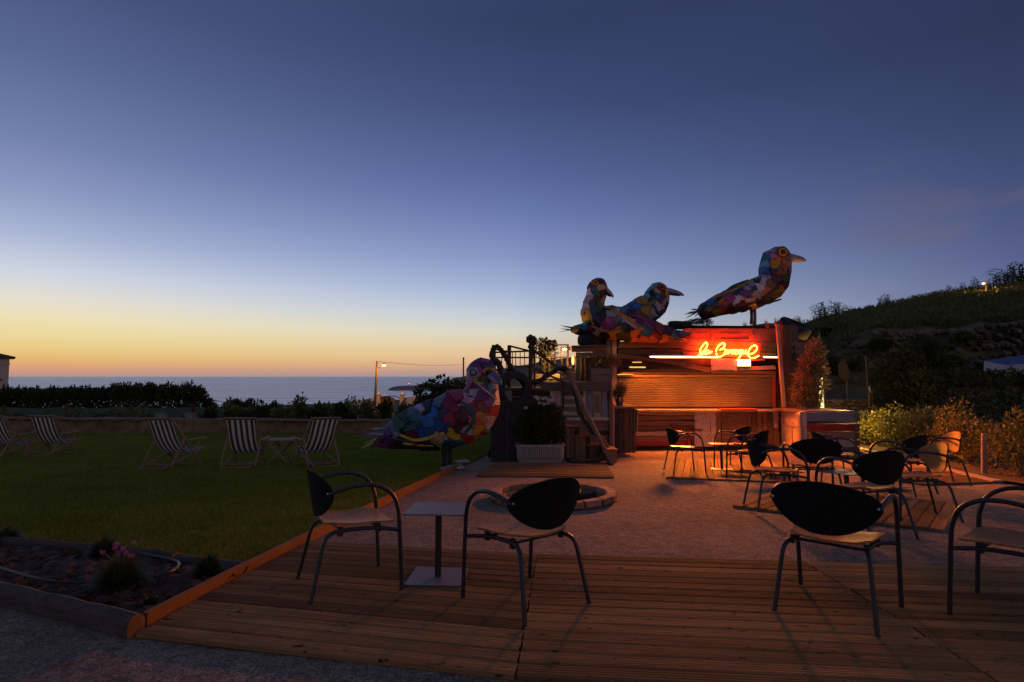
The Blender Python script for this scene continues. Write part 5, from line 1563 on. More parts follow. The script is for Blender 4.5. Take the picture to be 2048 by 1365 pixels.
# --- left bird on the roof, head turned back
bird('bird_sculpture', 'patchwork bird with yellow eye ring and purple back resting on tyres at the left', (1110, 540, 7.062), 15.7,
     [(1900, 948, 34), (1800, 938, 62), (1640, 925, 92), (1450, 895, 125), (1240, 840, 175), (1020, 780, 215), (820, 745, 225), (660, 715, 215), (560, 640, 185), (545, 540, 150), (560, 440, 128), (585, 340, 122), (600, 260, 130), (605, 195, 112), (602, 145, 62), (600, 124, 12)],
     [(490, 160, 'grey'), (560, 140, 'slate'), (640, 160, 'dmaroon'), (710, 200, 'maroon'), (490, 240, 'maroon'), (620, 265, 'tan'), (530, 285, 'dblue'), (590, 340, 'dteal'), (475, 310, 'white'), (450, 420, 'mauve'), (600, 420, 'dmaroon'), (670, 430, 'tan'), (640, 360, 'dmaroon'), (490, 520, 'navy'), (430, 510, 'mauve'), (560, 590, 'dteal'), (620, 520, 'green'), (700, 570, 'dgreen'), (550, 700, 'navy'), (640, 640, 'dark'), (430, 620, 'ochre'), (400, 760, 'teal'), (385, 690, 'ochre'), (480, 860, 'dmag'), (600, 880, 'tan'), (680, 810, 'dmag'), (750, 730, 'mag'), (790, 790, 'dmag'), (750, 640, 'grey'), (860, 720, 'slate'), (890, 650, 'mauve'), (960, 730, 'mauve'), (950, 590, 'slate'), (930, 790, 'dteal'), (820, 880, 'ochre'), (1000, 830, 'dark'), (1060, 780, 'mauve'), (1110, 890, 'orange'), (1240, 980, 'rorange'), (1350, 985, 'rorange'), (1250, 890, 'teal'), (1150, 720, 'dpurple'), (1300, 770, 'purple'), (1010, 650, 'dark'), (1200, 690, 'maroon'), (1440, 860, 'dred'), (1420, 930, 'dred'), (1700, 910, 'slate'), (1820, 960, 'dred'), (1610, 1000, 'olive'), (1560, 880, 'dmaroon'), (1540, 970, 'orange'), (660, 950, 'dark'), (950, 940, 'dolive'), (520, 780, 'dark'), (1820, 900, 'slate')],
     (680, 270, 818, 384, 74, 44, ('grey', 'dmaroon'), 12), (555, 200, 48, 'maroon', 'yellow', 'dark', 108),
     tails=[(1800, 920, 1915, 905, 22, -0.1, 'slate'), (1780, 960, 1900, 985, 22, 0.0, 'dark'), (1640, 980, 1770, 1025, 22, -0.2, 'olive'), (1560, 950, 1790, 1000, 10, -0.25, 'orange')],
     trims=[([(640, 515), (760, 560), (900, 640), (1010, 710), (1090, 755)], 16, 'ochre'), ([(800, 600), (950, 690), (1060, 760), (1220, 860)], 12, 'ochre'), ([(440, 770), (560, 830), (700, 880), (860, 890), (920, 880)], 14, 'ochre'), ([(400, 570), (460, 620), (490, 720), (530, 790)], 18, 'ochre'), ([(900, 690), (1020, 780), (1180, 870)], 16, 'mauve'), ([(1010, 650), (1170, 690), (1380, 780)], 10, 'crim')],
     wf=0.85, base=(650, 965))
# timber props under the two left birds
pr_ = thing('timber_prop', 'dark timber blocks propping the left birds on the roof', 'prop', sh(1300, 690, 0.6))
for (u, v, w, dy) in ((1225, 679, 26, 0.3), (1262, 681, 24, 0.7), (1296, 683, 40, 1.0)):
    mb = MB(); p = sh(u, v, dy); mb.box((p.x, p.y, p.z), (w * PX, 0.4, 14 * PX)); mb.build('block', M_DARKWOOD, pr_)
st_ = thing('stone_slab', 'pale flat paving slabs lying on the grass beside the leg of the lawn bird', 'slab', G(915, 930))
for (u, v, a, w) in ((908, 936, 0.3, 0.34), (924, 925, 0.5, 0.26), (893, 939, -0.2, 0.2)):
    p = G(u, v); mb = MB(); mb.box(p + Vector((0, 0, 0.015)), (w, w * 0.8, 0.045), Matrix.Rotation(a, 3, 'Z')); mb.build('slab', plain('pale_concrete', (0.33, 0.33, 0.35), 0.9, 0, 0.3, 10), st_)

# ================================================================== CHAIRS AND TABLES ON THE TERRACE
def ply_mat():
    m, nt, b = _nodes('varnished_plywood')
    v = coords(nt, (18, 1.6, 18)); n = noise(nt, v, 1.6, 5, 0.6)
    c = cramp(nt, n, [(0.3, (0.26, 0.115, 0.03)), (0.7, (0.40, 0.20, 0.06))])
    nt.links.new(c, b.inputs['Base Color']); b.inputs['Roughness'].default_value = 0.5; b.inputs['Specular IOR Level'].default_value = 0.10
    MATS['ply'] = m
    return m
M_PLY = ply_mat()
def seat_mesh():
    mb = MB(); NX, NY = 12, 14; th = 0.012
    def pt(i, j):
        s, t = i / NX * 2 - 1, j / NY * 2 - 1          # s: -1 back .. 1 front ; t: -1 right .. 1 left
        hw = 0.225 + 0.018 * s
        # rounded corners
        cr = max(0, abs(t) - 0.78) / 0.22
        x = 0.02 + s * (0.225 - 0.035 * cr ** 2 * (1 if abs(s) > .5 else .4))
        y = t * hw * (1 - 0.05 * max(0, abs(s) - 0.8) / 0.2)
        z = 0.437 + 0.020 * t * t - 0.014 * max(0, s) ** 3 + 0.012 * max(0, -s - .3) + 0.006 * (1 - s * s)*(-1)
        return x, y, z
    for d in (0, -th):
        for i in range(NX + 1):
            for j in range(NY + 1):
                x, y, z = pt(i, j); mb.v.append(Vector((x, y, z + d)))
    A = (NX + 1) * (NY + 1)
    for i in range(NX):
        for j in range(NY):
            a = i * (NY + 1) + j
            mb.f.append((a, a + NY + 1, a + NY + 2, a + 1)); mb.f.append((A + a, A + a + 1, A + a + NY + 2, A + a + NY + 1)); mb.m += [0, 0]
    rim = [i * (NY + 1) for i in range(NX + 1)] + [NX * (NY + 1) + j for j in range(1, NY + 1)] + [i * (NY + 1) + NY for i in range(NX - 1, -1, -1)] + [j for j in range(NY - 1, 0, -1)]
    for a, b in zip(rim, rim[1:] + rim[:1]): mb.f.append((a, A + a, A + b, b)); mb.m.append(0)
    return mb
def back_mesh():
    mb = MB(); NS, NT = 26, 8; th = 0.013
    hw = 0.302
    def pt(i, j, d):
        s, t = -1 + 2 * i / NS, j / NT
        s = math.copysign(1 - (1 - abs(s)) ** 1.6, s)
        y = hw * s
        zt = 0.672 + 0.122 * max(0, 1 - s * s) ** 0.55
        zb = 0.652 - 0.172 * max(0, 1 - abs(s) ** 2.0) ** 0.68
        z = zb + (zt - zb) * t
        x = -0.262 + 0.085 * s * s - 0.10 * (z - 0.5) / 0.3 * 0.55 + 0.02
        return Vector((x + d, y, z))
    for d in (0, -th):
        for i in range(NS + 1):
            for j in range(NT + 1): mb.v.append(pt(i, j, d))
    A = (NS + 1) * (NT + 1)
    for i in range(NS):
        for j in range(NT):
            a = i * (NT + 1) + j
            mb.f.append((a, a + NT + 1, a + NT + 2, a + 1)); mb.m.append(0)
            mb.f.append((A + a, A + a + 1, A + a + NT + 2, A + a + NT + 1)); mb.m.append(1)
    rim = [i * (NT + 1) for i in range(NS + 1)] + [NS * (NT + 1) + j for j in range(1, NT + 1)] + [i * (NT + 1) + NT for i in range(NS - 1, -1, -1)] + [j for j in range(NT - 1, 0, -1)]
    for a, b in zip(rim, rim[1:] + rim[:1]): mb.f.append((a, A + a, A + b, b)); mb.m.append(1)
    return mb
def make_chair():
    t = thing('terrace_chair', 'x', 'chair', (0, 0, 0), 'black tube armchairs on the terrace')
    o = seat_mesh().build('seat', M_PLY, t, True)
    o = back_mesh().build('backrest', [M_PLY, M_BACK], t, True)
    r = 0.0138
    for s in (1, -1):
        P = catmull([(-0.215, 0.290 * s, 0.660), (-0.13, 0.299 * s, 0.688), (-0.01, 0.306 * s, 0.706), (0.10, 0.302 * s, 0.692), (0.19, 0.297 * s, 0.635), (0.235, 0.293 * s, 0.54), (0.25, 0.290 * s, 0.42), (0.275, 0.288 * s, 0.0)], 7)
        mb = MB(); mb.tube(P, r, 10); a = mb.build('arm_leg', M_METAL, t, True)
        mb = MB(); mb.tube([(0.275, 0.288 * s, 0.0), (0.275, 0.288 * s, 0.006)], 0.015, 10); mb.build('foot_cap', M_RUBBER, a)
        P = catmull([(-0.305, 0.268 * s, 0.0), (-0.262, 0.248 * s, 0.20), (-0.228, 0.232 * s, 0.345), (-0.185, 0.218 * s, 0.392), (-0.11, 0.200 * s, 0.404), (0.08, 0.205 * s, 0.402), (0.2, 0.245 * s, 0.392), (0.256, 0.286 * s, 0.385)], 6)
        mb = MB(); mb.tube(P, r * 0.96, 10); a = mb.build('rear_leg', M_METAL, t, True)
        mb = MB(); mb.tube([(-0.305, 0.268 * s, 0.0), (-0.305, 0.268 * s, 0.006)], 0.015, 10); mb.build('foot_cap', M_RUBBER, a)
        for x in (-0.12, 0.13):
            mb = MB(); mb.box((x, 0.205 * s, 0.384), (0.035, 0.018, 0.022)); mb.box((x, 0.200 * s, 0.420), (0.03, 0.03, 0.02)); mb.build('bracket', M_METAL, t)
            mb = MB(); mb.lathe((x, 0.165 * s, 0.4395), [(0.006, 0), (0.006, 0.002), (0.003, 0.004)], 8); mb.build('bolt', M_CHROME, t)
        mb = MB(); mb.lathe((-0.208, 0.284 * s, 0.664), [(0.008, -0.02), (0.008, 0.016), (0.004, 0.019)], 8, axis=Matrix.Rotation(R(-90), 3, 'Y')); mb.build('bolt', M_CHROME, t)
    mb = MB(); mb.tube([(0.13, 0.21, 0.398), (0.13, -0.21, 0.398)], 0.009, 8); mb.build('cross_bar', M_METAL, t, True)
    mb = MB(); mb.tube([(-0.12, 0.2, 0.402), (-0.12, -0.2, 0.402)], 0.009, 8); mb.build('cross_bar', M_METAL, t, True)
    return t
M_CHROME = plain('bright_bolt', (0.55, 0.55, 0.55), 0.3, 0.9, 0.05)
chair0 = make_chair(); index_kids(chair0)
_first = [True]
def put(root, x, y, hd, label, z=0.0):
    """stand a thing (or a copy) on the yard"""
    o = root if _first[0] else dup(root)
    _first[0] = False
    o.location = (x, y, gz(x, y) + 0.003 + z); o.rotation_euler = tilt(x, y, hd); o['label'] = label
    return o
put(chair0, -1.115, 4.02, 28.5, 'black tube chair nearest the lawn, facing the square table')
put(chair0, 0.082, 3.725, 130, 'black tube chair with its dark back before the fire pit')
put(chair0, 1.995, 3.585, 47, 'black tube chair alone on the wooden deck, large back towards us')
put(chair0, 3.0, 3.44, 128, 'black tube chair half cut off by the edge of the picture')
put(chair0, 3.14, 10.45, 3, 'chair with brightly lit seat facing right before the bar counter')
put(chair0, 4.38, 11.3, 128, 'chair behind the small far table, back against the counter front')
put(chair0, 3.95, 9.55, 135, 'chair seen from behind between the far table and the chair facing right')
put(chair0, 3.10, 6.75, -6, 'side-on chair with red lit seat facing right in mid terrace')
put(chair0, 3.80, 7.25, 76, 'chair with dark blue back turned to us before the stacked planter')
put(chair0, 4.98, 8.9, -8, 'chair hidden behind the dark blue back, facing the hedge table')
put(chair0, 3.30, 5.42, 106, 'broad black backed chair on the slanted corner platform')
put(chair0, 4.38, 6.26, 168, 'nearer of two chairs showing orange lit backrests')
put(chair0, 6.62, 8.93, 166, 'farther of two chairs showing orange lit backrests, beside the hedge')
put(chair0, 5.38, 7.95, 118, 'dark backed chair between the two orange lit backrests and the low table')

def rounded_sq(h, r, z, n=5):
    out_ = []
    for (sx, sy, a0) in ((1, -1, -90), (1, 1, 0), (-1, 1, 90), (-1, -1, 180)):
        for q in range(n + 1):
            a = R(a0 + 90 * q / n); out_.append(Vector((sx * (h - r) + r * math.cos(a), sy * (h - r) + r * math.sin(a), z)))
    return out_
def make_table():
    t = thing('side_table', 'x', 'table', (0, 0, 0), 'low square metal tables on the terrace')
    outer = rounded_sq(0.215, 0.03, 0.0)
    hole = [Vector((x, y, 0)) for x, y in ((-0.05, -0.190), (-0.055, -0.184), (-0.05, -0.178), (0.05, -0.178), (0.055, -0.184), (0.05, -0.190))]
    tri = tessellate_polygon([outer, hole])
    pts = outer + hole; n = len(pts)
    mb = MB()
    mb.v = [p + Vector((0, 0, 0.478)) for p in pts] + [p + Vector((0, 0, 0.470)) for p in pts]
    for a, b, c_ in tri:
        nz = (pts[b] - pts[a]).cross(pts[c_] - pts[a]).z
        if nz < 0: a, c_ = c_, a
        mb.f += [(a, b, c_), (n + c_, n + b, n + a)]
    for loop in (list(range(len(outer))), list(range(len(outer), n))):
        for i, a in enumerate(loop):
            b = loop[(i + 1) % len(loop)]; mb.f.append((a, n + a, n + b, b))
    mb.m = [0] * len(mb.f)
    mb.build('table_top', M_STEEL, t)
    mb = MB(); mb.tube([(0, 0, 0.008), (0, 0, 0.47)], 0.024, 14); mb.build('post', M_METAL, t, True)
    q = rounded_sq(0.198, 0.03, 0.0)
    mb = MB(); mb.prism(q, (0, 0, 1), 0.008); mb.build('base_plate', M_STEEL, t)
    return t
tab0 = make_table(); index_kids(tab0); _first[0] = True
p = G(876, 1155)
put(tab0, p.x, p.y, -3, 'low square metal table with carrying slot beside the lawn chairs')
p = G(1444, 939.5)
put(tab0, p.x, p.y, -18, 'low square table lit orange on the platform before the counter')
put(tab0, 3.62, 6.22, 22, 'low square table hidden between the broad black backed chair and the seats behind')
put(tab0, 5.56, 8.55, 10, 'low square table catching purple light beside the stacked plank planter')

# ================================================================== DECKCHAIRS ON THE LAWN
def canvas_mat():
    m, nt, b = _nodes('striped_canvas')
    t = N(nt, 'ShaderNodeTexCoord'); s = N(nt, 'ShaderNodeSeparateXYZ'); nt.links.new(t.outputs['Object'], s.inputs[0])
    a = N(nt, 'ShaderNodeMath', operation='MULTIPLY_ADD'); nt.links.new(s.outputs[1], a.inputs[0]); a.inputs[1].default_value = 1 / 0.104; a.inputs[2].default_value = 50.25
    f = N(nt, 'ShaderNodeMath', operation='FRACT'); nt.links.new(a.outputs[0], f.inputs[0])
    c = cramp(nt, f.outputs[0], [(0.0, (0.035, 0.042, 0.05)), (0.485, (0.035, 0.042, 0.05)), (0.515, (0.58, 0.50, 0.37)), (1, (0.58, 0.50, 0.37))])
    nt.links.new(c, b.inputs['Base Color']); b.inputs['Roughness'].default_value = 0.9
    tr = N(nt, 'ShaderNodeBsdfTranslucent'); nt.links.new(c, tr.inputs[0])
    mx = N(nt, 'ShaderNodeMixShader'); mx.inputs[0].default_value = 0.3
    nt.links.new(b.outputs[0], mx.inputs[1]); nt.links.new(tr.outputs[0], mx.inputs[2]); nt.links.new(mx.outputs[0], nt.nodes['Material Output'].inputs[0])
    return m
M_CANVAS = canvas_mat()
def make_deckchair():
    t = thing('deck_chair', 'x', 'deck chair', (0, 0, 0), 'striped deck chairs facing the sea')
    hw = 0.29
    def barp(name, p0, p1, w, th, nrm=(0, 1, 0)):
        mb = MB(); mb.bar(p0, p1, w, th, nrm); return mb.build(name, M_DECKCHAIR, t)
    for s in (1, -1):
        barp('long_rail', (-0.52, hw * s, 0.95), (0.36, hw * s, 0.0), 0.042, 0.024)
        barp('seat_rail', (0.50, (hw - 0.035) * s, 0.36), (-0.66, (hw - 0.035) * s, 0.015), 0.042, 0.024)
        barp('prop_rail', (-0.18, (hw + 0.028) * s, 0.60), (-0.50, (hw + 0.028) * s, 0.03), 0.036, 0.022)
        barp('arm_rest', (-0.16, (hw + 0.04) * s, 0.52), (0.36, (hw + 0.045) * s, 0.56), 0.06, 0.022, (0, 0, 1))
        barp('arm_post', (0.22, (hw + 0.03) * s, 0.535), (0.16, (hw + 0.01) * s, 0.22), 0.036, 0.022)
    barp('top_bar', (-0.52, -hw - .02, 0.95), (-0.52, hw + .02, 0.95), 0.045, 0.03, (1, 0, 1))
    barp('front_bar', (0.49, -hw + .03, 0.36), (0.49, hw - .03, 0.36), 0.04, 0.028, (0, 0, 1))
    barp('floor_bar', (-0.66, -hw + .02, 0.02), (-0.66, hw - .02, 0.02), 0.035, 0.025, (0, 0, 1))
    barp('floor_bar', (0.34, -hw, 0.02), (0.34, hw, 0.02), 0.035, 0.025, (0, 0, 1))
    barp('floor_bar', (-0.48, -hw - .02, 0.07), (-0.48, hw + .02, 0.07), 0.045, 0.022, (1, 0, 0.3))
    P = catmull([(-0.530, 0, 0.972), (-0.50, 0, 0.93), (-0.42, 0, 0.78), (-0.30, 0, 0.55), (-0.12, 0, 0.34), (0.05, 0, 0.265), (0.22, 0, 0.275), (0.38, 0, 0.325), (0.495, 0, 0.378)], 5)
    mb = MB(); NW = 10
    for p_ in P:
        for j in range(NW + 1):
            y = (hw - 0.035) * (-1 + 2 * j / NW)
            mb.v.append(Vector((p_.x, y, p_.z - 0.012 * (1 - (y / hw) ** 2))))
    for i in range(len(P) - 1):
        for j in range(NW): mb.f.append((i * (NW + 1) + j, i * (NW + 1) + j + 1, (i + 1) * (NW + 1) + j + 1, (i + 1) * (NW + 1) + j)); mb.m.append(0)
    mb.build('canvas', M_CANVAS, t, True)
    return t
dc0 = make_deckchair(); index_kids(dc0); _first[0] = True
for (u, v, hd, lb) in ((18, 912, 84, 'striped deck chair cut off by the left picture edge'), (108, 908, 92, 'striped deck chair beside the one at the picture edge, armrest to the right'),
                       (352, 932, 80, 'striped deck chair standing alone in mid lawn, armrests pointing right'), (492, 930, 98, 'striped deck chair left of the folding table'), (628, 929, 131, 'striped deck chair right of the folding table')):
    q = G(u, v); put(dc0, q.x, q.y, hd, lb, -0.01)
for (u, Y, lb) in ((330, 27.6, 'left one of two small striped deck chairs beyond the garden wall'), (389, 27.6, 'right one of two small striped deck chairs beyond the garden wall')):
    q = at(u, 800, Y); put(dc0, q.x, q.y, 95, lb, -0.09)
ft = thing('folding_table', 'small folding wooden table between two deck chairs', 'table', G(562, 926))
c_ = G(562, 926)
def fl_(x, y, z): 
    a = R(5); return c_ + Vector((x * math.cos(a) - y * math.sin(a), x * math.sin(a) + y * math.cos(a), z))
for i in range(5):
    board(ft, fl_(-0.30, -0.20 + i * 0.1, 0.50), fl_(0.30, -0.20 + i * 0.1, 0.50), 0.09, 0.02, M_DECKCHAIR, (0, 0, 1), 'slat')
for s in (-0.2, 0.2):
    for q in (1, -1):
        mb = MB(); mb.bar(fl_(-0.22 * q, s + 0.012 * q, 0), fl_(0.22 * q, s + 0.012 * q, 0.48), 0.035, 0.02, (0, 1, 0)); mb.build('leg', M_DECKCHAIR, ft)

# ================================================================== BEYOND THE LAWN
# low rendered garden wall
gw = thing('garden_wall', 'low earth coloured wall along the far end of the lawn', 'wall', at(380, 862, WALLY))
wu = list(range(-160, 781, 20))
mb = MB(); prof_n = 9
for i, u in enumerate(wu):
    p = at(u, 800, WALLY + 0.12 * math.sin(u * .013)); x, y = p.x, p.y
    zb_ = gz(x, y) - 0.1; zt_w = EYE + (HOR - (836 + 0.006 * (u - 100) + 1.2 * math.sin(u * .021))) / F * y + random.uniform(-.015, .015)
    for (d, k) in ((0.0, 0), (-0.03, .3), (0.0, .6), (0.01, .9), (0.04, 1.0), (0.36, 1.0), (0.4, .9), (0.42, 0.4), (0.42, 0)):
        mb.v.append(Vector((x, y + d + random.uniform(-.02, .02), zb_ + (zt_w - zb_) * k)))
for i in range(len(wu) - 1):
    for j in range(prof_n - 1): mb.f.append((i * prof_n + j, i * prof_n + j + 1, (i + 1) * prof_n + j + 1, (i + 1) * prof_n + j)[::-1]); mb.m.append(0)
mb.build('wall', M_WALL, gw, True)
# coping stones along the top
for i in range(0, 46):
    ua, ub = -160 + i * 20.4, -160 + i * 20.4 + 19.4
    pa, pb = at(ua, 800, WALLY + 0.14), at(ub, 800, WALLY + 0.14)
    zt_w = EYE + (HOR - (835.5 + 0.006 * (ua - 100))) / F * WALLY + random.uniform(-.02, .02)
    pa.z = zt_w; pb.z = zt_w + random.uniform(-.015, .015)
    board(gw, pa, pb, 0.5, 0.07, M_WALL, (0, 0, 1), 'coping_stone')
# green netting fence
nf = thing('netting_fence', 'green windbreak netting fence on dark posts beyond the garden wall', 'fence', at(200, 830, 33))
NP = [(-60, 812), (8, 812), (133, 813), (262, 815), (386, 810), (520, 818), (640, 820)]
YN = 33
for u, v in NP:
    p = at(u, v, YN); g_ = p.copy(); g_.z = gz(p.x, p.y) - 0.1
    mb = MB(); mb.tube([g_, p + Vector((0, 0, 0.08))], 0.085, 8); mb.build('post', M_DARKWOOD, nf, True)
for (a, b) in zip(NP, NP[1:]):
    pa, pb = at(a[0], 814, YN), at(b[0], 814, YN); n = 10
    mb = MB()
    for i in range(n + 1):
        p = pa.lerp(pb, i / n); sag = 0.08 * math.sin(math.pi * i / n)
        zb_ = gz(p.x, p.y)
        for k in range(4): mb.v.append(Vector((p.x, YN + 0.03 * math.sin(i * 2 + k), zb_ + (p.z - sag - zb_) * k / 3)))
    for i in range(n):
        for k in range(3): mb.f.append((i * 4 + k, i * 4 + k + 1, i * 4 + k + 5, i * 4 + k + 4)[::-1]); mb.m.append(0)
    mb.build('netting', M_GREEN, nf)
# shrubs between wall and netting
def shrub(c, r, n, size, seed, mat, name, label, cat, group=None, nb=9, stem=True, aspect=2.2, squash=0.62, up=None, shell=.45):
    t = thing(name, label, cat, c, group)
    cc_ = Vector(c) + Vector((0, 0, r[2] * 0.95))
    v, f = leafcloud(blobs(cc_, r, nb, seed, squash), n, size, seed, aspect=aspect, up=up, shell=shell)
    v[:, 2] = np.maximum(v[:, 2], c[2] + 0.005)
    npmesh('foliage', v, f, mat, t)
    if stem:
        g = random.Random(seed)
        for k in range(3):
            a = g.uniform(0, 6.28); top = cc_ + Vector((math.cos(a) * r[0] * .4, math.sin(a) * r[1] * .4, g.uniform(-.2, .3) * r[2]))
            mb = MB(); b0 = Vector(c) + Vector((math.cos(a) * .04, math.sin(a) * .04, -0.04))
            mb.tube([b0, b0.lerp(top, .5) + Vector((g.uniform(-.05, .05), 0, 0)), top], [0.022 * r[2] + .008, 0.016 * r[2] + .006, 0.006], 5); mb.build('stem', M_TRUNK, t)
    return t
g_ = random.Random(5)
ORD_ = 'first second third fourth fifth sixth seventh eighth ninth tenth eleventh twelfth thirteenth fourteenth'.split()
HL_ = ['round dark shrub on the hill crest left of the lit street lamp', 'flat round shrub second left of the hill street lamp on the crest', 'small flat shrub midway along the hill crest', 'round dark shrub just under the hill street lamp', 'low shrub on the slope close behind the red lit bush', 'low shrub at the lower left foot of the hill crest beside the bar roof', 'low shrub on the slope below the middle canes', 'large shrub among the tallest canes at the right end of the crest', 'shrub above the middle of the stone terrace wall', 'shrub above the right part of the stone terrace wall', 'shrub above the left part of the stone terrace wall']
# (pixel u, top v, half width px)
SHR = [(-20, 818, 30), (25, 822, 24), (62, 826, 18), (95, 819, 28), (128, 824, 20), (158, 820, 22), (180, 812, 20), (212, 822, 20), (240, 808, 32), (282, 818, 28), (350, 824, 22), (372, 820, 18)]
for i, (u, v, w) in enumerate(SHR):
    Y = 28.0 + g_.uniform(-.8, 1.2); p = at(u, 830, Y); p.z = gz(p.x, p.y) - 0.1
    zt = EYE + (HOR - v) / F * Y
    hh = max(0.3, (zt - p.z) / 2 * 1.15)
    shrub(p, (w * Y / F, w * Y / F, hh), 420, 0.17, 100 + i, L_SHRUB, 'garden_shrub', 'small leafy shrub before the green netting, ' + ORD_[i] + ' counting from the house end', 'shrub', 'shrubs beyond the garden wall', nb=7)
SHR2 = [(418, 812, 26), (455, 806, 28), (490, 818, 20), (520, 803, 34), (560, 806, 28), (598, 796, 22), (628, 806, 30), (668, 808, 30), (700, 800, 24), (735, 806, 30), (770, 802, 24), (800, 808, 26), (684, 797, 16), (640, 802, 14)]
SHR2.sort()
for i, (u, v, w) in enumerate(SHR2):
    Y = 29.0 + g_.uniform(-1.2, 2.2); p = at(u, 830, Y); p.z = gz(p.x, p.y) - 0.1
    zt = EYE + (HOR - v) / F * Y
    hh = max(0.3, (zt - p.z) / 2 * 1.15)
    shrub(p, (w * Y / F, w * Y / F * .8, hh), 650, 0.19, 150 + i, L_SHRUB if i % 3 else L_DARK, 'garden_shrub', 'taller bushy shrub beyond the garden wall, ' + ORD_[i] + ' counting rightwards from the long dark hedge', 'shrub', 'taller shrubs beyond the garden wall', nb=9, up=(0, 0, .8))
# windswept hedge: a dark mass of wind-cut conifers
hg = thing('windbreak_hedge', 'long dark windswept hedge in front of the sea', 'hedge', at(200, 815, 46))
cl = []
HT = [(-120, 782), (-40, 780), (0, 780), (40, 779), (80, 780), (130, 780), (180, 779), (225, 775), (255, 771), (290, 772), (330, 771), (370, 770), (395, 778), (408, 792)]
for (u, v), (u2, v2) in zip(HT, HT[1:]):
    n = max(2, int((u2 - u) / 11))
    for k in range(n):
        uu = u + (u2 - u) * k / n; vv = v + (v2 - v) * k / n + 3.5 + g_.uniform(-2, 3)
        Y = 46 + g_.uniform(-1.5, 1.5); p = at(uu, vv, Y); zb_ = gz(0, Y) - 0.2
        hh = p.z - zb_
        cl.append((p.x, p.y, zb_ + hh * .5, 0.62, 0.9, hh * .5)); cl.append((p.x + .1, p.y, p.z - 0.34, 0.5, 0.6, 0.42))
for k in range(46):        # wispy leading shoots bent by the wind
    uu = g_.uniform(-60, 400); j_ = min(range(len(HT)), key=lambda q: abs(HT[q][0] - uu)); p = at(uu, HT[j_][1] + 3.5 - g_.uniform(0, 5), 46); cl += [(p.x, p.y, p.z - .15, .16, .16, .34), (p.x - .14, p.y, p.z - .5, .22, .2, .36)]
v_, f_ = leafcloud(cl, 30000, 0.32, 77, aspect=3.4, shell=.5, up=(0.5, 0, .9))
npmesh('foliage', v_, f_, L_DARK, hg)
for u in range(-100, 410, 34):
    p = at(u, 800, 46); mb = MB(); mb.tube([(p.x, p.y, gz(0, 46) - .2), (p.x + .15, p.y, gz(0, 46) + 1.2)], [.09, .05], 6); mb.build('trunk', M_TRUNK, hg)
for i, (u, v, w, Y, lb) in enumerate(((462, 790, 26, 44, 'dark rounded bush in front of the sea right of the long hedge'), (500, 799, 24, 45, 'low dark bush tapering off towards the shrubs before the sea'), (545, 803, 16, 42, 'small dark bush standing before the surf'), (420, 797, 16, 46, 'drooping end bush at the tip of the long dark hedge'))):
    p = at(u, 800, Y); p.z = gz(p.x, p.y) - .2; hh = (EYE + (HOR - v) / F * Y - p.z) / 2
    shrub(p, (w * Y / F, w * Y / F * .8, hh), 2200, 0.26, 300 + i, L_DARK, 'seaside_bush', lb, 'bush', aspect=3, up=(.4, 0, .8), nb=12)
# fig-like round tree by the gate
def tree(name, label, c, r, th, n, size, seed, mat, lean=0.0, nb=16, aspect=1.7, up=None):
    t = thing(name, label, 'tree', c)
    cc_ = Vector(c) + Vector((lean, 0, th + r[2] * .6))
    bl = blobs(cc_, r, nb, seed, .72)
    v, f = leafcloud(bl, n, size, seed, aspect=aspect, shell=.55, up=up)
    npmesh('crown', v, f, mat, t)
    mb = MB(); mb.tube(catmull([Vector(c) - Vector((0, 0, .15)), Vector(c) + Vector((lean * .3, 0, th * .6)), cc_ - Vector((0, 0, r[2] * .2))], 4), [.11 * r[2] ** .5] * 5 + [.09 * r[2] ** .5] * 4, 8); mb.build('trunk', M_TRUNK, t, True)
    for k in range(7):
        b = bl[k]; mb = MB(); a_ = Vector(c) + Vector((lean * .3, 0, th * .6))
        mb.tube([a_, a_.lerp(Vector(b[:3]), .5) + Vector((0, 0, .1)), Vector(b[:3])], [.06, .04, .02], 6); mb.build('limb', M_TRUNK, t)
    return t
p = at(886, 815, 38); p.z = gz(p.x, p.y) - .1
tree('fig_tree', 'round dark broadleaf tree beside the lit gate', p, (2.25, 1.8, 1.55), 0.75, 3400, 0.32, 41, L_DARK, nb=18)
p = at(850, 815, 37); p.z = gz(p.x, p.y) - .1
shrub(p, (1.1, 1.0, 0.75), 900, .22, 45, L_DARK, 'gate_bush', 'dark bush at the foot of the broadleaf tree by the gate', 'bush')
# gate, pillars and roadside wall lit by the street lamp
YG = 62
def gp(u, v, dy=0): return at(u, v, YG + dy)
PG = YG / F
zg0 = gp(780, 812).z
for (u, lb) in ((757, 'cream gate pillar with pyramid cap nearer the lamp post'), (804, 'cream gate pillar with pyramid cap beside the dark tree')):
    t = thing('gate_pillar', lb, 'pillar', (gp(u, 800).x, YG, zg0))
    zt = gp(u, 790.5).z; h = zt - zg0
    mb = MB(); mb.box((gp(u, 800).x, YG, zg0 + h / 2), (7.6 * PG, 7.6 * PG, h)); mb.build('shaft', M_PLASTER, t)
    mb = MB(); mb.lathe((gp(u, 800).x, YG, zt), [(6.6 * PG, 0), (6.6 * PG, .10), (0.03, 5.2 * PG)], 4, axis=Matrix.Rotation(R(45), 3, 'Z')); mb.build('cap', M_PLASTER, t)
t = thing('road_gate', 'arched brown metal gate between the two cream pillars', 'gate', (gp(780, 800).x, YG, zg0))
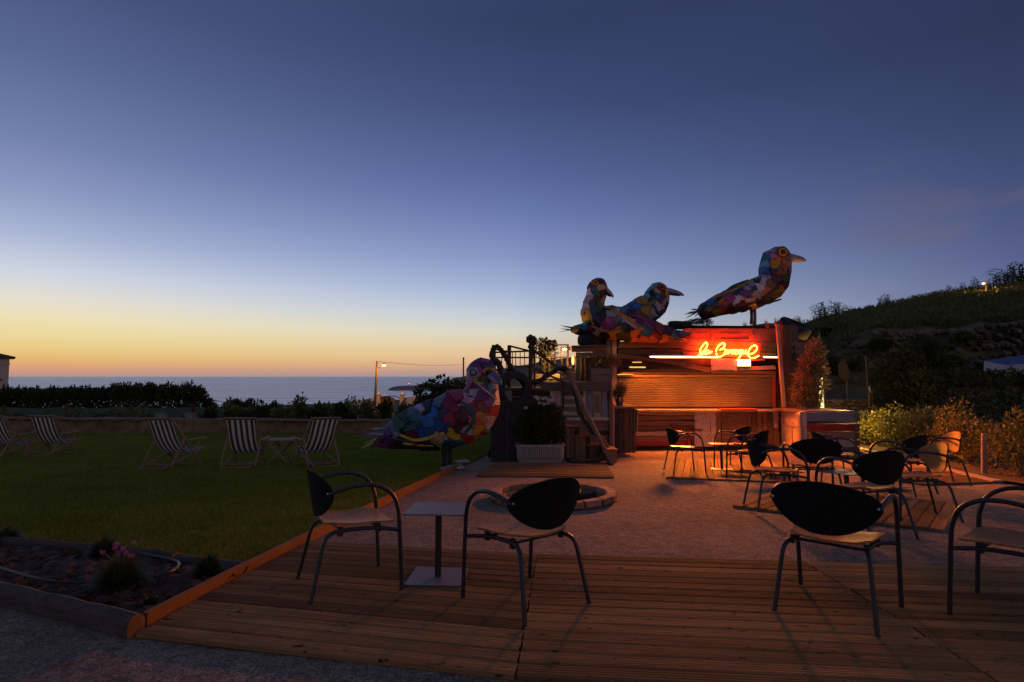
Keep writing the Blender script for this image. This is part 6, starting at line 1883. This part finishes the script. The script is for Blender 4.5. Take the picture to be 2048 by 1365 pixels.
for i in range(12):
    ua = 761.5 + i * 3.25
    ub = ua + 3.1
    zz0 = zg0 + .05
    k0, k1 = (ua - 780.5) / 20, (ub - 780.5) / 20
    za, zb2 = gp(ua, 792.5 + 5.5 * k0 * k0).z, gp(ub, 792.5 + 5.5 * k1 * k1).z
    mb = MB(); mb.prism([Vector((gp(ua, 0).x, YG, zz0)), Vector((gp(ub, 0).x, YG, zz0)), Vector((gp(ub, 0).x, YG, zb2)), Vector((gp(ua, 0).x, YG, za))], (0, 1, 0), .05); mb.build('slat', plain('ochre_gate_paint', (0.16, 0.085, 0.03), 0.7), t)
mb = MB(); mb.tube([gp(781 + 20 * math.sin(a), 792.3 + 5.5 * math.sin(a) ** 2, -.03) for a in np.linspace(-1.5, 1.5, 13)], .05, 6); mb.build('arched_rail', M_IRON, t)
for (ua, ub, va, vb, lb) in ((690, 753, 808, 795, 'cream roadside wall sloping down left of the gate'), (808, 850, 796, 791, 'cream roadside wall right of the gate')):
    mb = MB(); a, b = gp(ua, va), gp(ub, vb)
    mb.v = [Vector((a.x, YG, zg0 - 1)), Vector((b.x, YG, zg0 - 1)), b, a, Vector((a.x, YG + .3, zg0 - 1)), Vector((b.x, YG + .3, zg0 - 1)), b + Vector((0, .3, 0)), a + Vector((0, .3, 0))]
    mb.f = [(0, 1, 2, 3), (7, 6, 5, 4), (3, 2, 6, 7), (1, 5, 6, 2), (0, 3, 7, 4), (0, 4, 5, 1)]; mb.m = [0] * 6
    t = thing('roadside_wall', lb, 'wall', Vector((a.x, YG, zg0 - 1))); mb.build('panel', M_PLASTER, t)
mb = MB(); mb.bar(gp(771, 818, -4), gp(784, 797, -4), .10, .08, (0, -1, 0)); tag(mb.build('leaning_stake', M_PALEWOOD, None, origin=gp(771, 818, -4)), 'slanting pale stake before the brown gate', 'stake')
# street lamp with its wire
def street_lamp(label, foot, top, arm, r, power=None, bulb=0.16, wire=None):
    t = thing('street_lamp', label, 'street lamp', foot)
    mb = MB(); mb.tube([foot, Vector(foot).lerp(Vector(top), .5), top], [r * 1.15, r, r * .85], 8); mb.build('pole', M_TRUNK, t, True)
    mb = MB(); mb.tube(catmull([Vector(foot).lerp(Vector(top), .86), Vector(foot).lerp(Vector(top), .90) + (Vector(arm) - Vector(top)) * .45, Vector(arm)], 5), r * .28, 6); mb.build('arm', M_IRON, t, True)
    mb = MB(); mb.lathe(Vector(arm) + Vector((0, 0, -.06)), [(bulb * .3, -bulb * .6), (bulb, -bulb * .2), (bulb, bulb * .2), (bulb * .3, bulb * .6)], 10); mb.build('bulb', SODB, t)
    mb = MB(); mb.lathe(Vector(arm) + Vector((0, 0, -.06 + bulb * .6)), [(bulb * 1.1, 0), (bulb * .9, bulb * .5), (bulb * .2, bulb * .7)], 10); mb.build('hood', M_METAL, t)
    if power: lamp('sodium_light', Vector(arm) - Vector((0, .3, .5)), power, (1, .42, .08), size=.12)
    return t
SODB = emit('sodium_bulb', (1, 0.50, 0.10), 12)
YLp = 61
foot = at(749.5, 800, YLp); foot.z = zg0 - .3
street_lamp('wooden street lamp post with lit orange lamp beside the cream gate', foot, at(754.5, 722.5, YLp), at(768, 730, YLp - .4), .13, 420, .19)
po = thing('utility_pole', 'thin bare utility pole standing behind the dark tree', 'pole', at(926.5, 772, 75))
mb = MB(); mb.tube([at(926.5, 780, 75), at(927, 715, 75)], .10, 7); mb.build('shaft', M_TRUNK, po, True)
mb = MB(); mb.bar(at(925, 718, 74.9), at(929, 718, 74.9), .08, .08); mb.build('cross_arm', M_TRUNK, po)
a, b = at(755, 723.5, YLp), at(927, 730, 75)
pts = [a.lerp(b, i / 16) - Vector((0, 0, 0.22 * math.sin(math.pi * i / 16))) for i in range(17)]
mb = MB(); mb.tube(pts, .018, 5); tag(mb.build('overhead_wire', M_METAL, None, origin=a), 'sagging wire from the street lamp to the utility pole', 'wire')
foot = at(1123, 735, 50); street_lamp('distant lit street lamp glowing behind the terrace railing', foot, at(1122.5, 694, 50), at(1129.5, 697.5, 50), .07, 160, .17)
foot = at(1971, 600, 50); street_lamp('lit street lamp on the crest of the hill among the canes', foot, at(1972, 563, 50), at(1967, 566, 49.6), .06, 160, .11)
# house at the left edge
hs = thing('seaside_house', 'pale two storey house at the left edge with dark tiled hipped roof', 'house', at(-60, 790, 85))
YH = 85; PH = YH / F
zb_, ze = at(0, 800, YH).z - 2, at(0, 716.5, YH).z
xr_ = at(17.6, 750, YH).x; xl_ = xr_ - 10
mb = MB(); mb.box(((xl_ + xr_) / 2, YH + 4, (zb_ + ze) / 2), (10, 8, ze - zb_)); mb.build('wall', M_PLASTER, hs)
mb = MB(); mb.box(((xl_ + xr_) / 2, YH + 4, at(0, 727.5, YH).z), (10.16, 8.16, .12)); mb.build('string_course', M_PLASTER, hs)
mb = MB(); mb.box(((xl_ + xr_) / 2, YH + 4, ze + .08), (11.2, 9.2, .16)); mb.build('eave', M_ROOFTILE, hs)
mb = MB(); e = ze + .16
mb.v = [Vector((xl_ - .7, YH - .7, e)), Vector((xr_ + .7, YH - .7, e)), Vector((xr_ + .7, YH + 8.7, e)), Vector((xl_ - .7, YH + 8.7, e)), Vector((xl_ + 3.6, YH + 4, e + 1.3)), Vector((xr_ - 3.6, YH + 4, e + 1.3))]
mb.f = [(0, 1, 5, 4), (1, 2, 5), (2, 3, 4, 5), (3, 0, 4), (0, 3, 2, 1)]; mb.m = [0] * 5; mb.build('roof', M_ROOFTILE, hs)
for (x, zc) in ((xr_ - 1.5, at(0, 748, YH).z), (xr_ - 4.2, at(0, 748, YH).z)):
    mb = MB(); mb.box((x, YH - .01, zc), (1.0, .06, 1.4)); w_ = mb.build('window', M_PLASTIC, hs)
    mb = MB(); mb.box((x, YH - .045, zc), (.82, .02, 1.2)); mb.build('pane', plain('dark_glass', (0.03, 0.03, 0.035), .1), w_)
mb = MB(); mb.box((xr_ - .9, YH - .1, at(0, 759.5, YH).z), (.3, .2, .25)); mb.build('wall_light', M_IRON, hs)
hq = Vector((xr_, YH, zb_)); hs.matrix_world = Matrix.Translation(hq) @ Matrix.Rotation(R(41.5), 4, 'Z') @ Matrix.Translation(ORIG[hs.name] - hq)

# ================================================================== RIGHT SIDE: hedge, hillside wall, canes
HS = []
for i in range(15):
    t = -2.3 + i * 0.66
    p = K0 + KD * t + kn * (0.75 + 0.12 * math.sin(i * 2.1)); p.z = gz(p.x, p.y)
    HS.append(p)
ORD = 'first second third fourth fifth sixth seventh eighth ninth tenth eleventh twelfth thirteenth fourteenth fifteenth'.split()
for i, p in enumerate(HS):
    hh = 0.56 + 0.10 * math.sin(i * 1.9) + random.uniform(-.04, .05)
    sp = 1.0 if i < 9 else 0.75
    lb = ('yellow lit ' if i < 5 else 'dense orange brown ' if i < 9 else 'dim sparse ') + 'hedge shrub, ' + ORD[i] + ' along the kerb from the plank planter'
    shrub(p, (0.58, 0.50, hh), int(1500 * sp), 0.075, 500 + i, L_HEDGE, 'hedge_shrub', lb, 'shrub', 'hedge shrubs along the kerb', nb=14, aspect=2.0, squash=.75, up=(0, 0, .5))
for (u, v0_, v1_, lb) in ((1777, 846, 892, 'round timber stake standing in the yellow lit part of the hedge'), (1968, 870, 946, 'thick round timber stake in the dim part of the hedge')):
    q = G(u, v1_ + 4); q2 = at(u, v0_, q.y)
    st = thing('hedge_stake', lb, 'stake', q); mb = MB(); mb.tube([q - Vector((0, 0, .05)), q2], .045, 9); mb.build('post', M_PALEWOOD, st, True)
    mb = MB(); mb.lathe(q2, [(.045, 0), (.036, .02), (.02, .025)], 9); mb.build('top_cap', M_PALEWOOD, st)
# oleander-like bush behind the planter, and bright tube lamp behind it
p = at(1622, 818, 15.2); p.z = gz(p.x, p.y)
t = thing('oleander_bush', 'tall narrow leafy bush glowing red beside the bar', 'bush', p)
OC = [(1630, 694, 13), (1636, 708, 14), (1618, 728, 17), (1608, 756, 18), (1630, 752, 16), (1604, 788, 19), (1624, 786, 18), (1642, 736, 13), (1646, 768, 11), (1598, 806, 13), (1634, 804, 12), (1626, 712, 13), (1612, 740, 14)]
cl = []
for (u, v, r_) in OC:
    q = at(u, v, 15.2 + g_.uniform(-.25, .25)); k = r_ * 15.2 / F; cl.append((q.x, q.y, q.z, k, k, k * 1.1))
v_, f_ = leafcloud(cl, 2700, .125, 61, aspect=3.6, shell=.25, up=(0, 0, .6)); npmesh('foliage', v_, f_, L_OLEANDER, t)
for k in range(6):
    q = at(1605 + k * 9, 745, 15.2); mb = MB(); mb.tube([p + Vector((.04 * k - .1, 0, 0)), p.lerp(q, .5), q], [.03, .022, .01], 6); mb.build('stem', M_TRUNK, t)
q0, q1 = at(1644, 816, 15.9), at(1641, 756, 15.9)
t = thing('tube_lamp', 'bright pale upright tube lamp half hidden by the red lit bush', 'lamp', q0)
mb = MB(); mb.tube([q0, q1], .055, 10); mb.build('tube', emit('pale_tube', (1, .80, .30), 1.5), t, True)
mb = MB(); mb.tube([q1, q1 + Vector((0, 0, .5))], .04, 8); mb.build('post', M_METAL, t, True)
lamp('tube_lamp_light', at(1690, 796, 16.5), TUBE_W, (1, .50, .10), size=.1)
# garden torch, thin stake, board easel
t = thing('closed_parasol', 'dark closed parasol on a thin leaning pole behind the hedge', 'parasol', at(1695, 825, 20.0))
mb = MB(); mb.tube([at(1697, 832, 20.0), at(1690, 718, 20.0)], .022, 8); mb.build('pole', M_METAL, t, True)
pa = at(1692, 764, 20.0); pb = at(1684, 722, 20.0); mb = MB()
P = [pa.lerp(pb, k / 6) for k in range(7)]; mb.tube(P, [.06, .16, .19, .18, .16, .145, .075], 10); mb.build('folded_canopy', plain('dark_parasol_cloth', (.025, .018, .018), .9), t, True)
st = at(1738, 800, 22.0); mb = MB(); mb.tube([at(1738, 815, 22.0), at(1731, 712, 22.0)], .026, 6); tag(mb.build('thin_stake', M_GREYWOOD, None, True, origin=st), 'thin pale stake leaning before the hillside', 'stake')
t = thing('chalk_board', 'small wooden easel chalkboard standing behind the hedge', 'sign', at(1740, 818, 20.5))
pc = at(1741, 800, 20.5)
mb = MB(); mb.box(pc, (.13, .04, .60), Matrix.Rotation(R(4), 3, 'Y')); mb.build('frame', M_BROWN, t)
mb = MB(); mb.box(pc + Vector((0, -.024, 0)), (.085, .012, .50), Matrix.Rotation(R(4), 3, 'Y')); mb.build('slate', M_METAL, t)
mb = MB(); mb.bar(pc + Vector((.02, .03, .30)), pc + Vector((.26, .30, -.46)), .04, .03); mb.build('leg', M_PALEWOOD, t)
mb = MB(); mb.bar(pc + Vector((-.01, 0, .30)), pc + Vector((-.03, 0, .48)), .04, .03); mb.build('top_post', M_WHITE, t)
# low stone wall at the foot of the hill behind the hedge
t = thing('low_stone_wall', 'low pale stone wall behind the hedge at the foot of the hill', 'wall', at(1700, 815, 21))
MS = []
def stone_meshes():
    for k in range(6):
        bm = bmesh.new(); bmesh.ops.create_icosphere(bm, subdivisions=1, radius=.5)
        g = random.Random(k)
        for v in bm.verts:
            v.co = Vector((math.copysign(min(abs(v.co.x) * 1.35, .5), v.co.x), math.copysign(min(abs(v.co.y) * 1.35, .5), v.co.y), math.copysign(min(abs(v.co.z) * 1.35, .5), v.co.z))) * g.uniform(.86, 1.1)
        me = bpy.data.meshes.new('stone'); bm.to_mesh(me); bm.free(); me.materials.append(M_STONE); MS.append(me)
stone_meshes()
def stone(par, p, sx, sy, sz):
    o = bpy.data.objects.new('stone', random.choice(MS)); COL.objects.link(o); o.parent = par
    o.location = Vector(p) - ORIG[par.name]; o.scale = (sx, sy, sz); o.rotation_euler = (random.uniform(-.15, .15), random.uniform(-.2, .2), random.uniform(-.3, .3)); return o
for r_ in range(3):
    for k in range(14):
        u = 1640 + k * 13 + (r_ % 2) * 6; v = 816 - r_ * 7
        q = at(u, v, 21); stone(t, q, .27 + random.uniform(-.03, .03), .3, .15)
# big dry stone terrace wall on the hillside
t = thing('terrace_stone_wall', 'dry stone retaining wall across the dark hillside', 'wall', at(1860, 760, 33.6))
cnt = 0
rr_ = random.Random(3)
for r_ in range(8):
    u = 1668 + rr_.uniform(0, 12)
    while u < 2072 and cnt < 290:
        vt = 668 - (u - 1700) * .06 + 5 * math.sin(u * .021); vb = 764 - (u - 1700) * .03
        big = rr_.random() < .18
        w = rr_.uniform(13, 24) if big else rr_.uniform(6, 15)
        v = vb + (vt - vb) * (r_ + .5) / 8 + rr_.uniform(-4.5, 4.5) + 3 * math.sin(u * .05 + r_ * 1.7)
        if not (u < 1745 and r_ > 5) and rr_.random() > .12:
            q = at(u + w / 2, v, 33.45 + .06 * r_ + rr_.uniform(-.12, .14)); k_ = 33.5 / F
            o = stone(t, q, w * k_ * 1.05, .55, (vb - vt) / 8 * k_ * (rr_.uniform(1.1, 1.6) if big else rr_.uniform(.65, 1.15))); cnt += 1
            o.rotation_euler = (rr_.uniform(-.3, .3), rr_.uniform(-.45, .45), rr_.uniform(-.5, .5))
        u += w * rr_.uniform(.85, 1.15)
# earth slope shrubs and bare earth under the wall: dark box hedge, tall conifer
p = at(1960, 835, 19.5); p.z = gz(p.x, p.y) - .3
t = thing('box_hedge', 'long dark clipped hedge at the foot of the hillside', 'hedge', p)
cl = []
for k in range(16):
    u = 1845 + k * 22; Y = 19.5 + random.uniform(-.2, .2); q = at(u, 742 + random.uniform(-3, 3), Y); zb_ = gz(0, Y) - .3
    cl.append((q.x, q.y, (q.z + zb_) / 2, .42, .5, (q.z - zb_) / 2)); cl.append((q.x, q.y, q.z - .25, .36, .4, .28))
v_, f_ = leafcloud(cl, 15000, .11, 81, shell=.6); npmesh('foliage', v_, f_, L_DARK, t)
for k in range(8):
    q = at(1850 + k * 40, 800, 19.5); mb = MB(); mb.tube([(q.x, q.y, p.z), (q.x, q.y, p.z + .8)], .05, 6); mb.build('trunk', M_TRUNK, t)
p = at(1820, 830, 20.5); p.z = gz(p.x, p.y) - .3
t = thing('bushy_conifer', 'large soft dark green conifer before the stone terrace wall', 'tree', p)
cl = []
for (u, v, r_) in ((1842, 697, 26), (1815, 715, 26), (1868, 712, 24), (1785, 735, 24), (1830, 745, 34), (1875, 748, 26), (1760, 760, 20), (1795, 775, 30), (1850, 785, 36), (1765, 795, 22), (1815, 805, 32)):
    q = at(u, v, 20.5 + g_.uniform(-.3, .3)); k = r_ * 20.5 / F; cl.append((q.x, q.y, q.z, k, k, k))
v_, f_ = leafcloud(cl, 12000, .13, 83, aspect=3, shell=.45, up=(0, 0, .7)); npmesh('crown', v_, f_, leafm('conifer_leaf', (.014, .024, .008), (.045, .06, .022)), t)
mb = MB(); mb.tube([p, p + Vector((.1, 0, 2.0))], [.12, .06], 7); mb.build('trunk', M_TRUNK, t)
# white edged sun sail over the hedge at the right edge
t = thing('sun_parasol', 'open parasol with pale hanging valance and blue and pink top at the right edge', 'parasol', at(2090, 800, 23))
YQ = 23
c0 = at(2095, 706, YQ); cs = []
for (u, v, dy) in ((1968, 722, 0), (2010, 731, -1.0), (2210, 716, -1.6), (2225, 706, 1.0), (2080, 706, 2.0)): cs.append(at(u, v, YQ + dy))
mp_ = [M_WHITE, plain('blue_canopy_cloth', (.05, .09, .20), .8), plain('pink_canopy_cloth', (.45, .12, .25), .8), plain('green_canopy_cloth', (.10, .2, .16), .8), M_WHITE]
apex = at(2095, 704, YQ + .4)
for i in range(5):
    a, b = cs[i], cs[(i + 1) % 5]
    mb = MB(); mb.v = [a, b, apex, a - Vector((0, 0, .015)), b - Vector((0, 0, .015)), apex - Vector((0, 0, .015))]; mb.f = [(0, 1, 2), (5, 4, 3), (0, 3, 4, 1), (1, 4, 5, 2), (2, 5, 3, 0)]; mb.m = [0] * 5
    mb.build('canopy', [mp_[(1, 1, 3, 2, 2)[i]]], t)
    n = 8; mb = MB()
    for k in range(n + 1):
        q = a.lerp(b, k / n); dr_ = .40 + .03 * math.sin(k * 2.4); off = (q - Vector((apex.x, apex.y, q.z))).normalized() * (.02 * math.sin(k * 3.1) + .015)
        mb.v += [q + off * .3, q + off * 2.2 - Vector((0, 0, dr_))]
    for k in range(n): mb.f.append((2 * k, 2 * k + 1, 2 * k + 3, 2 * k + 2)); mb.m.append(0)
    mb.build('valance', M_WHITE, t)
mb = MB(); mb.tube([Vector((apex.x, apex.y, gz(0, YQ) - .3)), apex], .03, 8); mb.build('pole', M_METAL, t, True)
# canes on the crest
def cane_mesh(seed, h):
    g = random.Random(seed); mb = MB()
    for s_ in range(9):
        bx_, by_ = g.uniform(-.35, .35), g.uniform(-.3, .3); ht = h * g.uniform(.55, 1.05); ln_ = g.uniform(-.12, .22)
        P = [Vector((bx_ + ln_ * ht * t * t, by_, ht * t - .1)) for t in (0, .35, .7, 1)]
        mb.tube(P, [.016, .014, .011, .006], 4, cap=False)
        for k in range(13):
            t = .18 + .8 * k / 13; q = P[0].lerp(P[3], t); a = g.uniform(0, 6.28); L = ht * g.uniform(.16, .30)
            d = Vector((math.cos(a), math.sin(a) * .7, .55)).normalized(); m_ = q + d * L * .55; e = q + d * L + Vector((0, 0, -L * .28)); w = Vector((-d.y, d.x, 0)).normalized() * .045 * (h / 1.4) ** .5
            i0 = len(mb.v); mb.v += [q, m_ + w, e, m_ - w]; mb.f.append((i0, i0 + 1, i0 + 2, i0 + 3)); mb.m.append(0)
    return mb.mesh('cane_clump', L_REED)
CM = [cane_mesh(k, 1.5) for k in range(5)]
CANES = []
def cane(u, Y, hpx, dv=0, lb='tall cane clump growing along the crest of the dark hillside'):
    p = hill_point(u, 4); k = Y / 60.0
    zz = EYE + (p.z - EYE) * k
    pos = Vector(((u - CX) / F * Y, Y, zz - .15 + dv))
    o = bpy.data.objects.new('cane_clump', g_.choice(CM)); COL.objects.link(o); o.location = pos
    s_ = hpx * Y / F / 1.5; o.scale = (s_ * 1.25, s_, s_); o.rotation_euler = (0, 0, g_.uniform(0, 6.28))
    tag(o, lb, 'cane', 'canes along the hill crest' if not dv else 'canes on the slope'); CANES.append(o)
for (u, hp_) in ((1492, 14), (1510, 10), (1535, 13), (1555, 16), (1575, 14), (1592, 18), (1604, 16), (1640, 34), (1650, 40), (1668, 38), (1678, 34), (1690, 26), (1704, 24), (1722, 14), (1745, 16), (1768, 30), (1774, 26), (1786, 14), (1815, 10), (1850, 12), (1872, 12), (1905, 18), (1930, 22), (1948, 16), (1960, 34), (1985, 26), (2000, 34), (2012, 44), (2026, 36), (2034, 46), (2044, 52), (2060, 48), (2075, 42), (1430, 8), (1460, 9)):
    cane(u, 58 + g_.uniform(-1, 1), hp_)
for k in range(26):
    u = g_.uniform(1640, 2070); cane(u, 55, g_.uniform(14, 26), dv=-.6 - (u - 1640) * .0012, lb='shorter cane clump on the slope just below the hill crest')
for i, (u, v, rx, rz) in enumerate(((1905, 600, 40, 16), (1850, 612, 30, 14), (1800, 622, 26, 12), (1960, 600, 30, 18), (1700, 648, 34, 12), (1650, 662, 30, 14), (1760, 640, 30, 12), (2020, 605, 44, 22), (1880, 640, 34, 14), (1950, 650, 40, 14), (1810, 655, 34, 12))):
    Y = 54 if v < 630 else 44; q = at(u, v + rz, Y); k = Y / F
    shrub(q - Vector((0, 0, .2)), (rx * k, rx * k * .7, rz * k), 1500, .30 if Y > 50 else .24, 700 + i, L_DARK if i % 2 else L_REED, 'hillside_shrub', HL_[i], 'shrub', 'shrubs on the hillside', stem=True, nb=10)
for i, (u, v, rx, rz, lb) in enumerate(((1668, 735, 26, 18, 'dark scrub bush left of the stone terrace wall, behind the folded parasol'), (1712, 722, 24, 20, 'scrub bush overhanging the left end of the stone terrace wall'), (1758, 690, 28, 14, 'scrub bush hanging over the top of the terrace wall above the thin stake'),
                          (1925, 676, 30, 13, 'scrub bush hanging over the top of the terrace wall right of the conifer'), (1990, 735, 34, 14, 'low scrub growing at the foot of the terrace wall beside the open parasol'), (1905, 725, 26, 13, 'low scrub at the foot of the terrace wall between conifer and parasol'))):
    Y = 32.6; q = at(u, v + rz, Y); k = Y / F
    shrub(q, (rx * k, rx * k * .6, rz * k), 1100, .22, 760 + i, L_REED if i % 2 else L_DARK, 'scrub_bush', lb, 'shrub', stem=True, nb=9, shell=.3, up=(0, 0, .6))
gx = []
for k in range(1150):
    u = g_.uniform(1600, 2090); Y = 34.7 + 23.5 * g_.random() ** 1.25; r_ = (Y - 34.4) / (60 - 34.4)
    a_, b_ = hill_point(u, 2), hill_point(u, 4); c2 = hill_point(u, 3)
    q = (a_.lerp(c2, min(1, (Y - 34.4) / 11.6)) if Y < 46 else c2.lerp(b_, (Y - 46) / 14)); gx.append((q.x, q.y, q.z + .1, .55, .5, .28))
v_, f_ = leafcloud(gx, 28000, .32, 91, aspect=5, shell=.1, up=(0, 0, 1.4))
tag(npmesh('undergrowth', v_, f_, L_REED), 'rough grass and scrub covering the hillside', 'undergrowth', kind='stuff')

# ================================================================== POTTED AND BEDDED PLANTS
# feathery plant in the planter box
cl = []
for (x, y, r_) in ((1060, 300, 70), (1130, 260, 80), (1200, 290, 70), (1270, 290, 60), (1100, 330, 70), (1180, 330, 70), (1140, 300, 80), (1290, 320, 40)):
    q = zl(x, y, 1.35 + g_.uniform(-.1, .1)); k = r_ * PL * 1.1; cl.append((q.x, q.y, q.z, k, k, k))
v_, f_ = leafcloud(cl, 5200, .06, 21, aspect=4.5, shell=.2, up=(0, 0, .6))
t = thing('feathery_plant', 'feathery pale flowering plant growing in the planter box beside the post', 'plant', zl(1142, 366, 1.45)); npmesh('foliage', v_, f_, L_DRY, t)
mb = MB(); mb.tube([zl(1142, 372, 1.45), zl(1142, 300, 1.45)], .02, 5); mb.build('stem', M_TRUNK, t)
mb = MB(); mb.tube([zl(1221, 372, 1.35), zl(1219, 190, 1.35)], .008, 5); mb.build('support_cane', M_BROWN, t)
# pot on the side counter
q = lp(1239, 814.2, .3)
t = thing('flower_pot', 'brown plastic pot with a white tag on the side counter', 'pot', q)
mb = MB(); mb.lathe(q, [(.075, 0), (.105, .17), (.115, .17), (.115, .205), (.10, .205), (.098, .16)], 16); mb.build('pot', M_POT, t, True)
mb = MB(); mb.box(q + Vector((-.005, -.125, .20)), (.05, .004, .10), Matrix.Rotation(.1, 3, 'Y')); mb.build('price_tag', M_WHITE, t)
v_, f_ = leafcloud([(q.x, q.y, q.z + .40, .17, .17, .19), (q.x - .04, q.y, q.z + .30, .15, .15, .14), (q.x + .05, q.y, q.z + .44, .13, .13, .15)], 2200, .05, 22, aspect=3.5, shell=.25, up=(0, 0, .6))
t2 = thing('pot_plant', 'fine leaved bushy plant growing in the brown pot', 'plant', q + Vector((0, 0, .17))); npmesh('foliage', v_, f_, L_DRY, t2)
mb = MB(); mb.tube([q + Vector((0, 0, .15)), q + Vector((0, 0, .4))], .012, 5); mb.build('stem', M_TRUNK, t2)
# dark plant with daisies in the trough
tx, tz_ = (t0.x + t1.x) / 2, zg + H_ * .85
cl = []
for (x, y, r_) in ((450, 900, 110), (560, 880, 120), (680, 900, 110), (500, 780, 100), (610, 740, 100), (700, 800, 90), (560, 1000, 130), (420, 1000, 80), (700, 1000, 90)):
    q = at(960 + x / 4.707, 660 + y / 4.707, 12.18 + g_.uniform(-.06, .06)); k = r_ * 12.1 / F / 4.707; cl.append((q.x, q.y, q.z, k, k * .8, k))
v_, f_ = leafcloud(cl, 6500, .085, 23, aspect=4.5, shell=.15, up=(0, 0, 1.0))
t = thing('daisy_plant', 'tall dark leafy plant with white daisies in the plastic trough', 'plant', (tx, 12.18, tz_)); npmesh('foliage', v_, f_, L_DARK, t)
for k in range(8):
    q = at(1050 + k * 9, 850, 12.18); mb = MB(); mb.tube([(q.x, 12.18, tz_ - .03), (q.x + .03, 12.18, tz_ + .7)], .01, 5); mb.build('stem', M_TRUNK, t)
def daisy(par, c, r_, mat, seed):
    g = random.Random(seed); mb = MB(); n = 9; nx = Vector((g.uniform(-.3, .3), -1, g.uniform(.2, 1.0))).normalized(); a = nx.cross(Vector((0, 0, 1))).normalized(); b = nx.cross(a)
    for k in range(n):
        th = 6.283 * k / n; d = a * math.cos(th) + b * math.sin(th); e = a * -math.sin(th) + b * math.cos(th)
        i0 = len(mb.v); mb.v += [c + d * r_ * .25, c + d * r_ * .8 + e * r_ * .2, c + d * r_, c + d * r_ * .8 - e * r_ * .2]; mb.f.append((i0, i0 + 1, i0 + 2, i0 + 3)); mb.m.append(0)
    return mb.build('flower', mat, par)
for k, (x, y) in enumerate(((525, 632), (548, 640), (590, 648), (612, 640), (640, 655), (668, 668), (560, 690), (600, 700), (690, 665), (545, 650), (430, 735), (640, 690))):
    daisy(t, at(960 + x / 4.707, 660 + y / 4.707, 11.95), .038, M_WFLOWER, k)
t2 = thing('pink_flower', 'pale pink flower head beside the crate steps', 'flower', at(960 + 775 / 4.707, 660 + 860 / 4.707, 12.3))
mb = MB(); mb.tube([at(960 + 775 / 4.707, 660 + 1000 / 4.707, 12.3), at(960 + 775 / 4.707, 660 + 800 / 4.707, 12.3)], .008, 5); mb.build('stem', M_TRUNK, t2)
for k, (x, y) in enumerate(((745, 775), (765, 785), (790, 780), (780, 800), (760, 800), (805, 775))): daisy(t2, at(960 + x / 4.707, 660 + y / 4.707, 12.25), .036, plain('pale_pink_petal', (.6, .35, .36), .7), 40 + k)
# green climber behind the railing
q = zl(620, 320, 1.9); cl = [(q.x + g_.uniform(-.15, .15), q.y, q.z + g_.uniform(-.5, .55), .2, .2, .22) for k in range(9)]
v_, f_ = leafcloud(cl, 1300, .09, 24, shell=.2); t = thing('terrace_climber', 'leafy green climber beside the roped railing post', 'plant', zl(620, 420, 1.9)); npmesh('foliage', v_, f_, L_REED, t)
mb = MB(); mb.tube([zl(620, 430, 1.9), zl(615, 260, 1.9)], .02, 5); mb.build('stem', M_TRUNK, t)
# thrift tufts in the flower bed
def tuft(u, v, r_, h, lb, flowers=(), seed=0):
    c = G(u, v); c.z += .02; g = random.Random(seed); n = int(1100 * r_ / .12)
    ang = rng.random(n) * 6.283; sp = rng.random(n) ** .6; L = h * (0.6 + .5 * rng.random(n)) * (1.12 - .45 * sp)
    tilt_ = sp * 1.25
    d = np.stack([np.cos(ang) * np.sin(tilt_), np.sin(ang) * np.sin(tilt_), np.cos(tilt_)], 1)
    base_ = np.array(c) + np.stack([np.cos(ang) * sp * r_ * .45, np.sin(ang) * sp * r_ * .45, np.zeros(n)], 1)
    sd = np.stack([-np.sin(ang), np.cos(ang), np.zeros(n)], 1) * .0028
    mid = base_ + d * L[:, None] * .6; tip = base_ + d * L[:, None]; tip[:, 2] -= sp * h * .15
    v_ = np.stack([base_ - sd, mid - sd * .8, tip, mid + sd * .8], 1).reshape(-1, 3)
    t = thing('thrift_plant', lb, 'plant', c); npmesh('leaves', v_, np.arange(n * 4).reshape(n, 4), L_TUFT, t)
    for k, (fu, fv) in enumerate(flowers):
        e = at(fu, fv, c.y + g.uniform(-.06, .06)); b = c + Vector((g.uniform(-.04, .04), g.uniform(-.04, .04), .05))
        mb = MB(); mb.tube([b, b.lerp(e, .5) + Vector((.01, 0, .01)), e], .0022, 5); mb.build('stem', plain('pale_stem', (.16, .13, .07), .8), t)
        vv, ff = leafcloud([(e.x, e.y, e.z, .012, .012, .010)], 60, .011, 900 + k, aspect=1.6, shell=.3); npmesh('flower_head', vv, ff, M_FLOWER, t)
tuft(238, 1178, .19, .23, 'thrift tuft with pink flower heads standing tall in the flower bed', [(205, 1104), (230, 1096), (233, 1088), (247, 1098), (252, 1107), (268, 1086), (236, 1108), (262, 1112)], 1)
tuft(206, 1114, .13, .15, 'low thrift tuft beside the back log behind the flowering one', [], 2)
tuft(416, 1152, .13, .14, 'low thrift tuft near the meeting of log and orange board', [], 3)
tuft(14, 1086, .12, .13, 'thrift tuft with dry brown heads at the left picture edge', [], 4)
tuft(300, 1216, .05, .06, 'tiny seedling tuft on the soil near the front corner', [], 5)
